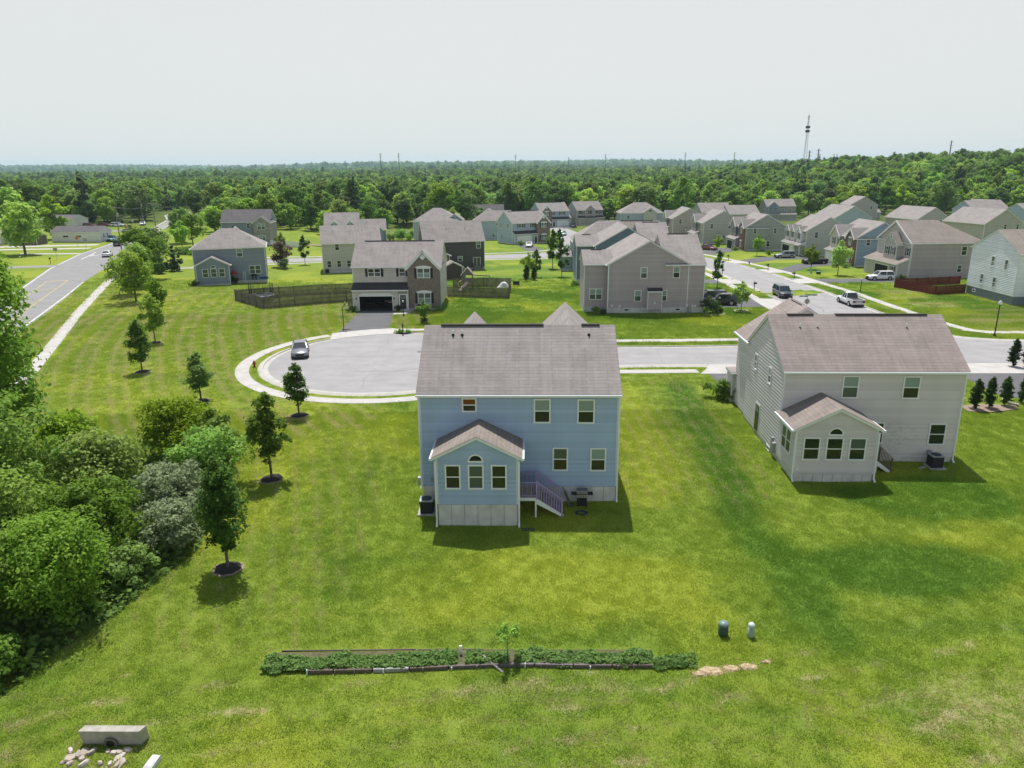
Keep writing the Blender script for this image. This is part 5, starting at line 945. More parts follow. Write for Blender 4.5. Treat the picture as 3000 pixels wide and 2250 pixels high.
for i, (x, y, k, s, lb) in enumerate(((-60.0, 116.5, 'mid_b', 1.15, 'large bushy tree at the near end of the roadside tree row'), (-64.5, 124, 'mid_b', 1.1, 'second bushy tree of the roadside row'), (-67.5, 133, 'mid_r', 1.1, 'third tree of the roadside row, darker green'), (-70.5, 143, 'mid_b', 1.3, 'tall yellow-green tree near the end of the roadside row'), (-76.5, 152, 'mid_b', 1.35, 'roadside row tree by the street corner'), (-78.5, 163, 'mid_r', 1.2, 'tree at the corner where the side street meets the road'), (-88, 206, 'mid_r', 1.25, 'round tree by the main road beyond the corner'), (-95, 216, 'mid_r', 1.4, 'dark round tree right of the main road beyond the corner'), (-84, 190, 'slimb', 1.5, 'slim tree left of the slate blue house roof'), (-72, 194, 'slim', 1.0, 'slim dark tree beside the dark grey house'))): T('roadside_tree', lb, 'tree', x, y, k, s, i * 1.3)
for i, (x, y, s) in enumerate(((-74.5, 154.5, 1.0), (-72, 151.5, .8), (-71.0, 155.5, .9))): T('spruce_tree', ('tallest', 'shortest', 'rightmost')[i] + ' of the three small spruces beside the side street', 'tree', x, y, 'mid_c', s, i)
T('purple_leaf_tree', 'purple-leaved ornamental tree beside the slate blue house', 'tree', -52.3, 167.5, 'mid_p', 1.0, 0); T('street_tree', 'small street tree right of the purple-leaved tree', 'tree', -48.4, 173.6, 'slim', 1.05, 0); T('street_tree', 'slim green street tree left of the light grey house', 'tree', -60.9, 197.6, 'slimb', 1.0, 0)
for i, (x, y, k, s, lb) in enumerate(((3.5, 144.2, 'slimb', .95, 'thin light green tree in the yard behind the right fence'), (5.0, 146, 'slim', .85, 'thin dark tree in the yard behind the right fence'), (9.1, 161.8, 'slim', 1.3, 'taller slim tree left of the big blue hip roof house'), (10.1, 146.6, 'slim', 1.15, 'slim tree on the lawn before the big blue hip roof house'), (12.8, 196, 'slim', 1.0, 'slim tree at the curve of the second street'), (35.8, 127, 'slim', 1.0, 'slim dark tree by the driveway of the hidden blue house'), (33.1, 104.4, 'slimb', .82, 'sparse young tree in a white stone ring by the parked SUVs'), (61.9, 186.3, 'slimb', 1.0, 'young tree on the lawn of the sage house'), (55, 197.2, 'slimb', .85, 'small tree before the open garage of the sage house'), (63.8, 156.6, 'slimb', 1.0, 'young tree in front of the black pickup'), (64.6, 145.3, 'slimb', 1.3, 'larger young tree in front of the red brick gable'), (-11.8, 97.5, 'slimb', .6, 'small yellow-green tree before the brick gable of the cream house'))): T('small_tree', lb, 'tree', x, y, k, s, i * 2.1)
for i, (x, y, s) in enumerate(((2.9, 139.8, 1.0), (4.4, 140.6, .9))): T('arborvitae', ('left', 'right')[i] + ' dark clipped evergreen in the yard behind the playset fence', 'evergreen', x, y, 'arb', 1.5 * s, i, sz=1.3 * s)
for i, (x, y, s, lb) in enumerate(((39.6, 59.6, 1.15, 'first'), (41.0, 59.9, 1.18, 'second'), (42.7, 60.5, 1.12, 'third'), (44.6, 61.1, 1.05, 'fourth'), (51.8, 73.2, 1.25, 'fifth, by the street,'), (53.0, 73.0, 1.2, 'sixth, at the picture edge,'))): T('arborvitae', lb + ' arborvitae right of the beige house', 'evergreen', x, y, 'arb', s, i * 1.7, 'arborvitae right of the beige house')
bedmat = MULCHP
mb = MB(); mb.poly([(38.6, 58.9, 0), (40.5, 58.6, 0), (43, 59.3, 0), (43.6, 60.4, 0), (41, 60.9, 0), (38.7, 60.4, 0)]); tag(mb.build('planting_bed', MULCHP, loc=(0, 0, .01)), 'pale mulch bed under the clipped arborvitae', 'planting bed')
for i in range(14): a = math.pi * .75 + i * .12; tag(MB().box(-.16, .16, -.1, .1, -.05, .16).build('edging_stone', CONC2, loc=(44.8 + 1.5 * math.cos(a), 61.2 + 1.2 * math.sin(a), 0), rz=a), 'grey edging stone curving round the fourth arborvitae', 'edging stone', 'edging stones by the arborvitae')
for (x, y, k, s, lb) in ((18.9, 62.6, 'shrub', 1.3, 'leafy bush at the far left corner of the beige house'), (28.3, 102.8, 'evg', 1.0, 'round dark bush at the corner of the taupe house'), (29.8, 104.0, 'shruby', .8, 'small yellowish bush by the dark parked SUV'), (80.0, 106.5, 'evg', 1.3, 'dark bush in a brick ring before the white house'), (72.5, 184.0 - 3.5, 'evg', .95, 'round bush beside the silver SUV'), (65.5, 188, 'shrub', .9, 'bush left of the silver SUV'), (-23.4, 106.3, 'shrub', .7, 'small bush left of the open garage of the cream house'), (-16.6, 106.4, 'evg', .4, 'small clipped bush right of the open garage'), (-10.6, 106.6, 'shrub', .55, 'small bush at the right corner of the brick gable'), (-13.6, 106.6, 'evg', .42, 'low bush under the brick gable window'), (-11.8, 97.3, 'evg', .38, 'low bush at the foot of the small yellow-green tree'), (-58.3, 134.5, 'shrub', .7, 'bush at the left corner of the slate blue sunroom'), (-52.3, 138.2, 'evg', .6, 'bush at the right corner of the slate blue sunroom'), (-50.6, 164.5, 'evg', 1.0, 'low round bush under the purple-leaved tree'), (3.0, 222.5, 'shrub', 1.0, 'bush at the garage corner of the blue brick-gabled house'), (12.0, 226.5, 'shruby', 1.8, 'pale flowering shrub before the blue brick-gabled house'), (73.0, 137.5, 'shrub', .7, 'small bush at the tan house garage corner'), (70.5, 160, 'shrub', .8, 'flowering bush by the blue house front'), (60.5, 200.5, 'shrub', .8, 'bush before the red brick gable of the sage house'), (12.0, 103.0, 'shrub', .8, 'shrub at the left corner of the taupe house'), (11.2, 131.5, 'shrub', .8, 'shrub in a stone bed behind the hidden blue house'), (72.2, 158.5, 'shruby', .8, 'yellowish bush beside the blue house brick corner')): T('bush', lb, 'shrub', x, y, k, s, x)
for i, (x, y, s_) in enumerate(((-40, 246, 1.6), (-36.5, 250, 2.0), (-33.5, 246, 1.4), (-43, 252, 1.8), (-38, 258, 2.2), (-34, 256, 1.7))): T('meadow_shrub', ('leftmost low', 'broad', 'small right', 'far left', 'largest far', 'right far')[i] + ' shrub in the rough meadow between the pale houses', 'shrub', x, y, 'shrub' if i % 2 else 'shruby', s_, i)
for i in range(5): T('hedge_shrub', ('leftmost', 'second from left', 'middle', 'second from right', 'rightmost')[i] + ' golden shrub of the low hedge at the subdivision corner', 'shrub', -83.5 + i * 2.1, 186.5 - i * .9, 'shruby', 1.35, i, 'golden hedge shrubs')

# -- woods: nearest trees as things, the rest as one mass
def clear(x, y):
    if y < 250 and x > -92: return True
    if -92 < x < -60 and y < 262: return True
    if -60 <= x < 5 and y < 300: return True
    if 5 <= x < 45 and y < 333: return True
    if 45 <= x < 100 and y < (318 if x < 68 else 400 if x > 74 and x < 98 else 312): return True
    if 98 <= x < 200 and y < (352 if x < 140 else 366): return True
    if 128 < x < 160 and 405 < y < 462: return True
    if x >= 200 and y < 345: return True
    cx = np.interp(y, [r_[1] for r_ in ML], [r_[0] for r_ in ML]); 
    if cx - 8 < x < cx + 26: return True
    if x < -100 and y < 228: return True
    if -190 < x < -128 and 228 <= y < 300: return True
    for hx, hy, rr in ((-88, 352, 13), (-72, 395, 17), (-30, 365, 10), (-10, 332, 11), (171, 420, 12), (83, 395, 14), (52, 306, 13), (205, 330, 12), (178, 300, 14)):
        if abs(x - hx) < rr and -26 < y - hy < rr: return True
    return False
rng = random.Random(99); cand = []
def scatter(y0, y1, sp):
    y = y0
    while y < y1:
        x = -(.78 * y + 30)
        while x < .78 * y + 30:
            px, py = x + rng.uniform(-.45, .45) * sp, y + rng.uniform(-.45, .45) * sp
            if not clear(px, py): cand.append((px, py, sp))
            x += sp
        y += sp * .85
scatter(226, 300, 8.6); scatter(300, 620, 10.5); scatter(620, 1200, 14); scatter(1200, 2300, 22)
cand.sort(key=lambda c: c[1] + .25 * abs(c[0]) * 0)
def front_key(c):   # nearest trees along each line of sight show largest
    return c[1]
vis = []; seen = {}
for c in cand:
    b = round(c[0] / c[1] * 75); seen[b] = seen.get(b, 0) + 1
    if seen[b] <= 3 and len(vis) < 290: vis.append(c)
visset = set((c[0], c[1]) for c in vis); rest = [c for c in cand if (c[0], c[1]) not in visset]
WL_ = {'mid': 'mid green broadleaf tree at the edge of the woods', 'bright': 'bright green broadleaf tree at the edge of the woods', 'dark': 'dark green broadleaf tree at the edge of the woods', 'yellow': 'pale yellow-green tree at the edge of the woods', 'c': 'dark pointed conifer standing in the woods'}
KEYS = [(('f', 0), 'mid'), (('f', 1), 'bright'), (('f', 2), 'dark'), (('f', 3), 'mid'), (('f', 4), 'bright'), (('f', 5), 'yellow'), (('f', 6), 'dark'), (('c', 0), 'c'), (('c', 1), 'c')]
def pick(i, x, y):
    v = vnoise(np.array([x / 45 + 50]), np.array([y / 45 + 50]))[0]
    if rng.random() < (.22 if v > .68 else .015): return rng.choice((7, 8))
    return rng.choice((0, 1, 1, 3, 4, 5, 2) if v < .5 else (0, 0, 2, 3, 4, 6, 1))
for i, (x, y, sp) in enumerate(vis):
    k, nm = KEYS[pick(i, x, y)]; s = rng.uniform(.68, 1.12) if y > 310 else rng.uniform(.5, .88); T('conifer_tree' if nm == 'c' else 'woodland_tree', WL_[nm], 'tree', x, y, k, s, rng.uniform(0, 6.28), {'c': 'conifers in the woods'}.get(nm, nm + ' trees at the woods edge'), sz=s * rng.uniform(.85, 1.1))
def named_trees():
    for (x, y, k, s, lb) in ((-123.3, 188.4, ('f', 1), .95, 'spreading bright green tree with bare trunk left of the main road'), (-170, 300, ('c', 1), 1.05, 'tall dark spruce behind the white single-storey house'), (-185, 330, ('c', 0), 1.0, 'dark spruce further back at the far left'), (-142, 232, ('f', 4), .9, 'bright tree at the far left behind the road tree'), (-160, 240, ('f', 1), 1.15, 'broad bright tree at the left edge behind the garage'), (-128, 330, ('f', 1), 1.15, 'broad bright green tree beyond the utility poles'), (-148, 352, ('f', 5), 1.0, 'pale tree beside the dark spruces'), (-112, 290, ('f', 2), .62, 'dark round tree by the road bend'), (-100, 330, ('c', 0), 1.05, 'dark conifer right of the road bend'), (-88, 300, ('f', 2), .95, 'tall dark leafy tree behind the dark grey house'), (-62, 300, ('c', 1), 1.0, 'tall dark conifer behind the pale gabled house'), (-46, 268, ('f', 0), .62, 'rounded tree behind the meadow fence'), (-54, 262, ('f', 1), .66, 'bright round tree behind the dark grey house lot'), (-63, 255, ('f', 1), .6, 'bright wide tree by the meadow'), (-22, 290, ('f', 4), .6, 'bright ovoid tree behind the pale blue hip roof'), (43, 330, ('f', 5), .8, 'pale green rounded tree right of the lone grey house'), (99, 318, ('c', 0), .5, 'small conifer between the far roofs'), (91, 330, ('f', 0), .5, 'small round tree between the far roofs'), (131, 362, ('c', 0), .5, 'bushy conifer right of the sage craftsman house'), (136, 372, ('f', 5), .55, 'round yellowish tree right of the sage house'), (151, 378, ('f', 5), .58, 'second round yellowish tree behind the beige gabled house'), (190, 368, ('f', 4), .95, 'bright tree behind the long pale roofs'), (225, 366, ('f', 5), .8, 'yellow-green tree right of the power pole'), (-152, 290, ('mid_c'), 1.0, 'small pointed evergreen beside parked cars')): T('tree', lb, 'tree', x, y, k, s, x)
named_trees()
pc = bpy.data.collections.new('canopy_prototypes')      # sources for the far canopy, not linked to the scene
for nm_, (k, _) in enumerate(KEYS):
    o = bpy.data.objects.new('canopy_%02d' % nm_, TP[k][0]); pc.objects.link(o)
g = np.random.RandomState(3)
pts = [(x, y, hz(x, y), rng.uniform(.7, 1.1) * (.75 if sp < 10 else 1 if sp < 12 else 1.08 if sp < 15 else 1.5), pick(i, x, y)) for i, (x, y, sp) in enumerate(rest)]
for ya, yb, sp in ((2300, 4200, 40), (4200, 8600, 62)):      # wooded hills
    y = ya
    while y < yb:
        for x in np.arange(-.72 * y, .72 * y, sp): px, py = x + rng.uniform(-.5, .5) * sp, y + rng.uniform(-.5, .5) * sp; pts.append((px, py, hz(px, py) - 3, rng.uniform(2.0, 3.2) * sp / 50, rng.choice((0, 1, 2, 3, 4, 6)))) if vnoise(np.array([px / 260]), np.array([py / 420]))[0] > .16 else None
        y += sp * (1.0 if ya < 4000 else 1.35)
pm = bpy.data.meshes.new('far_woods'); PA = np.array([p[:3] for p in pts], dtype=np.float32); pm.vertices.add(len(pts)); pm.vertices.foreach_set('co', PA.ravel())
for an, ty, vals in (('scl', 'FLOAT', [p[3] for p in pts]), ('rot', 'FLOAT', [rng.uniform(0, 6.28) for p in pts]), ('idx', 'INT', [p[4] for p in pts])): a_ = pm.attributes.new(an, ty, 'POINT'); a_.data.foreach_set('value', vals)
fw = tag(inst('far_woods', pm), 'dense green woods running back to the hazy hills', 'woods', kind='stuff')
ng = bpy.data.node_groups.new('scatter_canopy', 'GeometryNodeTree'); ng.interface.new_socket('Geometry', in_out='INPUT', socket_type='NodeSocketGeometry'); ng.interface.new_socket('Geometry', in_out='OUTPUT', socket_type='NodeSocketGeometry')
N_ = ng.nodes.new; gi, go = N_('NodeGroupInput'), N_('NodeGroupOutput'); ci = N_('GeometryNodeCollectionInfo'); ci.inputs['Collection'].default_value = pc; ci.inputs['Separate Children'].default_value = True; ci.inputs['Reset Children'].default_value = True
ip = N_('GeometryNodeInstanceOnPoints'); ip.inputs['Pick Instance'].default_value = True
def na(n, t): q = N_('GeometryNodeInputNamedAttribute'); q.data_type = t; q.inputs['Name'].default_value = n; return q
a1, a2, a3 = na('scl', 'FLOAT'), na('rot', 'FLOAT'), na('idx', 'INT'); cx_ = N_('ShaderNodeCombineXYZ'); LK_ = ng.links.new
LK_(gi.outputs[0], ip.inputs['Points']); LK_(ci.outputs[0], ip.inputs['Instance']); LK_(a3.outputs['Attribute'], ip.inputs['Instance Index']); LK_(a2.outputs['Attribute'], cx_.inputs[2]); LK_(cx_.outputs[0], ip.inputs['Rotation']); LK_(a1.outputs['Attribute'], ip.inputs['Scale']); LK_(ip.outputs[0], go.inputs[0])
md = fw.modifiers.new('scatter', 'NODES'); md.node_group = ng
# ---------------------------------------------------------------- vehicles
def paintmat(n, c, metal=.3): 
    key = 'car_' + n
    if key not in MATS:
        k = NM(key); k.set(Base_Color=(*c, 1), Roughness=.32, Metallic=metal, Coat_Weight=.7, Coat_Roughness=.06); MATS[key] = k.m
    return MATS[key]
CP = dict(grey=paintmat('grey', (.20, .205, .22), .55), white=paintmat('white', (.74, .75, .76), 0), black=paintmat('black', (.014, .014, .016)), dark=paintmat('dark_brown', (.035, .03, .03)), navy=paintmat('navy', (.03, .04, .055)), silver=paintmat('silver', (.42, .43, .44), .6), red=paintmat('red', (.16, .02, .02), .1), slate=paintmat('slate', (.10, .12, .14), .5), teal=paintmat('teal', (.22, .36, .38), .3))
HLIGHT = glass('headlight', (.55, .57, .6), .1, .8); TLIGHT = glass('tail_light', (.22, .01, .01), .2, .6); PLATE = plain('number_plate', (.6, .6, .6), .5)
KD = {'sedan': (4.85, 1.84, 1.45, (-.40, .20), (-.25, .04), 1.0), 'coupe': (4.8, 1.9, 1.38, (-.38, .16), (-.2, .0), .95), 'suv': (4.8, 1.92, 1.72, (-.485, .19), (-.43, .06), 1.06), 'van': (5.1, 2.0, 1.76, (-.485, .27), (-.44, .09), 1.04), 'pickup': (5.45, 2.0, 1.84, (-.10, .20), (-.055, .085), 1.12)}
def car(label, x, y, head, kind, col, cat='car', z=None, z0=0.):
    L, W, H, cb, ct, belt = KD[kind]; w2 = W / 2; paint_ = CP[col]
    o = thing({'suv': 'parked_suv', 'van': 'minivan', 'pickup': 'pickup_truck'}.get(kind, 'sedan_car'), label, cat, (x, y, hz(x, y) + .012 + z0 if z is None else z), R(head))
    hood = belt - (.08 if kind in ('sedan', 'coupe') else .06); nose = .62 if kind in ('sedan', 'coupe') else .82 if kind != 'pickup' else .95
    if kind in ('sedan', 'coupe'): st = [(-.5, .45, .80, .78), (-.485, .30, .93, .9), (-.42, .24, belt - .02, .97), (-.2, .2, belt - .03, 1), (.16, .2, hood + .03, 1), (.32, .22, hood - .04, .985), (.43, .24, hood - .16, .94), (.485, .3, nose + .06, .84), (.5, .36, nose - .04, .72)]
    elif kind == 'pickup': st = [(-.5, .5, 1.04, .95), (-.49, .42, 1.06, .97), (-.2, .34, 1.06, 1), (.18, .34, 1.06, 1), (.34, .34, 1.03, .99), (.45, .36, .98, .96), (.49, .42, .9, .9), (.5, .5, .8, .84)]
    else: st = [(-.5, .48, .92, .9), (-.49, .34, belt, .95), (-.3, .26, belt, 1), (.18, .26, belt - .02, 1), (.34, .26, hood - .03, .985), (.44, .3, hood - .12, .94), (.485, .36, nose + .06, .86), (.5, .42, nose - .06, .76)]
    rings = []
    for f, zb, zt, ww in st:
        q = w2 * ww; rings.append([(f * L, yy, zz) for yy, zz in ((-q * .9, zb), (-q * .99, zb + .16), (-q, (zb + zt) / 2 + .06), (-q * .95, zt - .07), (-q * .82, zt), (0, zt + .03), (q * .82, zt), (q * .95, zt - .07), (q, (zb + zt) / 2 + .06), (q * .99, zb + .16), (q * .9, zb))])
    mb = MB(); mb.ring(rings); body = mb.build('body', paint_, o, smooth=True)
    a0, a1, t0, t1 = cb[0] * L, cb[1] * L, ct[0] * L, ct[1] * L; bz = belt - .05; wb, wt = w2 * .9, w2 * .70
    P8 = [(a0, -wb, bz), (a1, -wb * .96, bz - .02), (a1, wb * .96, bz - .02), (a0, wb, bz), (t0, -wt, H - .05), (t1, -wt, H - .04), (t1, wt, H - .04), (t0, wt, H - .05)]
    MB().hexa(P8).build('window_glass', GCAR, o)
    mb = MB(); mb.ring([[(xx, yy * wt * 1.05, H - dz) for yy, dz in ((-1, .07), (-.85, .015), (0, -.005), (.85, .015), (1, .07))] for xx in (t0 - .03, (t0 + t1) / 2, t1 + .03)]); mb.build('roof', paint_, o)
    for i, (b_, t_) in enumerate(((0, 4), (1, 5), (2, 6), (3, 7))): MB().beam([v * 1.006 for v in P8[b_]], [v * 1.006 for v in P8[t_]], .09 if kind != 'coupe' else .07, .09).build('pillar', paint_, o)
    for s in (-1, 1):
        xm = lerp(a0, a1, .5); MB().beam((xm, s * wb * 1.005, bz), (lerp(t0, t1, .5), s * wt * 1.01, H - .05), .08, .04, (0, 1, 0)).build('pillar', paint_, o)
        MB().box(a1 - .42, a1 - .25, min(s * w2 * .95, s * w2 * 1.12), max(s * w2 * .95, s * w2 * 1.12), belt - .02, belt + .12).build('mirror', paint_, o)
        f_ = .472 if kind in ('sedan', 'coupe') else .478; hzl = nose + .02
        MB().hexa([(f_ * L - .3, s * w2 * .92, hzl), (f_ * L + .06, s * w2 * .55, hzl - .03), (f_ * L + .07, s * w2 * .55, hzl + .02), (f_ * L - .28, s * w2 * .96, hzl + .03), (f_ * L - .34, s * w2 * .9, hzl + .13), (f_ * L - .02, s * w2 * .55, hzl + .09), (f_ * L - .03, s * w2 * .56, hzl + .1), (f_ * L - .34, s * w2 * .93, hzl + .13)]).build('headlight', HLIGHT, o)
        MB().box(-.502 * L, -.47 * L, min(s * w2 * .55, s * w2 * .9), max(s * w2 * .55, s * w2 * .9), .72 if kind != 'pickup' else .72, .88 if kind in ('sedan', 'coupe') else 1.0).build('tail_light', TLIGHT, o)
    MB().box(.488 * L, .503 * L, -w2 * .5, w2 * .5, .40, nose - .03).build('grille', BLACK, o); MB().box(-.506 * L, -.49 * L, -.26, .26, .62, .76).build('number_plate', PLATE, o); MB().box(-.5 * L, .5 * L, -w2 * .85, w2 * .85, .16, .36).build('underbody', BLACK, o)
    r = .34 if kind in ('sedan', 'coupe') else .38
    for fx in (-.30, .315):
        for s in (-1, 1):
            wc = (fx * L, s * (w2 - .1), r); MB().tube([(wc[0], s * (w2 - .02), r + .03), (wc[0], s * (w2 + .006), r + .03)], r * 1.14, 18).build('wheel_arch', BLACK, o)
            wh = MB().tube([(0, -.12, 0), (0, .12, 0)], r, 18).build('wheel', RUBBER, o, loc=wc); MB().tube([(0, s * .11, 0), (0, s * .135, 0)], r * .64, 14).build('rim', RIM, wh)
    if kind == 'pickup':
        MB().box(-.485 * L, -.115 * L, -w2 * .78, w2 * .78, 1.0, 1.095).build('bed_liner', BLACK, o); slab_box('bed_rail', paint_, o, -.49 * L, -.11 * L, -w2 * .97, -w2 * .8, 1.0, 1.13); slab_box('bed_rail', paint_, o, -.49 * L, -.11 * L, w2 * .8, w2 * .97, 1.0, 1.13); slab_box('tailgate', paint_, o, -.5 * L, -.485 * L, -w2 * .95, w2 * .95, .6, 1.13)
    return o
car('grey sedan parked facing the camera in the cul-de-sac', -23.9, 80.7, -76, 'sedan', 'grey'); car('white sedan driving away on the main road', -99.4, 182.6, 109, 'sedan', 'white'); car('dark blue SUV driving away on the main road beyond the white sedan', -110.5, 209.5, 107, 'suv', 'navy', 'suv')
car('silver pickup parked at the end of the long white garage', -119.4, 223.5, -85, 'pickup', 'teal', 'pickup'); car('white coupe turning on the far side drive', -131.5, 257.5, 8, 'coupe', 'white'); car('white SUV parked by the white single-storey house', -165.0, 281.5, 10, 'suv', 'white', 'suv'); car('left dark red car parked near the small evergreen', -158.5, 282.5, 8, 'suv', 'red'); car('right dark red car parked near the small evergreen', -154.6, 286, 8, 'sedan', 'red'); car('white SUV parked right of the small evergreen', -149, 284.5, 5, 'suv', 'white', 'suv'); car('white sedan parked beyond the utility poles', -143, 291.5, -70, 'sedan', 'white'); car('grey car on the grass right of the main road', -117.5, 271, 20, 'sedan', 'slate')
car('white sedan parked on the driveway of the blue brick-gabled house', 5.4, 217.5, -98, 'sedan', 'white'); car('teal car parked on the street beyond the blue brick-gabled house', 18.6, 262, -95, 'sedan', 'teal'); car('black jeep beside the far blue house garage', 25.2, 302.5, -80, 'suv', 'black', 'suv')
car('dark brown SUV parked on the driveway of the taupe house, nearer the lawn', 31.6, 110.0, 179, 'suv', 'dark', 'suv'); car('dark blue minivan parked behind the dark brown SUV', 30.8, 113.0, 180, 'van', 'navy', 'minivan'); car('dark SUV parked on the street facing the camera', 43.5, 117, -93, 'van', 'slate', 'suv'); car('white pickup parked on the street seen from behind', 51.0, 109.4, 91, 'pickup', 'white', 'pickup')
car('white SUV on the driveway of the tan house', 68.8, 136.9, 184, 'suv', 'white', 'suv'); car('black pickup on the driveway of the blue brick house', 68.7, 167.0, 184, 'pickup', 'black', 'pickup'); car('silver SUV on the driveway of the dormered house', 66.8, 180.6, 183, 'suv', 'silver', 'suv'); car('dark red car by the open garage of the sage house', 54.2, 203.4, -55, 'sedan', 'red'); car('white sedan by the far right houses', 152, 208, 200, 'sedan', 'white'); car('dark SUV by the white house with dormers', 158, 432, 10, 'suv', 'black', 'suv')
car('black car inside the open garage of the cream house', -18.3, 112.6, 90, 'suv', 'black', 'car', z0=.02)

# ---------------------------------------------------------------- street furniture and yards
def mailbox(label, x, y, rz):
    o = thing('mailbox', label, 'mailbox', (x, y, hz(x, y)), rz); slab_box('post', BLACK, o, -.05, .05, -.05, .05, 0, 1.45); slab_box('arm', BLACK, o, -.35, .3, -.04, .04, .98, 1.04)
    MB().ring([[(xx, yy, zz) for yy, zz in ((-.1, 1.06), (-.1, 1.2), (-.06, 1.27), (.06, 1.27), (.1, 1.2), (.1, 1.06))] for xx in (-.42, .12)]).build('box', plain('mailbox_black', (.02, .018, .016), .5), o); return o
for x, y, rz, lb in ((-13.7, 90.6, R(-80), 'mailbox in the mulch bed at the cul-de-sac kerb'), (51.6, 175.3, 0, 'black mailbox farthest up the right-hand street'), (54.2, 155.3, 0, 'black mailbox on the verge before the black pickup drive'), (53.7, 139.2, 0, 'black mailbox on the verge before the white SUV drive'), (41.9, 145.9, R(180), 'black mailbox across the street, farther of two'), (41.4, 124.5, R(180), 'black mailbox across the street, nearer of two')): mailbox(lb, x, y, rz)
HRED = plain('hydrant_red', (.30, .03, .02), .5)
def hydrant(label, x, y):
    o = thing('fire_hydrant', label, 'fire hydrant', (x, y, hz(x, y))); MB()._lathe([(.17, 0), (.17, .05), (.11, .06), (.11, .5), (.15, .51), (.15, .56), (.12, .6), (.06, .68), (.03, .7), (.03, .76)], 14, (0, 0, 0)).build('barrel', HRED, o)
    for s in (-1, 1): MB().tube([(0, 0, .42), (s * .2, 0, .42)], .055, 10).build('side_outlet', HRED, o)
    MB().tube([(0, 0, .38), (0, -.22, .38)], .075, 12).build('front_outlet', HRED, o)
hydrant('red fire hydrant on the cul-de-sac verge', -27.3, 75.3); hydrant('dark red hydrant on the right-hand street verge', 53.9, 166.9)
def lamp(label, x, y, h, globe=.16, r=.045):
    o = thing('lamp_post', label, 'lamp post', (x, y, hz(x, y))); MB()._lathe([(r * 2.6, 0), (r * 2.6, .25), (r * 1.3, .4), (r, h * .95), (r * 1.8, h)], 10, (0, 0, 0)).build('post', BLACK, o); MB()._lathe([(.05, h), (globe, h + globe * .6), (globe * 1.05, h + globe * 1.3), (globe * .7, h + globe * 2.2), (.02, h + globe * 2.5)], 12, (0, 0, 0)).build('lantern', plain('lamp_globe', (.6, .62, .62), .3), o)
lamp('tall black street lamp with white globe on the right', 58.6, 87.0, 3.9, .2, .06); lamp('short black yard lamp by the pickup street', 57.8, 120.8, 2.0, .12); lamp('black yard lamp before the cream house door', -15.3, 102.7, 2.0, .13); lamp('black yard lamp before the dark brown SUV', 30.2, 105.4, 1.7, .1); lamp('black yard lamp by the black pickup', 66.6, 163.4, 1.8, .1)
# basketball hoop
o = thing('basketball_hoop', 'portable basketball hoop at the edge of the driveway', 'basketball hoop', (-21.9, 94.0, 0), R(20)); MB().ring([[(-.25, -.4, 0), (.95, -.35, 0), (.95, .35, 0), (-.25, .4, 0)], [(-.15, -.3, .18), (.8, -.25, .14), (.8, .25, .14), (-.15, .3, .18)]]).build('base', plain('hoop_base', (.16, .13, .12), .7), o); MB().tube([(0, 0, .1), (0, 0, 3.0), (.35, 0, 3.35)], .05, 8).build('pole', BLACK, o); slab_box('backboard', plain('backboard', (.25, .3, .32), .2), o, .36, .4, -.55, .55, 2.95, 3.65); slab_box('backboard_edge', BLACK, o, .41, .43, -.55, .55, 2.92, 2.97)
MB().tube([(.62 + .22 * math.cos(a * .5236), .22 * math.sin(a * .5236), 3.05) for a in range(13)], .02, 6).build('rim', plain('hoop_rim', (.35, .06, .02), .5), o)
mb = MB(); [mb.tube([(.62 + .22 * math.cos(a * .7854), .22 * math.sin(a * .7854), 3.04), (.62 + .13 * math.cos(a * .7854 + .4), .13 * math.sin(a * .7854 + .4), 2.65)], .012, 4) for a in range(8)]; mb.build('net', WHITE, o)
# street sign
o = thing('street_sign', 'stop sign seen from behind with two green street name blades', 'street sign', (40.3, 99.0, 0), 0); MB().tube([(0, 0, 0), (0, 0, 3.35)], .035, 8).build('post', GALV, o); MB().ring([[(.38 * math.cos(R(22.5 + 45 * i)), yy, 2.35 + .38 * math.sin(R(22.5 + 45 * i))) for i in range(8)] for yy in (.04, .06)]).build('stop_plate', plain('sign_back', (.33, .32, .31), .6, metal=.2), o)
SGN = plain('sign_green', (.02, .14, .11), .5); LTR = plain('sign_letter', (.55, .62, .62), .6)
for (xa, xb, zz, name_) in ((-1.12, -.02, 2.98, 0), (.02, 1.28, 3.14, 1)):
    b = slab_box('name_blade', SGN, o, xa, xb, -.015, .015, zz, zz + .19); cx = xa + .17 if not name_ else xb - .15
    MB().tube([(cx, -.016, zz + .095), (cx, -.022, zz + .095)], .055, 10).build('emblem_dot', LTR, b); x_ = xa + .32 if not name_ else xa + .22
    for i, hh in enumerate((.1, .09, .06, .06, .07, .06, .06)): MB().box(x_ + i * .065, x_ + i * .065 + .045, -.021, -.016, zz + .05, zz + .05 + hh).build('letter', LTR, b)
    for i in range(2): MB().box((xa + .88 if not name_ else xa + .86) + i * .05, (xa + .88 if not name_ else xa + .86) + i * .05 + .035, -.021, -.016, zz + .09, zz + .13).build('letter', LTR, b)
MB().beam((-.25, .35, 3.3), (.02, 0, 3.26), .03, .17).build('name_blade', GALV, o)
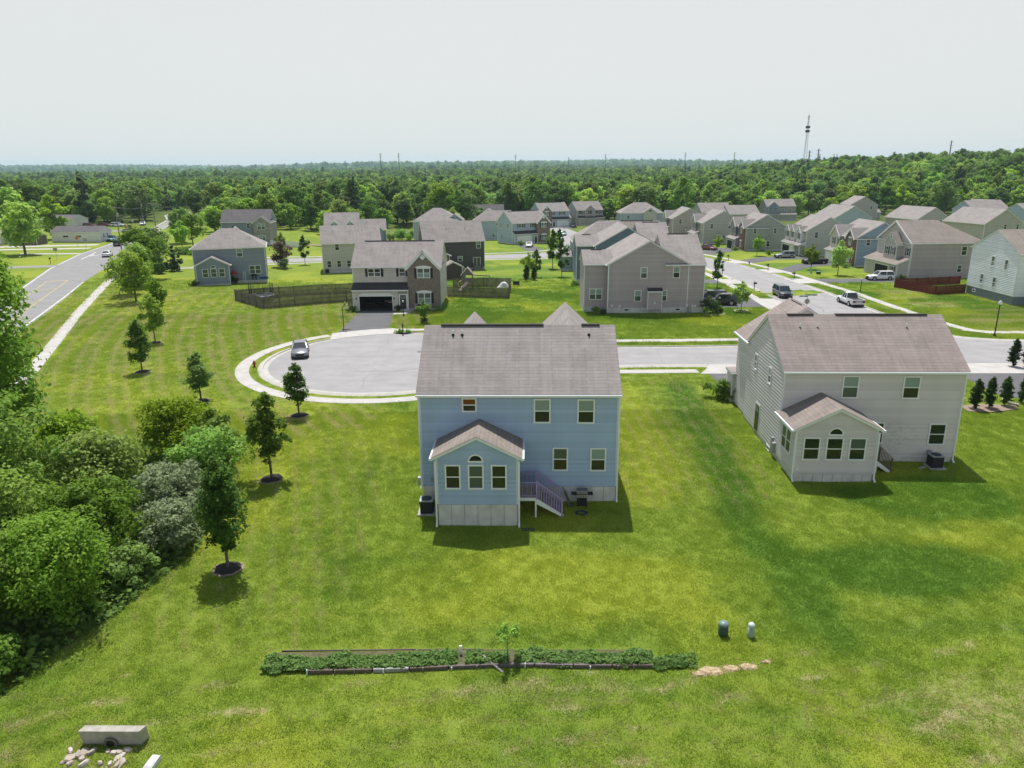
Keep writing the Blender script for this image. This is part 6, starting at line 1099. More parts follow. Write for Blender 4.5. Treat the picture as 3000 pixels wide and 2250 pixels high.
# fences
def fence(label, pts, h, mat, pw=.14, gap=.012, name='wooden_fence', rail=True, top=None, dog=True):
    o = thing(name, label, 'fence', (pts[0][0], pts[0][1], 0)); mb = MB(); rb = MB(); g = random.Random(len(pts))
    for (a, b) in zip(pts, pts[1:]):
        L = math.dist(a, b); n = max(1, int(L / (pw + gap))); d = ((b[0] - a[0]) / L, (b[1] - a[1]) / L); nr = (-d[1], d[0])
        for i in range(n):
            t = (i + .5) / n; cx, cy = lerp(a[0], b[0], t), lerp(a[1], b[1], t); z = hz(cx, cy) - .02; hh = h * (1 + g.uniform(-.012, .012)); off = g.uniform(-.006, .006); cx -= pts[0][0]; cy -= pts[0][1]
            p = lambda u, v, zz: (cx + d[0] * u + nr[0] * (v + off), cy + d[1] * u + nr[1] * (v + off), z + zz)
            mb.hexa([p(-pw / 2, -.01, 0), p(pw / 2, -.01, 0), p(pw / 2, .01, 0), p(-pw / 2, .01, 0), p(-pw / 2 * .8, -.01, hh), p(pw / 2 * .8, -.01, hh), p(pw / 2 * .8, .01, hh), p(-pw / 2 * .8, .01, hh)])
        k = max(1, round(L / 2.4))
        for i in range(k + 1):
            cx, cy = lerp(a[0], b[0], i / k), lerp(a[1], b[1], i / k); z = hz(cx, cy); MB().box(-.05, .05, -.05, .05, -.1, h + .04).build('post', mat, o, loc=(cx - pts[0][0] + nr[0] * .07, cy - pts[0][1] + nr[1] * .07, z), rz=math.atan2(d[1], d[0]))
        if rail:
            for zz in (.25, .9, h - .2):
                q = lambda pt: (pt[0] - pts[0][0] + nr[0] * .035, pt[1] - pts[0][1] + nr[1] * .035, hz(*pt) + zz); MB().beam(q(a), q(b), .04, .09).build('rail', mat, o)
    tag(mb.build('pickets', mat, o), kind='stuff'); return o
FW = plain('fence_wood', (.16, .145, .12), .9, var=.35, scale=1.4, bump=.3); FR = plain('fence_red', (.135, .02, .02), .7, var=.15, scale=1.5)
fence('weathered picket fence round the trampoline yard', [(-23.5, 115.6), (-26, 115.0), (-33.2, 111.7), (-37.2, 109.3), (-44.3, 117.2), (-38.1, 119.9), (-31.7, 123.0), (-23.5, 125.0)], 1.75, FW); fence('short picket gate left of the open garage', [(-24.4, 108.6), (-23.4, 108.6)], 1.7, FW)
fence('weathered picket fence round the playset yard', [(-10.4, 119.1), (-.4, 116.9), (-.1, 130.2), (-5.0, 131.2), (-10.4, 131.2)], 1.7, FW); fence('dark red fence round the small garden by the white house', [(79.5, 129.8), (66.0, 126.0), (68.0, 116.9), (73.8, 118.6)], 1.5, FR)
fence('white vinyl privacy fence right of the dark grey stone house', [(-68.2, 211.5), (-59.5, 212.5)], 1.6, WHITE, name='vinyl_fence', rail=False, pw=.3); 
o = thing('rail_fence', 'white rail fence across the meadow', 'fence', (-46, 268, hz(-46, 268)))
for i in range(11): slab_box('post', WHITE, o, i * 2.4 - .07, i * 2.4 + .07, -.07, .07, -.2, 1.4)
for zz in (.5, .9, 1.3): slab_box('rail', WHITE, o, 0, 24, -.03, .03, zz - .09, zz + .05)
# trampoline
o = thing('trampoline', 'round trampoline with black safety net inside the fence', 'trampoline', (-40.0, 116.8, 0)); rr = 1.9; MB()._lathe([(rr, .86), (rr, .93), (rr - .3, .95), (rr - .3, .9)], 24, (0, 0, 0)).build('mat', BLACK, o); MB().tube([(rr * math.cos(i * .2618), rr * math.sin(i * .2618), .9) for i in range(25)], .08, 6).build('frame', plain('tramp_pad', (.30, .31, .38), .6), o)
for i in range(6):
    a = i * math.pi / 3; MB().tube([(rr * math.cos(a), rr * math.sin(a), 0), (rr * math.cos(a), rr * math.sin(a), 2.9)], .035, 6).build('net_pole', BLACK, o); MB().tube([(rr * math.cos(a + .3), rr * math.sin(a + .3), 0), (rr * math.cos(a + .3), rr * math.sin(a + .3), .88)], .03, 6).build('leg', GALV, o)
mb = MB()
for i in range(48): a = i * math.pi / 24; zt = 2.5 + .35 * abs(math.cos(a * 3)); mb.tube([(rr * .98 * math.cos(a), rr * .98 * math.sin(a), .95), (rr * .98 * math.cos(a), rr * .98 * math.sin(a), zt)], .012, 3)
for j in range(9): zt = 1.05 + j * .18; mb.tube([(rr * .98 * math.cos(i * .2618), rr * .98 * math.sin(i * .2618), zt) for i in range(25)], .012, 3)
tag(mb.build('safety_net', BLACK, o), kind='stuff')
# playset, shed, tarp
PW = plain('playset_wood', (.19, .13, .10), .8, var=.3); PO = plain('playset_orange', (.42, .20, .05), .6); PINK = plain('slide_pink', (.55, .40, .36), .5)
o = thing('playset', 'wooden playset with gabled fort, pale slide and swing beam', 'playset', (-7.6, 128.6, hz(-7.6, 128.6)), 0)
for xx in (-.8, .8):
    for yy_ in (-.8, .8): slab_box('post', PW, o, xx - .06, xx + .06, yy_ - .06, yy_ + .06, 0, 3.0)
slab_box('platform', PW, o, -.9, .9, -.9, .9, 1.35, 1.43); MB().poly([(-1.0, -.86, 2.5), (1.0, -.86, 2.5), (0, -.86, 3.75)]).box(-.9, .9, -.88, -.84, 1.43, 2.0).box(-.9, -.3, -.88, -.84, 2.0, 2.6).build('front_wall', plain('playset_grey', (.17, .16, .17), .8), o)
for s in (-1, 1): MB().hexa([(0, -1.1, 3.78), (s * 1.2, -1.1, 2.35), (s * 1.2, 1.1, 2.35), (0, 1.1, 3.78), (0, -1.1, 3.84), (s * 1.24, -1.1, 2.41), (s * 1.24, 1.1, 2.41), (0, 1.1, 3.84)]).build('roof', plain('playset_roof', (.24, .2, .18), .8), o)
slab_box('wall_panel', PO, o, -1.0, -.94, -.7, .3, 1.45, 2.5); MB().ring([[(-1.0 - .75 * math.sin(a), -.3 + q, 1.5 - .7 + .75 * math.cos(a)) for q in (-.25, .25)] + [(-1.0 - .65 * math.sin(a), -.3 + q, 1.5 - .7 + .65 * math.cos(a)) for q in (.25, -.25)] for a in np.linspace(.1, 2.9, 8)]).build('tube_slide', plain('tube_yellow', (.5, .38, .18), .5), o)
MB().hexa([(-.35, -.9, 1.35), (.25, -.9, 1.35), (-1.0, -2.9, .1), (-1.6, -2.9, .1), (-.35, -.9, 1.42), (.25, -.9, 1.42), (-1.0, -2.9, .17), (-1.6, -2.9, .17)]).build('slide', PINK, o); MB().beam((.8, 0, 2.45), (3.9, -.6, 2.35), .14, .14).build('swing_beam', PW, o)
for yy_ in (-1.3, .5): MB().beam((3.8, -.55, 2.35), (4.1, yy_, 0), .1, .1).build('frame_leg', GREYWOOD, o)
for i in range(2): MB().tube([(1.9 + i, -.2 - .15 * i, 2.4), (1.9 + i, -.2 - .15 * i, .5)], .015, 4).tube([(2.3 + i, -.25 - .15 * i, 2.4), (2.3 + i, -.25 - .15 * i, .5)], .015, 4).box(1.88 + i, 2.32 + i, -.35 - .15 * i, -.1 - .15 * i, .46, .5).build('swing', BLACK, o)
o = thing('garden_shed', 'small brown shed with tan roof behind the playset yard', 'shed', (-11.2, 142.5, hz(-11.2, 142.5)), R(14)); wing(o, -1.8, 1.8, 0, 3.0, 2.6, 'y', .5, plain('shed_brown', (.085, .065, .06), .8), SH_MID, found=.1, gutter=False)
g = random.Random(4); mb = MB(); rings = []
for k in range(6):
    q = k / 5; rings.append([((1 - q * .75) * (1.2 + .2 * g.random()) * math.cos(i * .5236), (1 - q * .75) * (.55 + .15 * g.random()) * math.sin(i * .5236), q * (1.0 + .1 * g.random())) for i in range(12)])
mb.ring(rings); tag(mb.build('tarp_heap', plain('tarp_white', (.72, .72, .74), .6), loc=(-1.3, 129.6, hz(-1.3, 129.6)), smooth=True), 'white tarp heaped in the corner of the playset yard', 'tarp')
o = thing('patio_table', 'dark furniture piled outside the playset fence', 'furniture', (.9, 132.5, hz(.9, 132.5))); slab_box('seat', BLACK, o, -.6, .6, -.3, .3, .2, .35); slab_box('backrest', BLACK, o, -.6, .6, .25, .32, .35, .8); [slab_box('leg', BLACK, o, s - .04, s + .04, -.25, .25, 0, .2) for s in (-.5, .5)]
# slate house patio clutter
o = thing('patio_umbrella', 'red folded market umbrella by the slate blue house', 'umbrella', (-52.2, 138.6, 0)); MB()._lathe([(.75, 1.35), (.7, 1.5), (.1, 2.0), (.02, 2.1)], 8, (0, 0, 0)).build('canopy', plain('canopy_red', (.28, .035, .03), .7), o); MB().tube([(0, 0, 0), (0, 0, 2.2)], .03, 6).build('pole', GALV, o)
o = thing('step_ladder', 'white step ladder standing by the slate blue house', 'ladder', (-50.6, 139.6, 0)); [MB().beam((s * .25, -.3, 0), (s * .18, 0, 1.7), .05, .05).build('rail', WHITE, o) for s in (-1, 1)]; [slab_box('rung', WHITE, o, -.22, .22, -.3 + i * .06 - .03, -.3 + i * .06 + .03, .3 * i + .25, .3 * i + .29) for i in range(5)]
o = thing('patio_grill', 'small black grill by the slate blue house', 'grill', (-49.0, 140.2, 0)); slab_box('firebox', BLACK, o, -.4, .4, -.25, .25, .75, 1.15); slab_box('shelf', BLACK, o, -.75, .75, -.2, .2, .8, .85); [slab_box('leg', BLACK, o, s - .03, s + .03, -.2, .2, 0, .75) for s in (-.33, .33)]
for i, (dx, c_) in enumerate(((1.2, (.03, .12, .3)), (1.9, (.05, .1, .2)), (-3.2, (.3, .08, .04)))): o = MB(); o.ring([[(-.3, -.25, 0), (.3, -.25, 0), (.3, .25, 0), (-.3, .25, 0)], [(-.38, -.3, .5), (.38, -.3, .5), (.38, .3, .5), (-.38, .3, .5)]]); tag(o.build('storage_tub', plain('tub%d' % i, c_, .5), loc=(-49.0 + dx, 140.7 + dx * .3, 0)), ('blue plastic tub left of the corner by the slate house', 'dark blue tub at the corner of the slate house', 'terracotta tub by the red umbrella')[i], 'tub')
# porch chairs and hose reel of the cream house
for i in range(3): o = thing('porch_chair', ('left', 'middle', 'right')[i] + ' grey chair under the brick gable window', 'chair', (-14.0 + i * 1.0, 106.7, .02)); slab_box('seat', plain('chair_grey', (.30, .29, .28), .7), o, -.28, .28, -.3, .25, .38, .44); slab_box('backrest', MATS['chair_grey'], o, -.28, .28, .22, .28, .44, 1.05); [slab_box('leg', MATS['chair_grey'], o, s - .03, s + .03, -.28, .25, 0, .38) for s in (-.25, .25)]
o = thing('hose_reel', 'green hose reel on the right corner of the cream house', 'hose reel', (-10.1, 107.5, 0)); MB().tube([(-.12, 0, .9), (.12, 0, .9)], .25, 14).build('drum', plain('reel_green', (.02, .2, .12), .5), o); slab_box('stand', MATS['reel_green'], o, -.16, .16, -.08, .08, 0, .9)
fan('mulch_bed', (-13.6, 90.7), [(-15.3, 91.4), (-12.4, 92.4), (-11.4, 91.9), (-12.6, 91.25), (-14.4, 91.3), (-15.3, 91.4)], .02, MULCH)
for x, y, k, s, lb in ((-14.3, 91.7, 'shrub', .4, 'upright green plant in the mailbox mulch bed'), (-14.0, 91.45, 'shruby', .35, 'low pale plant in the mailbox mulch bed'), (-13.2, 91.6, 'shruby', .38, 'pale plant at the foot of the cul-de-sac mailbox')): T('bed_plant', lb, 'plant', x, y, k, s, x)
MB().box(-.5, .5, -.05, .05, .02, .11).build('storm_drain', BLACK, None, loc=(-14.2, 91.15, 0)); tag(bpy.data.objects['storm_drain'], 'dark storm drain inlet in the cul-de-sac kerb', 'storm drain')
# garage contents of the cream house
for i, (x, c_) in enumerate(((-21.6, (.10, .02, .02)), (-20.7, (.12, .12, .13)))):
    o = thing('bicycle', ('dark red', 'grey')[i] + ' bicycle leaning inside the open garage', 'bicycle', (x, 108.2 + i * .5, .03), R(30 + 20 * i)); fm_ = plain('bike%d' % i, c_, .4)
    for wx in (-.5, .5): w_ = MB(); w_.tube([(wx + .33 * math.cos(a * .3491), 0, .34 + .33 * math.sin(a * .3491)) for a in range(19)], .022, 5); w_.build('wheel', RUBBER, o)
    MB().tube([(-.5, 0, .34), (-.12, 0, .75), (.35, 0, .8), (.5, 0, .34)], .02, 5).tube([(-.12, 0, .75), (0, 0, .3), (.35, 0, .8)], .02, 5).build('frame', fm_, o); slab_box('saddle', BLACK, o, -.28, -.02, -.07, .07, .85, .9); MB().tube([(.38, -.25, 1.0), (.35, 0, .95), (.38, .25, 1.0)], .018, 5).build('handlebar', BLACK, o)
# utility pedestals
PG = plain('pedestal_green', (.025, .075, .045), .45); PP = plain('pedestal_pale', (.30, .40, .34), .5)
for lb, x, y, m, r_, h_ in (('dark green rounded utility pedestal on the back lawn', 9.8, 29.7, PG, .23, .72), ('pale green slim utility pedestal on the back lawn', 11.05, 29.55, PP, .15, .74)):
    o = thing('utility_pedestal', lb, 'utility box', (x, y, hz(x, y) - .03)); MB()._lathe([(r_ * .9, 0), (r_, .1), (r_, h_ * .8)], 16, (0, 0, 0)).build('body', m, o, smooth=True); MB()._lathe([(r_ * 1.06, h_ * .8), (r_ * 1.04, h_ * .92), (r_ * .6, h_ * 1.03), (.01, h_ * 1.05)], 16, (0, 0, 0)).build('cap', plain(m.name + '_cap', (.16, .24, .21) if m is PG else (.55, .62, .60), .4), o, smooth=True)
o = thing('utility_pedestal', 'small green utility box on the lawn before the blue brick house', 'utility box', (61.6, 147.3, hz(61.6, 147.3))); slab_box('body', PG, o, -.35, .35, -.3, .3, 0, .55); slab_box('lid', PP, o, -.38, .38, -.33, .33, .55, .62)
o = thing('utility_pedestal', 'pale post pedestal beside the small green utility box', 'utility box', (60.6, 148.5, hz(60.6, 148.5))); MB()._lathe([(.16, 0), (.16, .8), (.1, .95)], 10, (0, 0, 0)).build('body', PP, o); slab_box('base', CONC2, o, -.2, .2, -.2, .2, -.05, .04)
# headwall with pipe and riprap
o = thing('headwall', 'concrete culvert headwall with round pipe in the lower left lawn', 'headwall', (-15.5, 23.42, hz(-15.5, 23.4) - .08), R(-1)); HW = plain('headwall_concrete', (.36, .34, .30), .9, var=.25, scale=2.5, bump=.4)
MB().hexa([(-1.12, -.1, -.2), (1.08, -.1, -.2), (1.22, .3, -.2), (-1.22, .3, -.2), (-1.2, -.22, .78), (1.15, -.22, .78), (1.28, .1, .78), (-1.1, .1, .78)]).build('wall', HW, o)
p_ = MB()._lathe([(.26, 0), (.26, .1), (.17, .1), (.17, -.15)], 20, (0, 0, 0)).build('pipe', plain('pipe_dark', (.14, .13, .11), .9), o); p_.rotation_euler = (R(90), 0, 0); p_.location = (-.02, -.16, .22); k_ = MB()._lathe([(.165, .0), (.165, .012)], 20, (0, 0, 0)).build('pipe_bore', BLACK, o); k_.rotation_euler = (R(90), 0, 0); k_.location = (-.02, -.235, .22)
g = random.Random(12); RK_ = [plain('rock%d' % i, c_, .9, var=.18, scale=5, bump=.4) for i, c_ in enumerate(((.42, .36, .30), (.36, .31, .26), (.48, .43, .37)))]
def rock(x, y, sx, sy, sz, rz, lb, m, grp=None, tilt=0):
    mb = MB(); n = g.randint(5, 7); base = [(math.cos(2 * math.pi * i / n + g.uniform(-.3, .3)) * sx * g.uniform(.8, 1.1), math.sin(2 * math.pi * i / n) * sy * g.uniform(.8, 1.1)) for i in range(n)]
    mb.ring([[(a, b, -.1) for a, b in base], [(a * 1.02, b * 1.02, sz * .6) for a, b in base], [(a * .82, b * .82, sz * g.uniform(.9, 1.05)) for a, b in base]]); o = mb.build('rock', m, loc=(x, y, hz(x, y)), rz=rz); o.rotation_euler = (tilt, tilt * .6, rz); return tag(o, lb, 'rock', grp)
for i in range(22):
    big = i in (0, 1, 5, 9); x = -17.0 + g.random() * 2.8 if i > 1 else -16.75 + i * .35; y = 22.25 + g.random() * .75; rock(x, y, .3 if big else g.uniform(.11, .24), .2 if big else g.uniform(.07, .13), g.uniform(.06, .16), g.uniform(0, 6), 'pale broken riprap stone below the culvert headwall', RK_[i % 3], 'riprap stones', g.uniform(-.3, .3))
MB().ring([[(-.17, -.36, -.1), (.17, -.36, -.1), (.17, .3, -.1), (-.17, .3, -.1)], [(-.17, -.36, .2), (.17, -.36, .2), (.16, .28, .2), (-.16, .28, .2)], [(-.12, -.28, .25), (.12, -.28, .25), (.1, .22, .25), (-.1, .22, .25)]]).build('stone_slab', plain('slab_white', (.6, .6, .6), .8, var=.1), loc=(-13.5, 22.3, hz(-13.5, 22.3)), rz=R(-6)); tag(bpy.data.objects['stone_slab'], 'upright pale stone slab right of the riprap', 'rock')
# garden bed
o = thing('garden_bed', 'long raised garden bed edged with old logs and boards', 'garden bed', (0, 0, 0)); g = random.Random(21)
front = lambda x: 27.42 + .22 * math.exp(-((x + .5) / 3.5) ** 2) + .012 * x
soil = MB(); xs_ = np.linspace(-11, 6.2, 30); soil_f = [(x, front(x)) for x in xs_]; soil_b = [(x, 28.75 - .015 * abs(x + 2)) for x in xs_]
for i in range(29): soil.poly([(*soil_f[i], hz(*soil_f[i]) + .17), (*soil_f[i + 1], hz(*soil_f[i + 1]) + .17), (*soil_b[i + 1], hz(*soil_b[i + 1]) + .04), (*soil_b[i], hz(*soil_b[i]) + .04)])
soil.build('soil', plain('bed_soil', (.10, .095, .045), .95, var=.4, scale=6, bump=.8), o)
LOGM = [plain('log%d' % i, c_, .8, var=.25, scale=4, bump=.4) for i, c_ in enumerate(((.3, .29, .28), (.12, .09, .075), (.13, .105, .10), (.14, .115, .12)))]; e = [-9.1, -7.9, -6.2, -4.6, -2.9, -.9, .9, 2.6, 4.3, 6.1]
for i, (a, b) in enumerate(zip(e, e[1:])):
    m = LOGM[(0, 1, 0, 1, 2, 3, 3, 2, 1)[i] if i != 0 else 1]; za, zb = hz(a, front(a)), hz(b, front(b)); MB().beam((a + .03, front(a) - .05, za + .06), (b - .03, front(b) - .05, zb + .06), .12, .24).build('log', m, o)
for i in range(15): x = -8.9 + i * 1.02 + g.uniform(-.2, .2); MB().box(x - .025, x + .025, front(x) - .17, front(x) - .12, -1.4, hz(x, front(x)) + g.uniform(.15, .3)).build('stake', GREYWOOD if i % 3 else WHITE, o)
for i in range(3): x = -10.6 + i * 3.1; MB().beam((x, 28.75, hz(x, 28.8) + .0), (x + 3.0, 28.75 + .03 * (i % 2), hz(x + 3, 28.8) + .0), .05, .12).build('back_board', LOGM[1], o)
MB().beam((-1.4, 28.0, hz(-1.4, 28) + .3), (-.5, 27.2, hz(-.5, 27.2) + .02), .09, .05).build('loose_board', GREYWOOD, o); MB().box(-2.46, -2.34, 28.3, 28.38, -1.3, -.55).build('marker_post', WHITE, o)
# foliage of the bed
g = np.random.RandomState(8); n = 16000; xx = -11.1 + 19.2 * g.rand(n); f_ = np.array([front(x) for x in xx]); dens_ = sstep(.22, .42, fbm(xx / 1.3 + 5, xx * 0 + 3)); gap = (np.abs(xx + 2.35) > .18) & (np.abs(xx + .1) > .15) & (g.rand(n) < .25 + .75 * dens_); xx, f_ = xx[gap], f_[gap]; n = len(xx); w_ = np.where(xx > 6.2, .7, 1.0) * (.6 + .7 * fbm(xx / 1.1, xx * 0)); yy = f_ - .16 * sstep(.5, .75, fbm(xx / .7 + 8, xx * 0)) + g.rand(n) * w_ - np.where(xx > 6.2, .15, 0); top = (.04 + .46 * fbm(xx / .5 + 30, yy / .4) ** 1.6) * np.clip(np.minimum((yy - f_ + .12) * 5, (f_ + w_ + .1 - yy) * 4), .2, 1); zz = hz_np(xx, yy) + .1 + top * (.3 + .7 * g.rand(n)); P = np.stack([xx, yy, zz], 1); N = g.normal(size=(n, 3)) * .6 + np.array([0, -.1, 1.]); N /= np.linalg.norm(N, axis=1)[:, None]; U = np.cross(N, g.normal(size=(n, 3))); U /= np.linalg.norm(U, axis=1)[:, None]; W_ = np.cross(N, U); s = (.04 + .05 * g.rand(n))[:, None]
tag(inst('bed_foliage', np_quads('bed_foliage', np.stack([P - U * s, P + W_ * s * .8, P + U * s, P - W_ * s * .8], 1).reshape(-1, 3), np.arange(n * 4).reshape(n, 4), LF['mid2'], {'tint': g.rand(n)}, facedom=True)), 'low leafy green plants filling the long garden bed', 'plants', kind='stuff')
proto('sapling', rx=.5, z0=.75, z1=1.85, shape='round', n=420, leaf=.11, mat='yellow', lobes=10, seed=301, r=.022, limbs=7); T('sapling', 'sparse yellow-green sapling growing from the garden bed', 'sapling', -.3, 28.0, 'sapling', 1, 0)
STRAW = plain('straw', (.42, .32, .20), .95, var=.3, scale=9, bump=.6); g = random.Random(31)
for i, (x, y, r_) in enumerate(((8.6, 27.2, .55), (9.5, 27.35, .4), (10.3, 27.45, .42), (8.0, 27.0, .3), (11.2, 27.75, .22))):
    mb = MB(); mb.ring([[(r_ * (1.2 if k == 0 else .75) * g.uniform(.8, 1.2) * math.cos(j * .5236), r_ * .55 * (1.2 if k == 0 else .7) * g.uniform(.8, 1.2) * math.sin(j * .5236), zz) for j in range(12)] for k, zz in enumerate((-.02, .07))])
    for q in range(34): a, l_ = g.uniform(0, 6.28), g.uniform(.08, .2); px, py = g.uniform(-1, 1) * r_, g.uniform(-.5, .5) * r_; mb.beam((px, py, g.uniform(.03, .1)), (px + math.cos(a) * l_, py + math.sin(a) * l_, g.uniform(.02, .1)), .012, .008)
    tag(mb.build('straw_pile', STRAW, loc=(x, y, hz(x, y))), ('largest', 'second', 'third', 'smallest left', 'last')[i] + ' clump of dry straw at the right end of the garden bed', 'straw')
# ring stones, brick ring
for (x, y, r_, n, m, lb, grp) in ((33.1, 104.4, .9, 14, RK_[2], 'white edging stone round the sparse young tree', 'white ring stones'), (80.0, 106.5, 1.6, 20, BR_RED, 'red edging brick round the dark bush by the white house', 'red ring bricks'), (28.9, 102.7, 1.3, 14, RK_[2], 'pale edging stone round the corner bush of the taupe house', 'pale corner stones')):
    for i in range(n): a = 2 * math.pi * i / n; tag(MB().box(-.17, .17, -.1, .1, -.02, .14).build('edging_stone', m, loc=(x + r_ * math.cos(a), y + r_ * math.sin(a), hz(x, y)), rz=a + R(90)), lb, 'edging stone', grp)
# utility poles and wires
def pole(label, x, y, h, arms=1, arm=2.2, rz=.6, r=.16):
    o = thing('utility_pole', label, 'utility pole', (x, y, hz(x, y)), rz); MB().tube([(0, 0, -.5), (0, 0, h)], [r, r * .7], 8).build('mast', POLE, o)
    for k in range(arms):
        z = h - .5 - k * 1.2; slab_box('crossarm', POLE, o, -arm / 2, arm / 2, -.06, .06, z, z + .13)
        for xx_ in (-arm * .45, -arm * .2, arm * .2, arm * .45): MB().tube([(xx_, 0, z + .13), (xx_, 0, z + .32)], .05, 6).build('insulator', GALV, o)
    if arms and h < 14: MB().tube([(.28, 0, h - 2.6), (.28, 0, h - 1.7)], .22, 10).build('transformer', GALV, o)
    return o
pole('tall leaning utility pole at the side street corner', -94.6, 180.5, 12.2, 1, rz=.25); pole('utility pole with wide crossarm along the main road', -118.6, 250.2, 10.2, 1, 3.0, .25); pole('utility pole far along the main road', -141, 288, 10, 1, rz=.25); pole('utility pole right of the main road bend', -123.8, 288.4, 11, 0); pole('utility pole behind the pale gabled house', -62.5, 292, 11.5, 1, rz=.1); pole('thin sign pole by the silver pickup', -115.5, 226, 8, 0, r=.09); pole('utility pole with crossarm before the right-hand woods', 176, 398, 13, 1, 3.4, .2); pole('utility pole at the far right edge', 262, 380, 14, 1, 3.4, .2)
def wire(label, a, b, sag=1.2, r=.022, grp='overhead wires'):
    pts = [(lerp(a[0], b[0], t / 14), lerp(a[1], b[1], t / 14), lerp(a[2], b[2], t / 14) - sag * 4 * (t / 14) * (1 - t / 14)) for t in range(15)]; tag(MB().tube(pts, r, 4).build('power_line', plain('wire_grey', (.12, .12, .12), .7)), label, 'power line', grp)
for dx, dz in ((-.9, 11.9), (.9, 11.9), (0, 9.4)): wire('overhead wire along the main road from the corner pole', (-94.6 + dx, 180.5, dz), (-118.6 + dx, 250.2, dz - 2), 1.0, grp='main road wires'); wire('overhead wire further along the main road', (-118.6 + dx, 250.2, dz - 2), (-141 + dx, 288, dz - 2.2), .8, grp='main road wires far'); wire('overhead wire crossing behind the slate roofs', (-123.8, 288.4, dz - 1), (-62.5 + dx, 292, dz - 3), 1.0, grp='crossing wires'); wire('overhead wire running right behind the pale roofs', (-62.5 + dx, 292, dz - 3), (-8 + dx, 300, dz - 5.5), 1.0, .02, grp='crossing wires right')
# road signs
def sign(label, x, y, h, shape, c_, rz=0, s=.45):
    o = thing('road_sign', label, 'road sign', (x, y, hz(x, y)), rz); MB().tube([(0, 0, 0), (0, 0, h)], .04, 6).build('post', GALV, o); m = plain('sign_%d_%d' % (int(c_[0] * 100), int(c_[1] * 100)), c_, .5)
    pts = {'diamond': [(0, -1.4), (1.4, 0), (0, 1.4), (-1.4, 0)], 'rect': [(-1, -.75), (1, -.75), (1, .75), (-1, .75)], 'oct': [(math.cos(R(22.5 + 45 * i)), math.sin(R(22.5 + 45 * i))) for i in range(8)]}[shape]
    MB().ring([[(a * s, yy_, h + b * s) for a, b in pts] for yy_ in (-.06, -.04)]).build('plate', m, o)
    if shape == 'diamond': MB().tube([(0, -.065, h - .25), (0, -.065, h + .2)], .07, 5).build('symbol', BLACK, o); MB().tube([(0, -.066, h + .3), (0, -.066, h + .31)], .09, 8).build('symbol', BLACK, o)
    return o
sign('orange diamond warning sign left of the main road', -119.6, 205.6, 2.6, 'diamond', (.62, .22, .02)); sign('orange diamond warning sign right of the main road', -104.6, 208.5, 2.2, 'diamond', (.62, .27, .02)); sign('grey sign plate seen from behind on the near left verge', -107.7, 175.6, 2.5, 'rect', (.32, .32, .32), s=.5); sign('grey sign plate seen from behind by the white drives', -113.8, 199.3, 2.7, 'rect', (.34, .34, .33), s=.5); sign('red stop sign at the far side drive', -126.1, 245.5, 2.6, 'oct', (.4, .03, .03), s=.42); sign('white road sign beyond the stop sign', -139, 276, 2.6, 'oct', (.6, .6, .6), s=.42)
o = thing('mailbox', 'black mailbox by the drive left of the main road', 'mailbox', (-104.9, 168.4, 0), R(110)); slab_box('post', POLE, o, -.06, .06, -.06, .06, 0, 1.1); slab_box('box', BLACK, o, -.4, .4, -.15, .15, 1.1, 1.4)
o = thing('monument_pillar', 'short stone pillar with cap at the subdivision corner', 'pillar', (-80.2, 190.5, 0)); slab_box('shaft', STONE, o, -.5, .5, -.5, .5, 0, 1.9); slab_box('cap', CONC, o, -.65, .65, -.65, .65, 1.9, 2.1)
for x, y, lb in ((-117.2, 228, 'dark bin beside the silver pickup'), (-73.5, 162.4 - 4.5, 'dark utility cabinet by the side street near the spruces'), (-139.5, 274.5, 'dark bin along the main road')): o = thing('wheeled_bin', lb, 'bin', (x, y, hz(x, y))); MB().ring([[(-.4, -.35, 0), (.4, -.35, 0), (.4, .35, 0), (-.4, .35, 0)], [(-.5, -.42, 1.15), (.5, -.42, 1.15), (.5, .42, 1.15), (-.5, .42, 1.15)]]).build('body', plain('bin_dark', (.025, .025, .03), .6), o); slab_box('lid', plain('bin_lid', (.03, .03, .035), .5), o, -.52, .52, -.45, .45, 1.15, 1.22)
# distant mast and pylons
o = thing('radio_mast', 'tall lattice radio mast on the horizon', 'radio mast', (313, 815, hz(313, 815))); h = 63
for k in range(3): a = k * 2.094; MB().tube([(2.6 * math.cos(a), 2.6 * math.sin(a), 0), (.5 * math.cos(a), .5 * math.sin(a), h)], .16, 5).build('leg', GALV, o)
mb = MB()
for i in range(24):
    z0_, z1_ = h * i / 24, h * (i + 1) / 24
    for k in range(3): a, b = k * 2.094, (k + 1) * 2.094; r0, r1 = lerp(2.6, .5, i / 24), lerp(2.6, .5, (i + 1) / 24); mb.tube([(r0 * math.cos(a), r0 * math.sin(a), z0_), (r1 * math.cos(b), r1 * math.sin(b), z1_)], .07, 4)
mb.build('bracing', GALV, o)
for zz in (46, 50): MB()._lathe([(2.2, zz), (2.4, zz + .6), (2.4, zz + 2), (2.2, zz + 2.4)], 8, (0, 0, 0)).build('antenna_array', DARKM, o)
MB().tube([(-3.2, 0, h - 2), (3.2, 0, h - 1.6)], .14, 5).tube([(0, 0, h - 4), (0, 0, h + 3)], .12, 5).build('top_array', GALV, o)
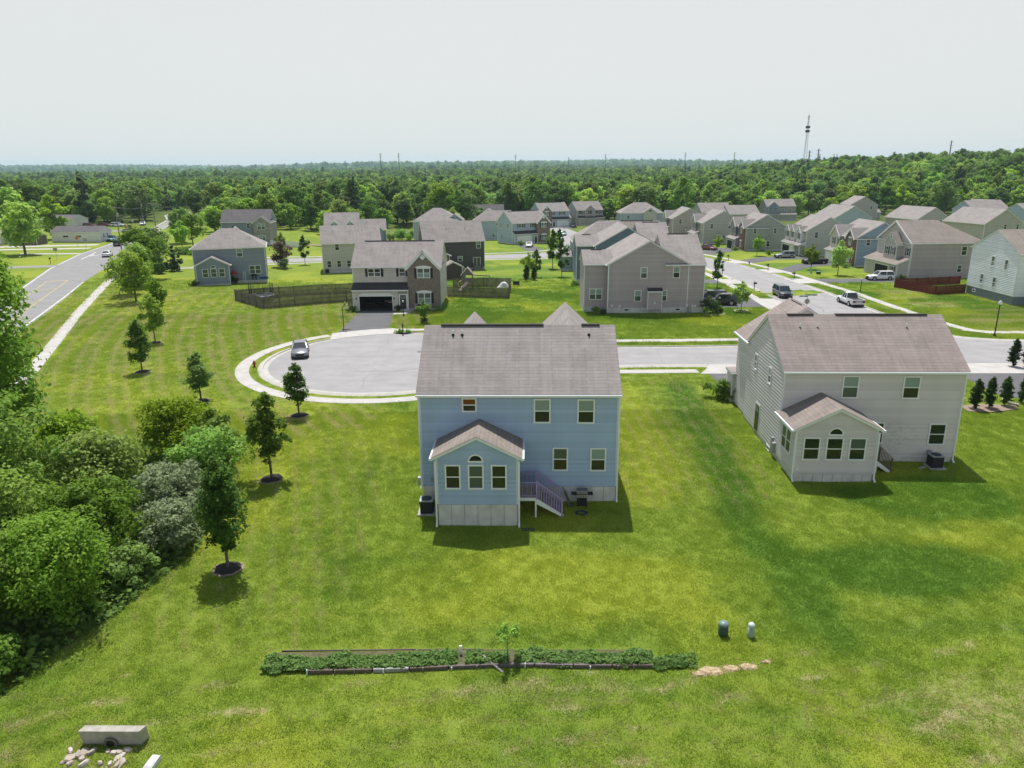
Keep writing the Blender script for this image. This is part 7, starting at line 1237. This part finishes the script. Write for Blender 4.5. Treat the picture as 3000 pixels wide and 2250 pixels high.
for i, (x, y, h) in enumerate(((-228, 1350, 54), (-196, 1350, 54), (11, 1600, 54), (122, 1600, 48), (186, 1500, 52), (342, 1500, 54), (438, 1500, 54), (335, 860, 27), (345, 860, 28), (538, 940, 37), (600, 1500, 40))):
    o = thing('transmission_pole', ('leftmost', 'second', 'third', 'fourth', 'fifth', 'sixth', 'seventh', 'eighth, just right of the mast,', 'ninth, right of the mast,', 'tall rightmost', 'tenth')[i] + ' transmission pole on the skyline counted from the left', 'transmission pole', (x, y, hz(x, y))); MB().tube([(0, 0, 0), (0, 0, h)], [.9, .6], 6).build('mast', POLE, o); [slab_box('crossarm', POLE, o, -3, 3, -.15, .15, h - 2 - k * 4, h - 1.7 - k * 4) for k in range(2)]
for i, (x, y, W) in enumerate(((-250, 3600, 90), (150, 3900, 120), (40, 4100, 70), (-900, 4300, 80), (700, 3900, 90))): o = thing('warehouse', ('small', 'long', 'low', 'left', 'right')[i] + ' white warehouse roof far off below the hazy hills', 'warehouse', (x, y, hz(x, y))); slab_box('wall', WHITES, o, -W / 2, W / 2, 0, 40, 0, 26); slab_box('roof', TRIM, o, -W / 2 - 1, W / 2 + 1, -1, 41, 26, 27)
# ---------------------------------------------------------------- air
hb = MB(); hb.box(-9500, 9500, -75, 9600, -32, 140); hzo = hb.build('haze', None); tag(hzo, 'thin summer haze', 'haze', kind='stuff')
m = bpy.data.materials.new('haze_air'); m.use_nodes = True; m.node_tree.nodes.clear(); ou = m.node_tree.nodes.new('ShaderNodeOutputMaterial'); pv = m.node_tree.nodes.new('ShaderNodeVolumePrincipled'); pv.inputs['Color'].default_value = (.62, .83, 1, 1); pv.inputs['Density'].default_value = .000085; pv.inputs['Anisotropy'].default_value = .2
m.node_tree.links.new(pv.outputs[0], ou.inputs['Volume']); hzo.data.materials.append(m)

# ---------------------------------------------------------------- standing grass of the near lawn
def instancer(name, label, P, attrs, protos, idx, cat):
    me = bpy.data.meshes.new(name); me.vertices.add(len(P)); me.vertices.foreach_set('co', P.astype(np.float32).ravel())
    for an, d in attrs.items(): a_ = me.attributes.new(an, 'FLOAT', 'POINT'); a_.data.foreach_set('value', d.astype(np.float32))
    a_ = me.attributes.new('idx', 'INT', 'POINT'); a_.data.foreach_set('value', idx.astype(np.int32)); o = tag(inst(name, me), label, cat, kind='stuff')
    pc = bpy.data.collections.new(name + '_prototypes'); [pc.objects.link(bpy.data.objects.new('%s_%02d' % (name, i), m_)) for i, m_ in enumerate(protos)]
    t = ng.copy(); [setattr(n_.inputs['Collection'], 'default_value', pc) for n_ in t.nodes if n_.type == 'COLLECTION_INFO']; o.modifiers.new('scatter', 'NODES').node_group = t; return o
g = np.random.RandomState(77); BL = blademat(); protos = []
for k in range(4):
    n = 34; bx, by = g.normal(size=n) * .13, g.normal(size=n) * .13; a = g.rand(n) * 6.283; hh = .035 + .05 * g.rand(n); wd = .009 + .009 * g.rand(n); lean = g.rand(n) * .07; la = g.rand(n) * 6.283
    V = np.stack([np.stack([bx - wd * np.cos(a), by - wd * np.sin(a), bx * 0 - .01], 1), np.stack([bx + wd * np.cos(a), by + wd * np.sin(a), bx * 0 - .01], 1), np.stack([bx + lean * np.cos(la), by + lean * np.sin(la), hh], 1)], 1).reshape(-1, 3)
    protos.append(np_quads('grass_tuft', V, np.arange(n * 3).reshape(n, 3), BL))
def paved_mask(x0, x1, y0, y1, st):
    """plan raster of everything that is not lawn"""
    W_, H_n = int((x1 - x0) / st) + 1, int((y1 - y0) / st) + 1; m = np.zeros((H_n, W_), bool); names = ('street', 'road', 'sidewalk', 'driveway', 'kerb', 'foundation', 'walkway', 'mulch', 'soil', 'bare_edge', 'garage_floor', 'planting_bed')
    bpy.context.view_layer.update()
    for o in bpy.data.objects:
        if o.type != 'MESH' or not o.name.startswith(names) or o.name.startswith(('road_marking', 'road_sign')): continue
        mw = np.array(o.matrix_world); co = np.empty(len(o.data.vertices) * 3, np.float32); o.data.vertices.foreach_get('co', co); co = co.reshape(-1, 3) @ mw[:3, :3].T + mw[:3, 3]
        for p in o.data.polygons:
            q = co[list(p.vertices), :2]; a, b = q.min(0), q.max(0)
            if b[0] < x0 or a[0] > x1 or b[1] < y0 or a[1] > y1: continue
            ia, ib = max(0, int((a[0] - x0) / st)), min(W_ - 1, int((b[0] - x0) / st) + 1); ja, jb = max(0, int((a[1] - y0) / st)), min(H_n - 1, int((b[1] - y0) / st) + 1); X_, Y_ = np.meshgrid(x0 + np.arange(ia, ib + 1) * st, y0 + np.arange(ja, jb + 1) * st); sg = np.zeros(X_.shape, bool); k = len(q)
            for i in range(k):
                (xa, ya), (xb, yb) = q[i], q[(i + 1) % k]; c_ = ((ya > Y_) != (yb > Y_)) & (X_ < (xb - xa) * (Y_ - ya) / (yb - ya + 1e-9) + xa); sg ^= c_
            m[ja:jb + 1, ia:ib + 1] |= sg
    return m
MX0, MX1, MY0, MY1, MST = -110., 112., 14., 150., .2; PM = paved_mask(MX0, MX1, MY0, MY1, MST)
def ring_pts(n, ya, yb): y = np.sqrt(ya ** 2 + g.rand(n) * (yb ** 2 - ya ** 2)); return (g.rand(n) * 2 - 1) * (.72 * y + 6), y, np.interp(y, [20, 60, 90, 145], [1., 1.25, 1.8, 2.6])
A_ = ring_pts(52000, 18.5, 60); B2 = ring_pts(46000, 56, 105); C2 = ring_pts(26000, 98, 145); xx, yy, sc_ = (np.concatenate([A_[i], B2[i], C2[i]]) for i in range(3)); keep = g.rand(len(xx)) < np.interp(yy, [0, 112, 145], [1, 1, .1])
def ground_z(x, y):
    ix = np.clip(np.searchsorted(XS, x) - 1, 0, nx - 2); iy = np.clip(np.searchsorted(YS, y) - 1, 0, ny - 2); fx = (x - XS[ix]) / (XS[ix + 1] - XS[ix]); fy = (y - YS[iy]) / (YS[iy + 1] - YS[iy])
    return (GZ[iy, ix] * (1 - fx) + GZ[iy, ix + 1] * fx) * (1 - fy) + (GZ[iy + 1, ix] * (1 - fx) + GZ[iy + 1, ix + 1] * fx) * fy
ok = keep & (xx > MX0) & (xx < MX1) & (yy < MY1) & ~((xx < -62) & (yy < 60)); jx = np.clip(((xx - MX0) / MST).astype(int), 0, PM.shape[1] - 1); jy = np.clip(((yy - MY0) / MST).astype(int), 0, PM.shape[0] - 1)
for dj in (-1, 0, 1): ok &= ~PM[np.clip(jy + dj, 0, PM.shape[0] - 1), jx] & ~PM[jy, np.clip(jx + dj, 0, PM.shape[1] - 1)]
sc_ = sc_[ok]; xx, yy = xx[ok], yy[ok]; lu, dr, ye = lawn_attr(xx, yy); n = len(xx)
instancer('lawn_grass', 'mown grass blades of the near lawn', np.stack([xx, yy, ground_z(xx, yy)], 1), {'lush': lu, 'dry': dr, 'yel': ye, 'scl': sc_ * (.75 + .6 * g.rand(n) + .35 * lu), 'rot': g.rand(n) * 6.283}, protos, g.randint(0, 4, n), 'grass')
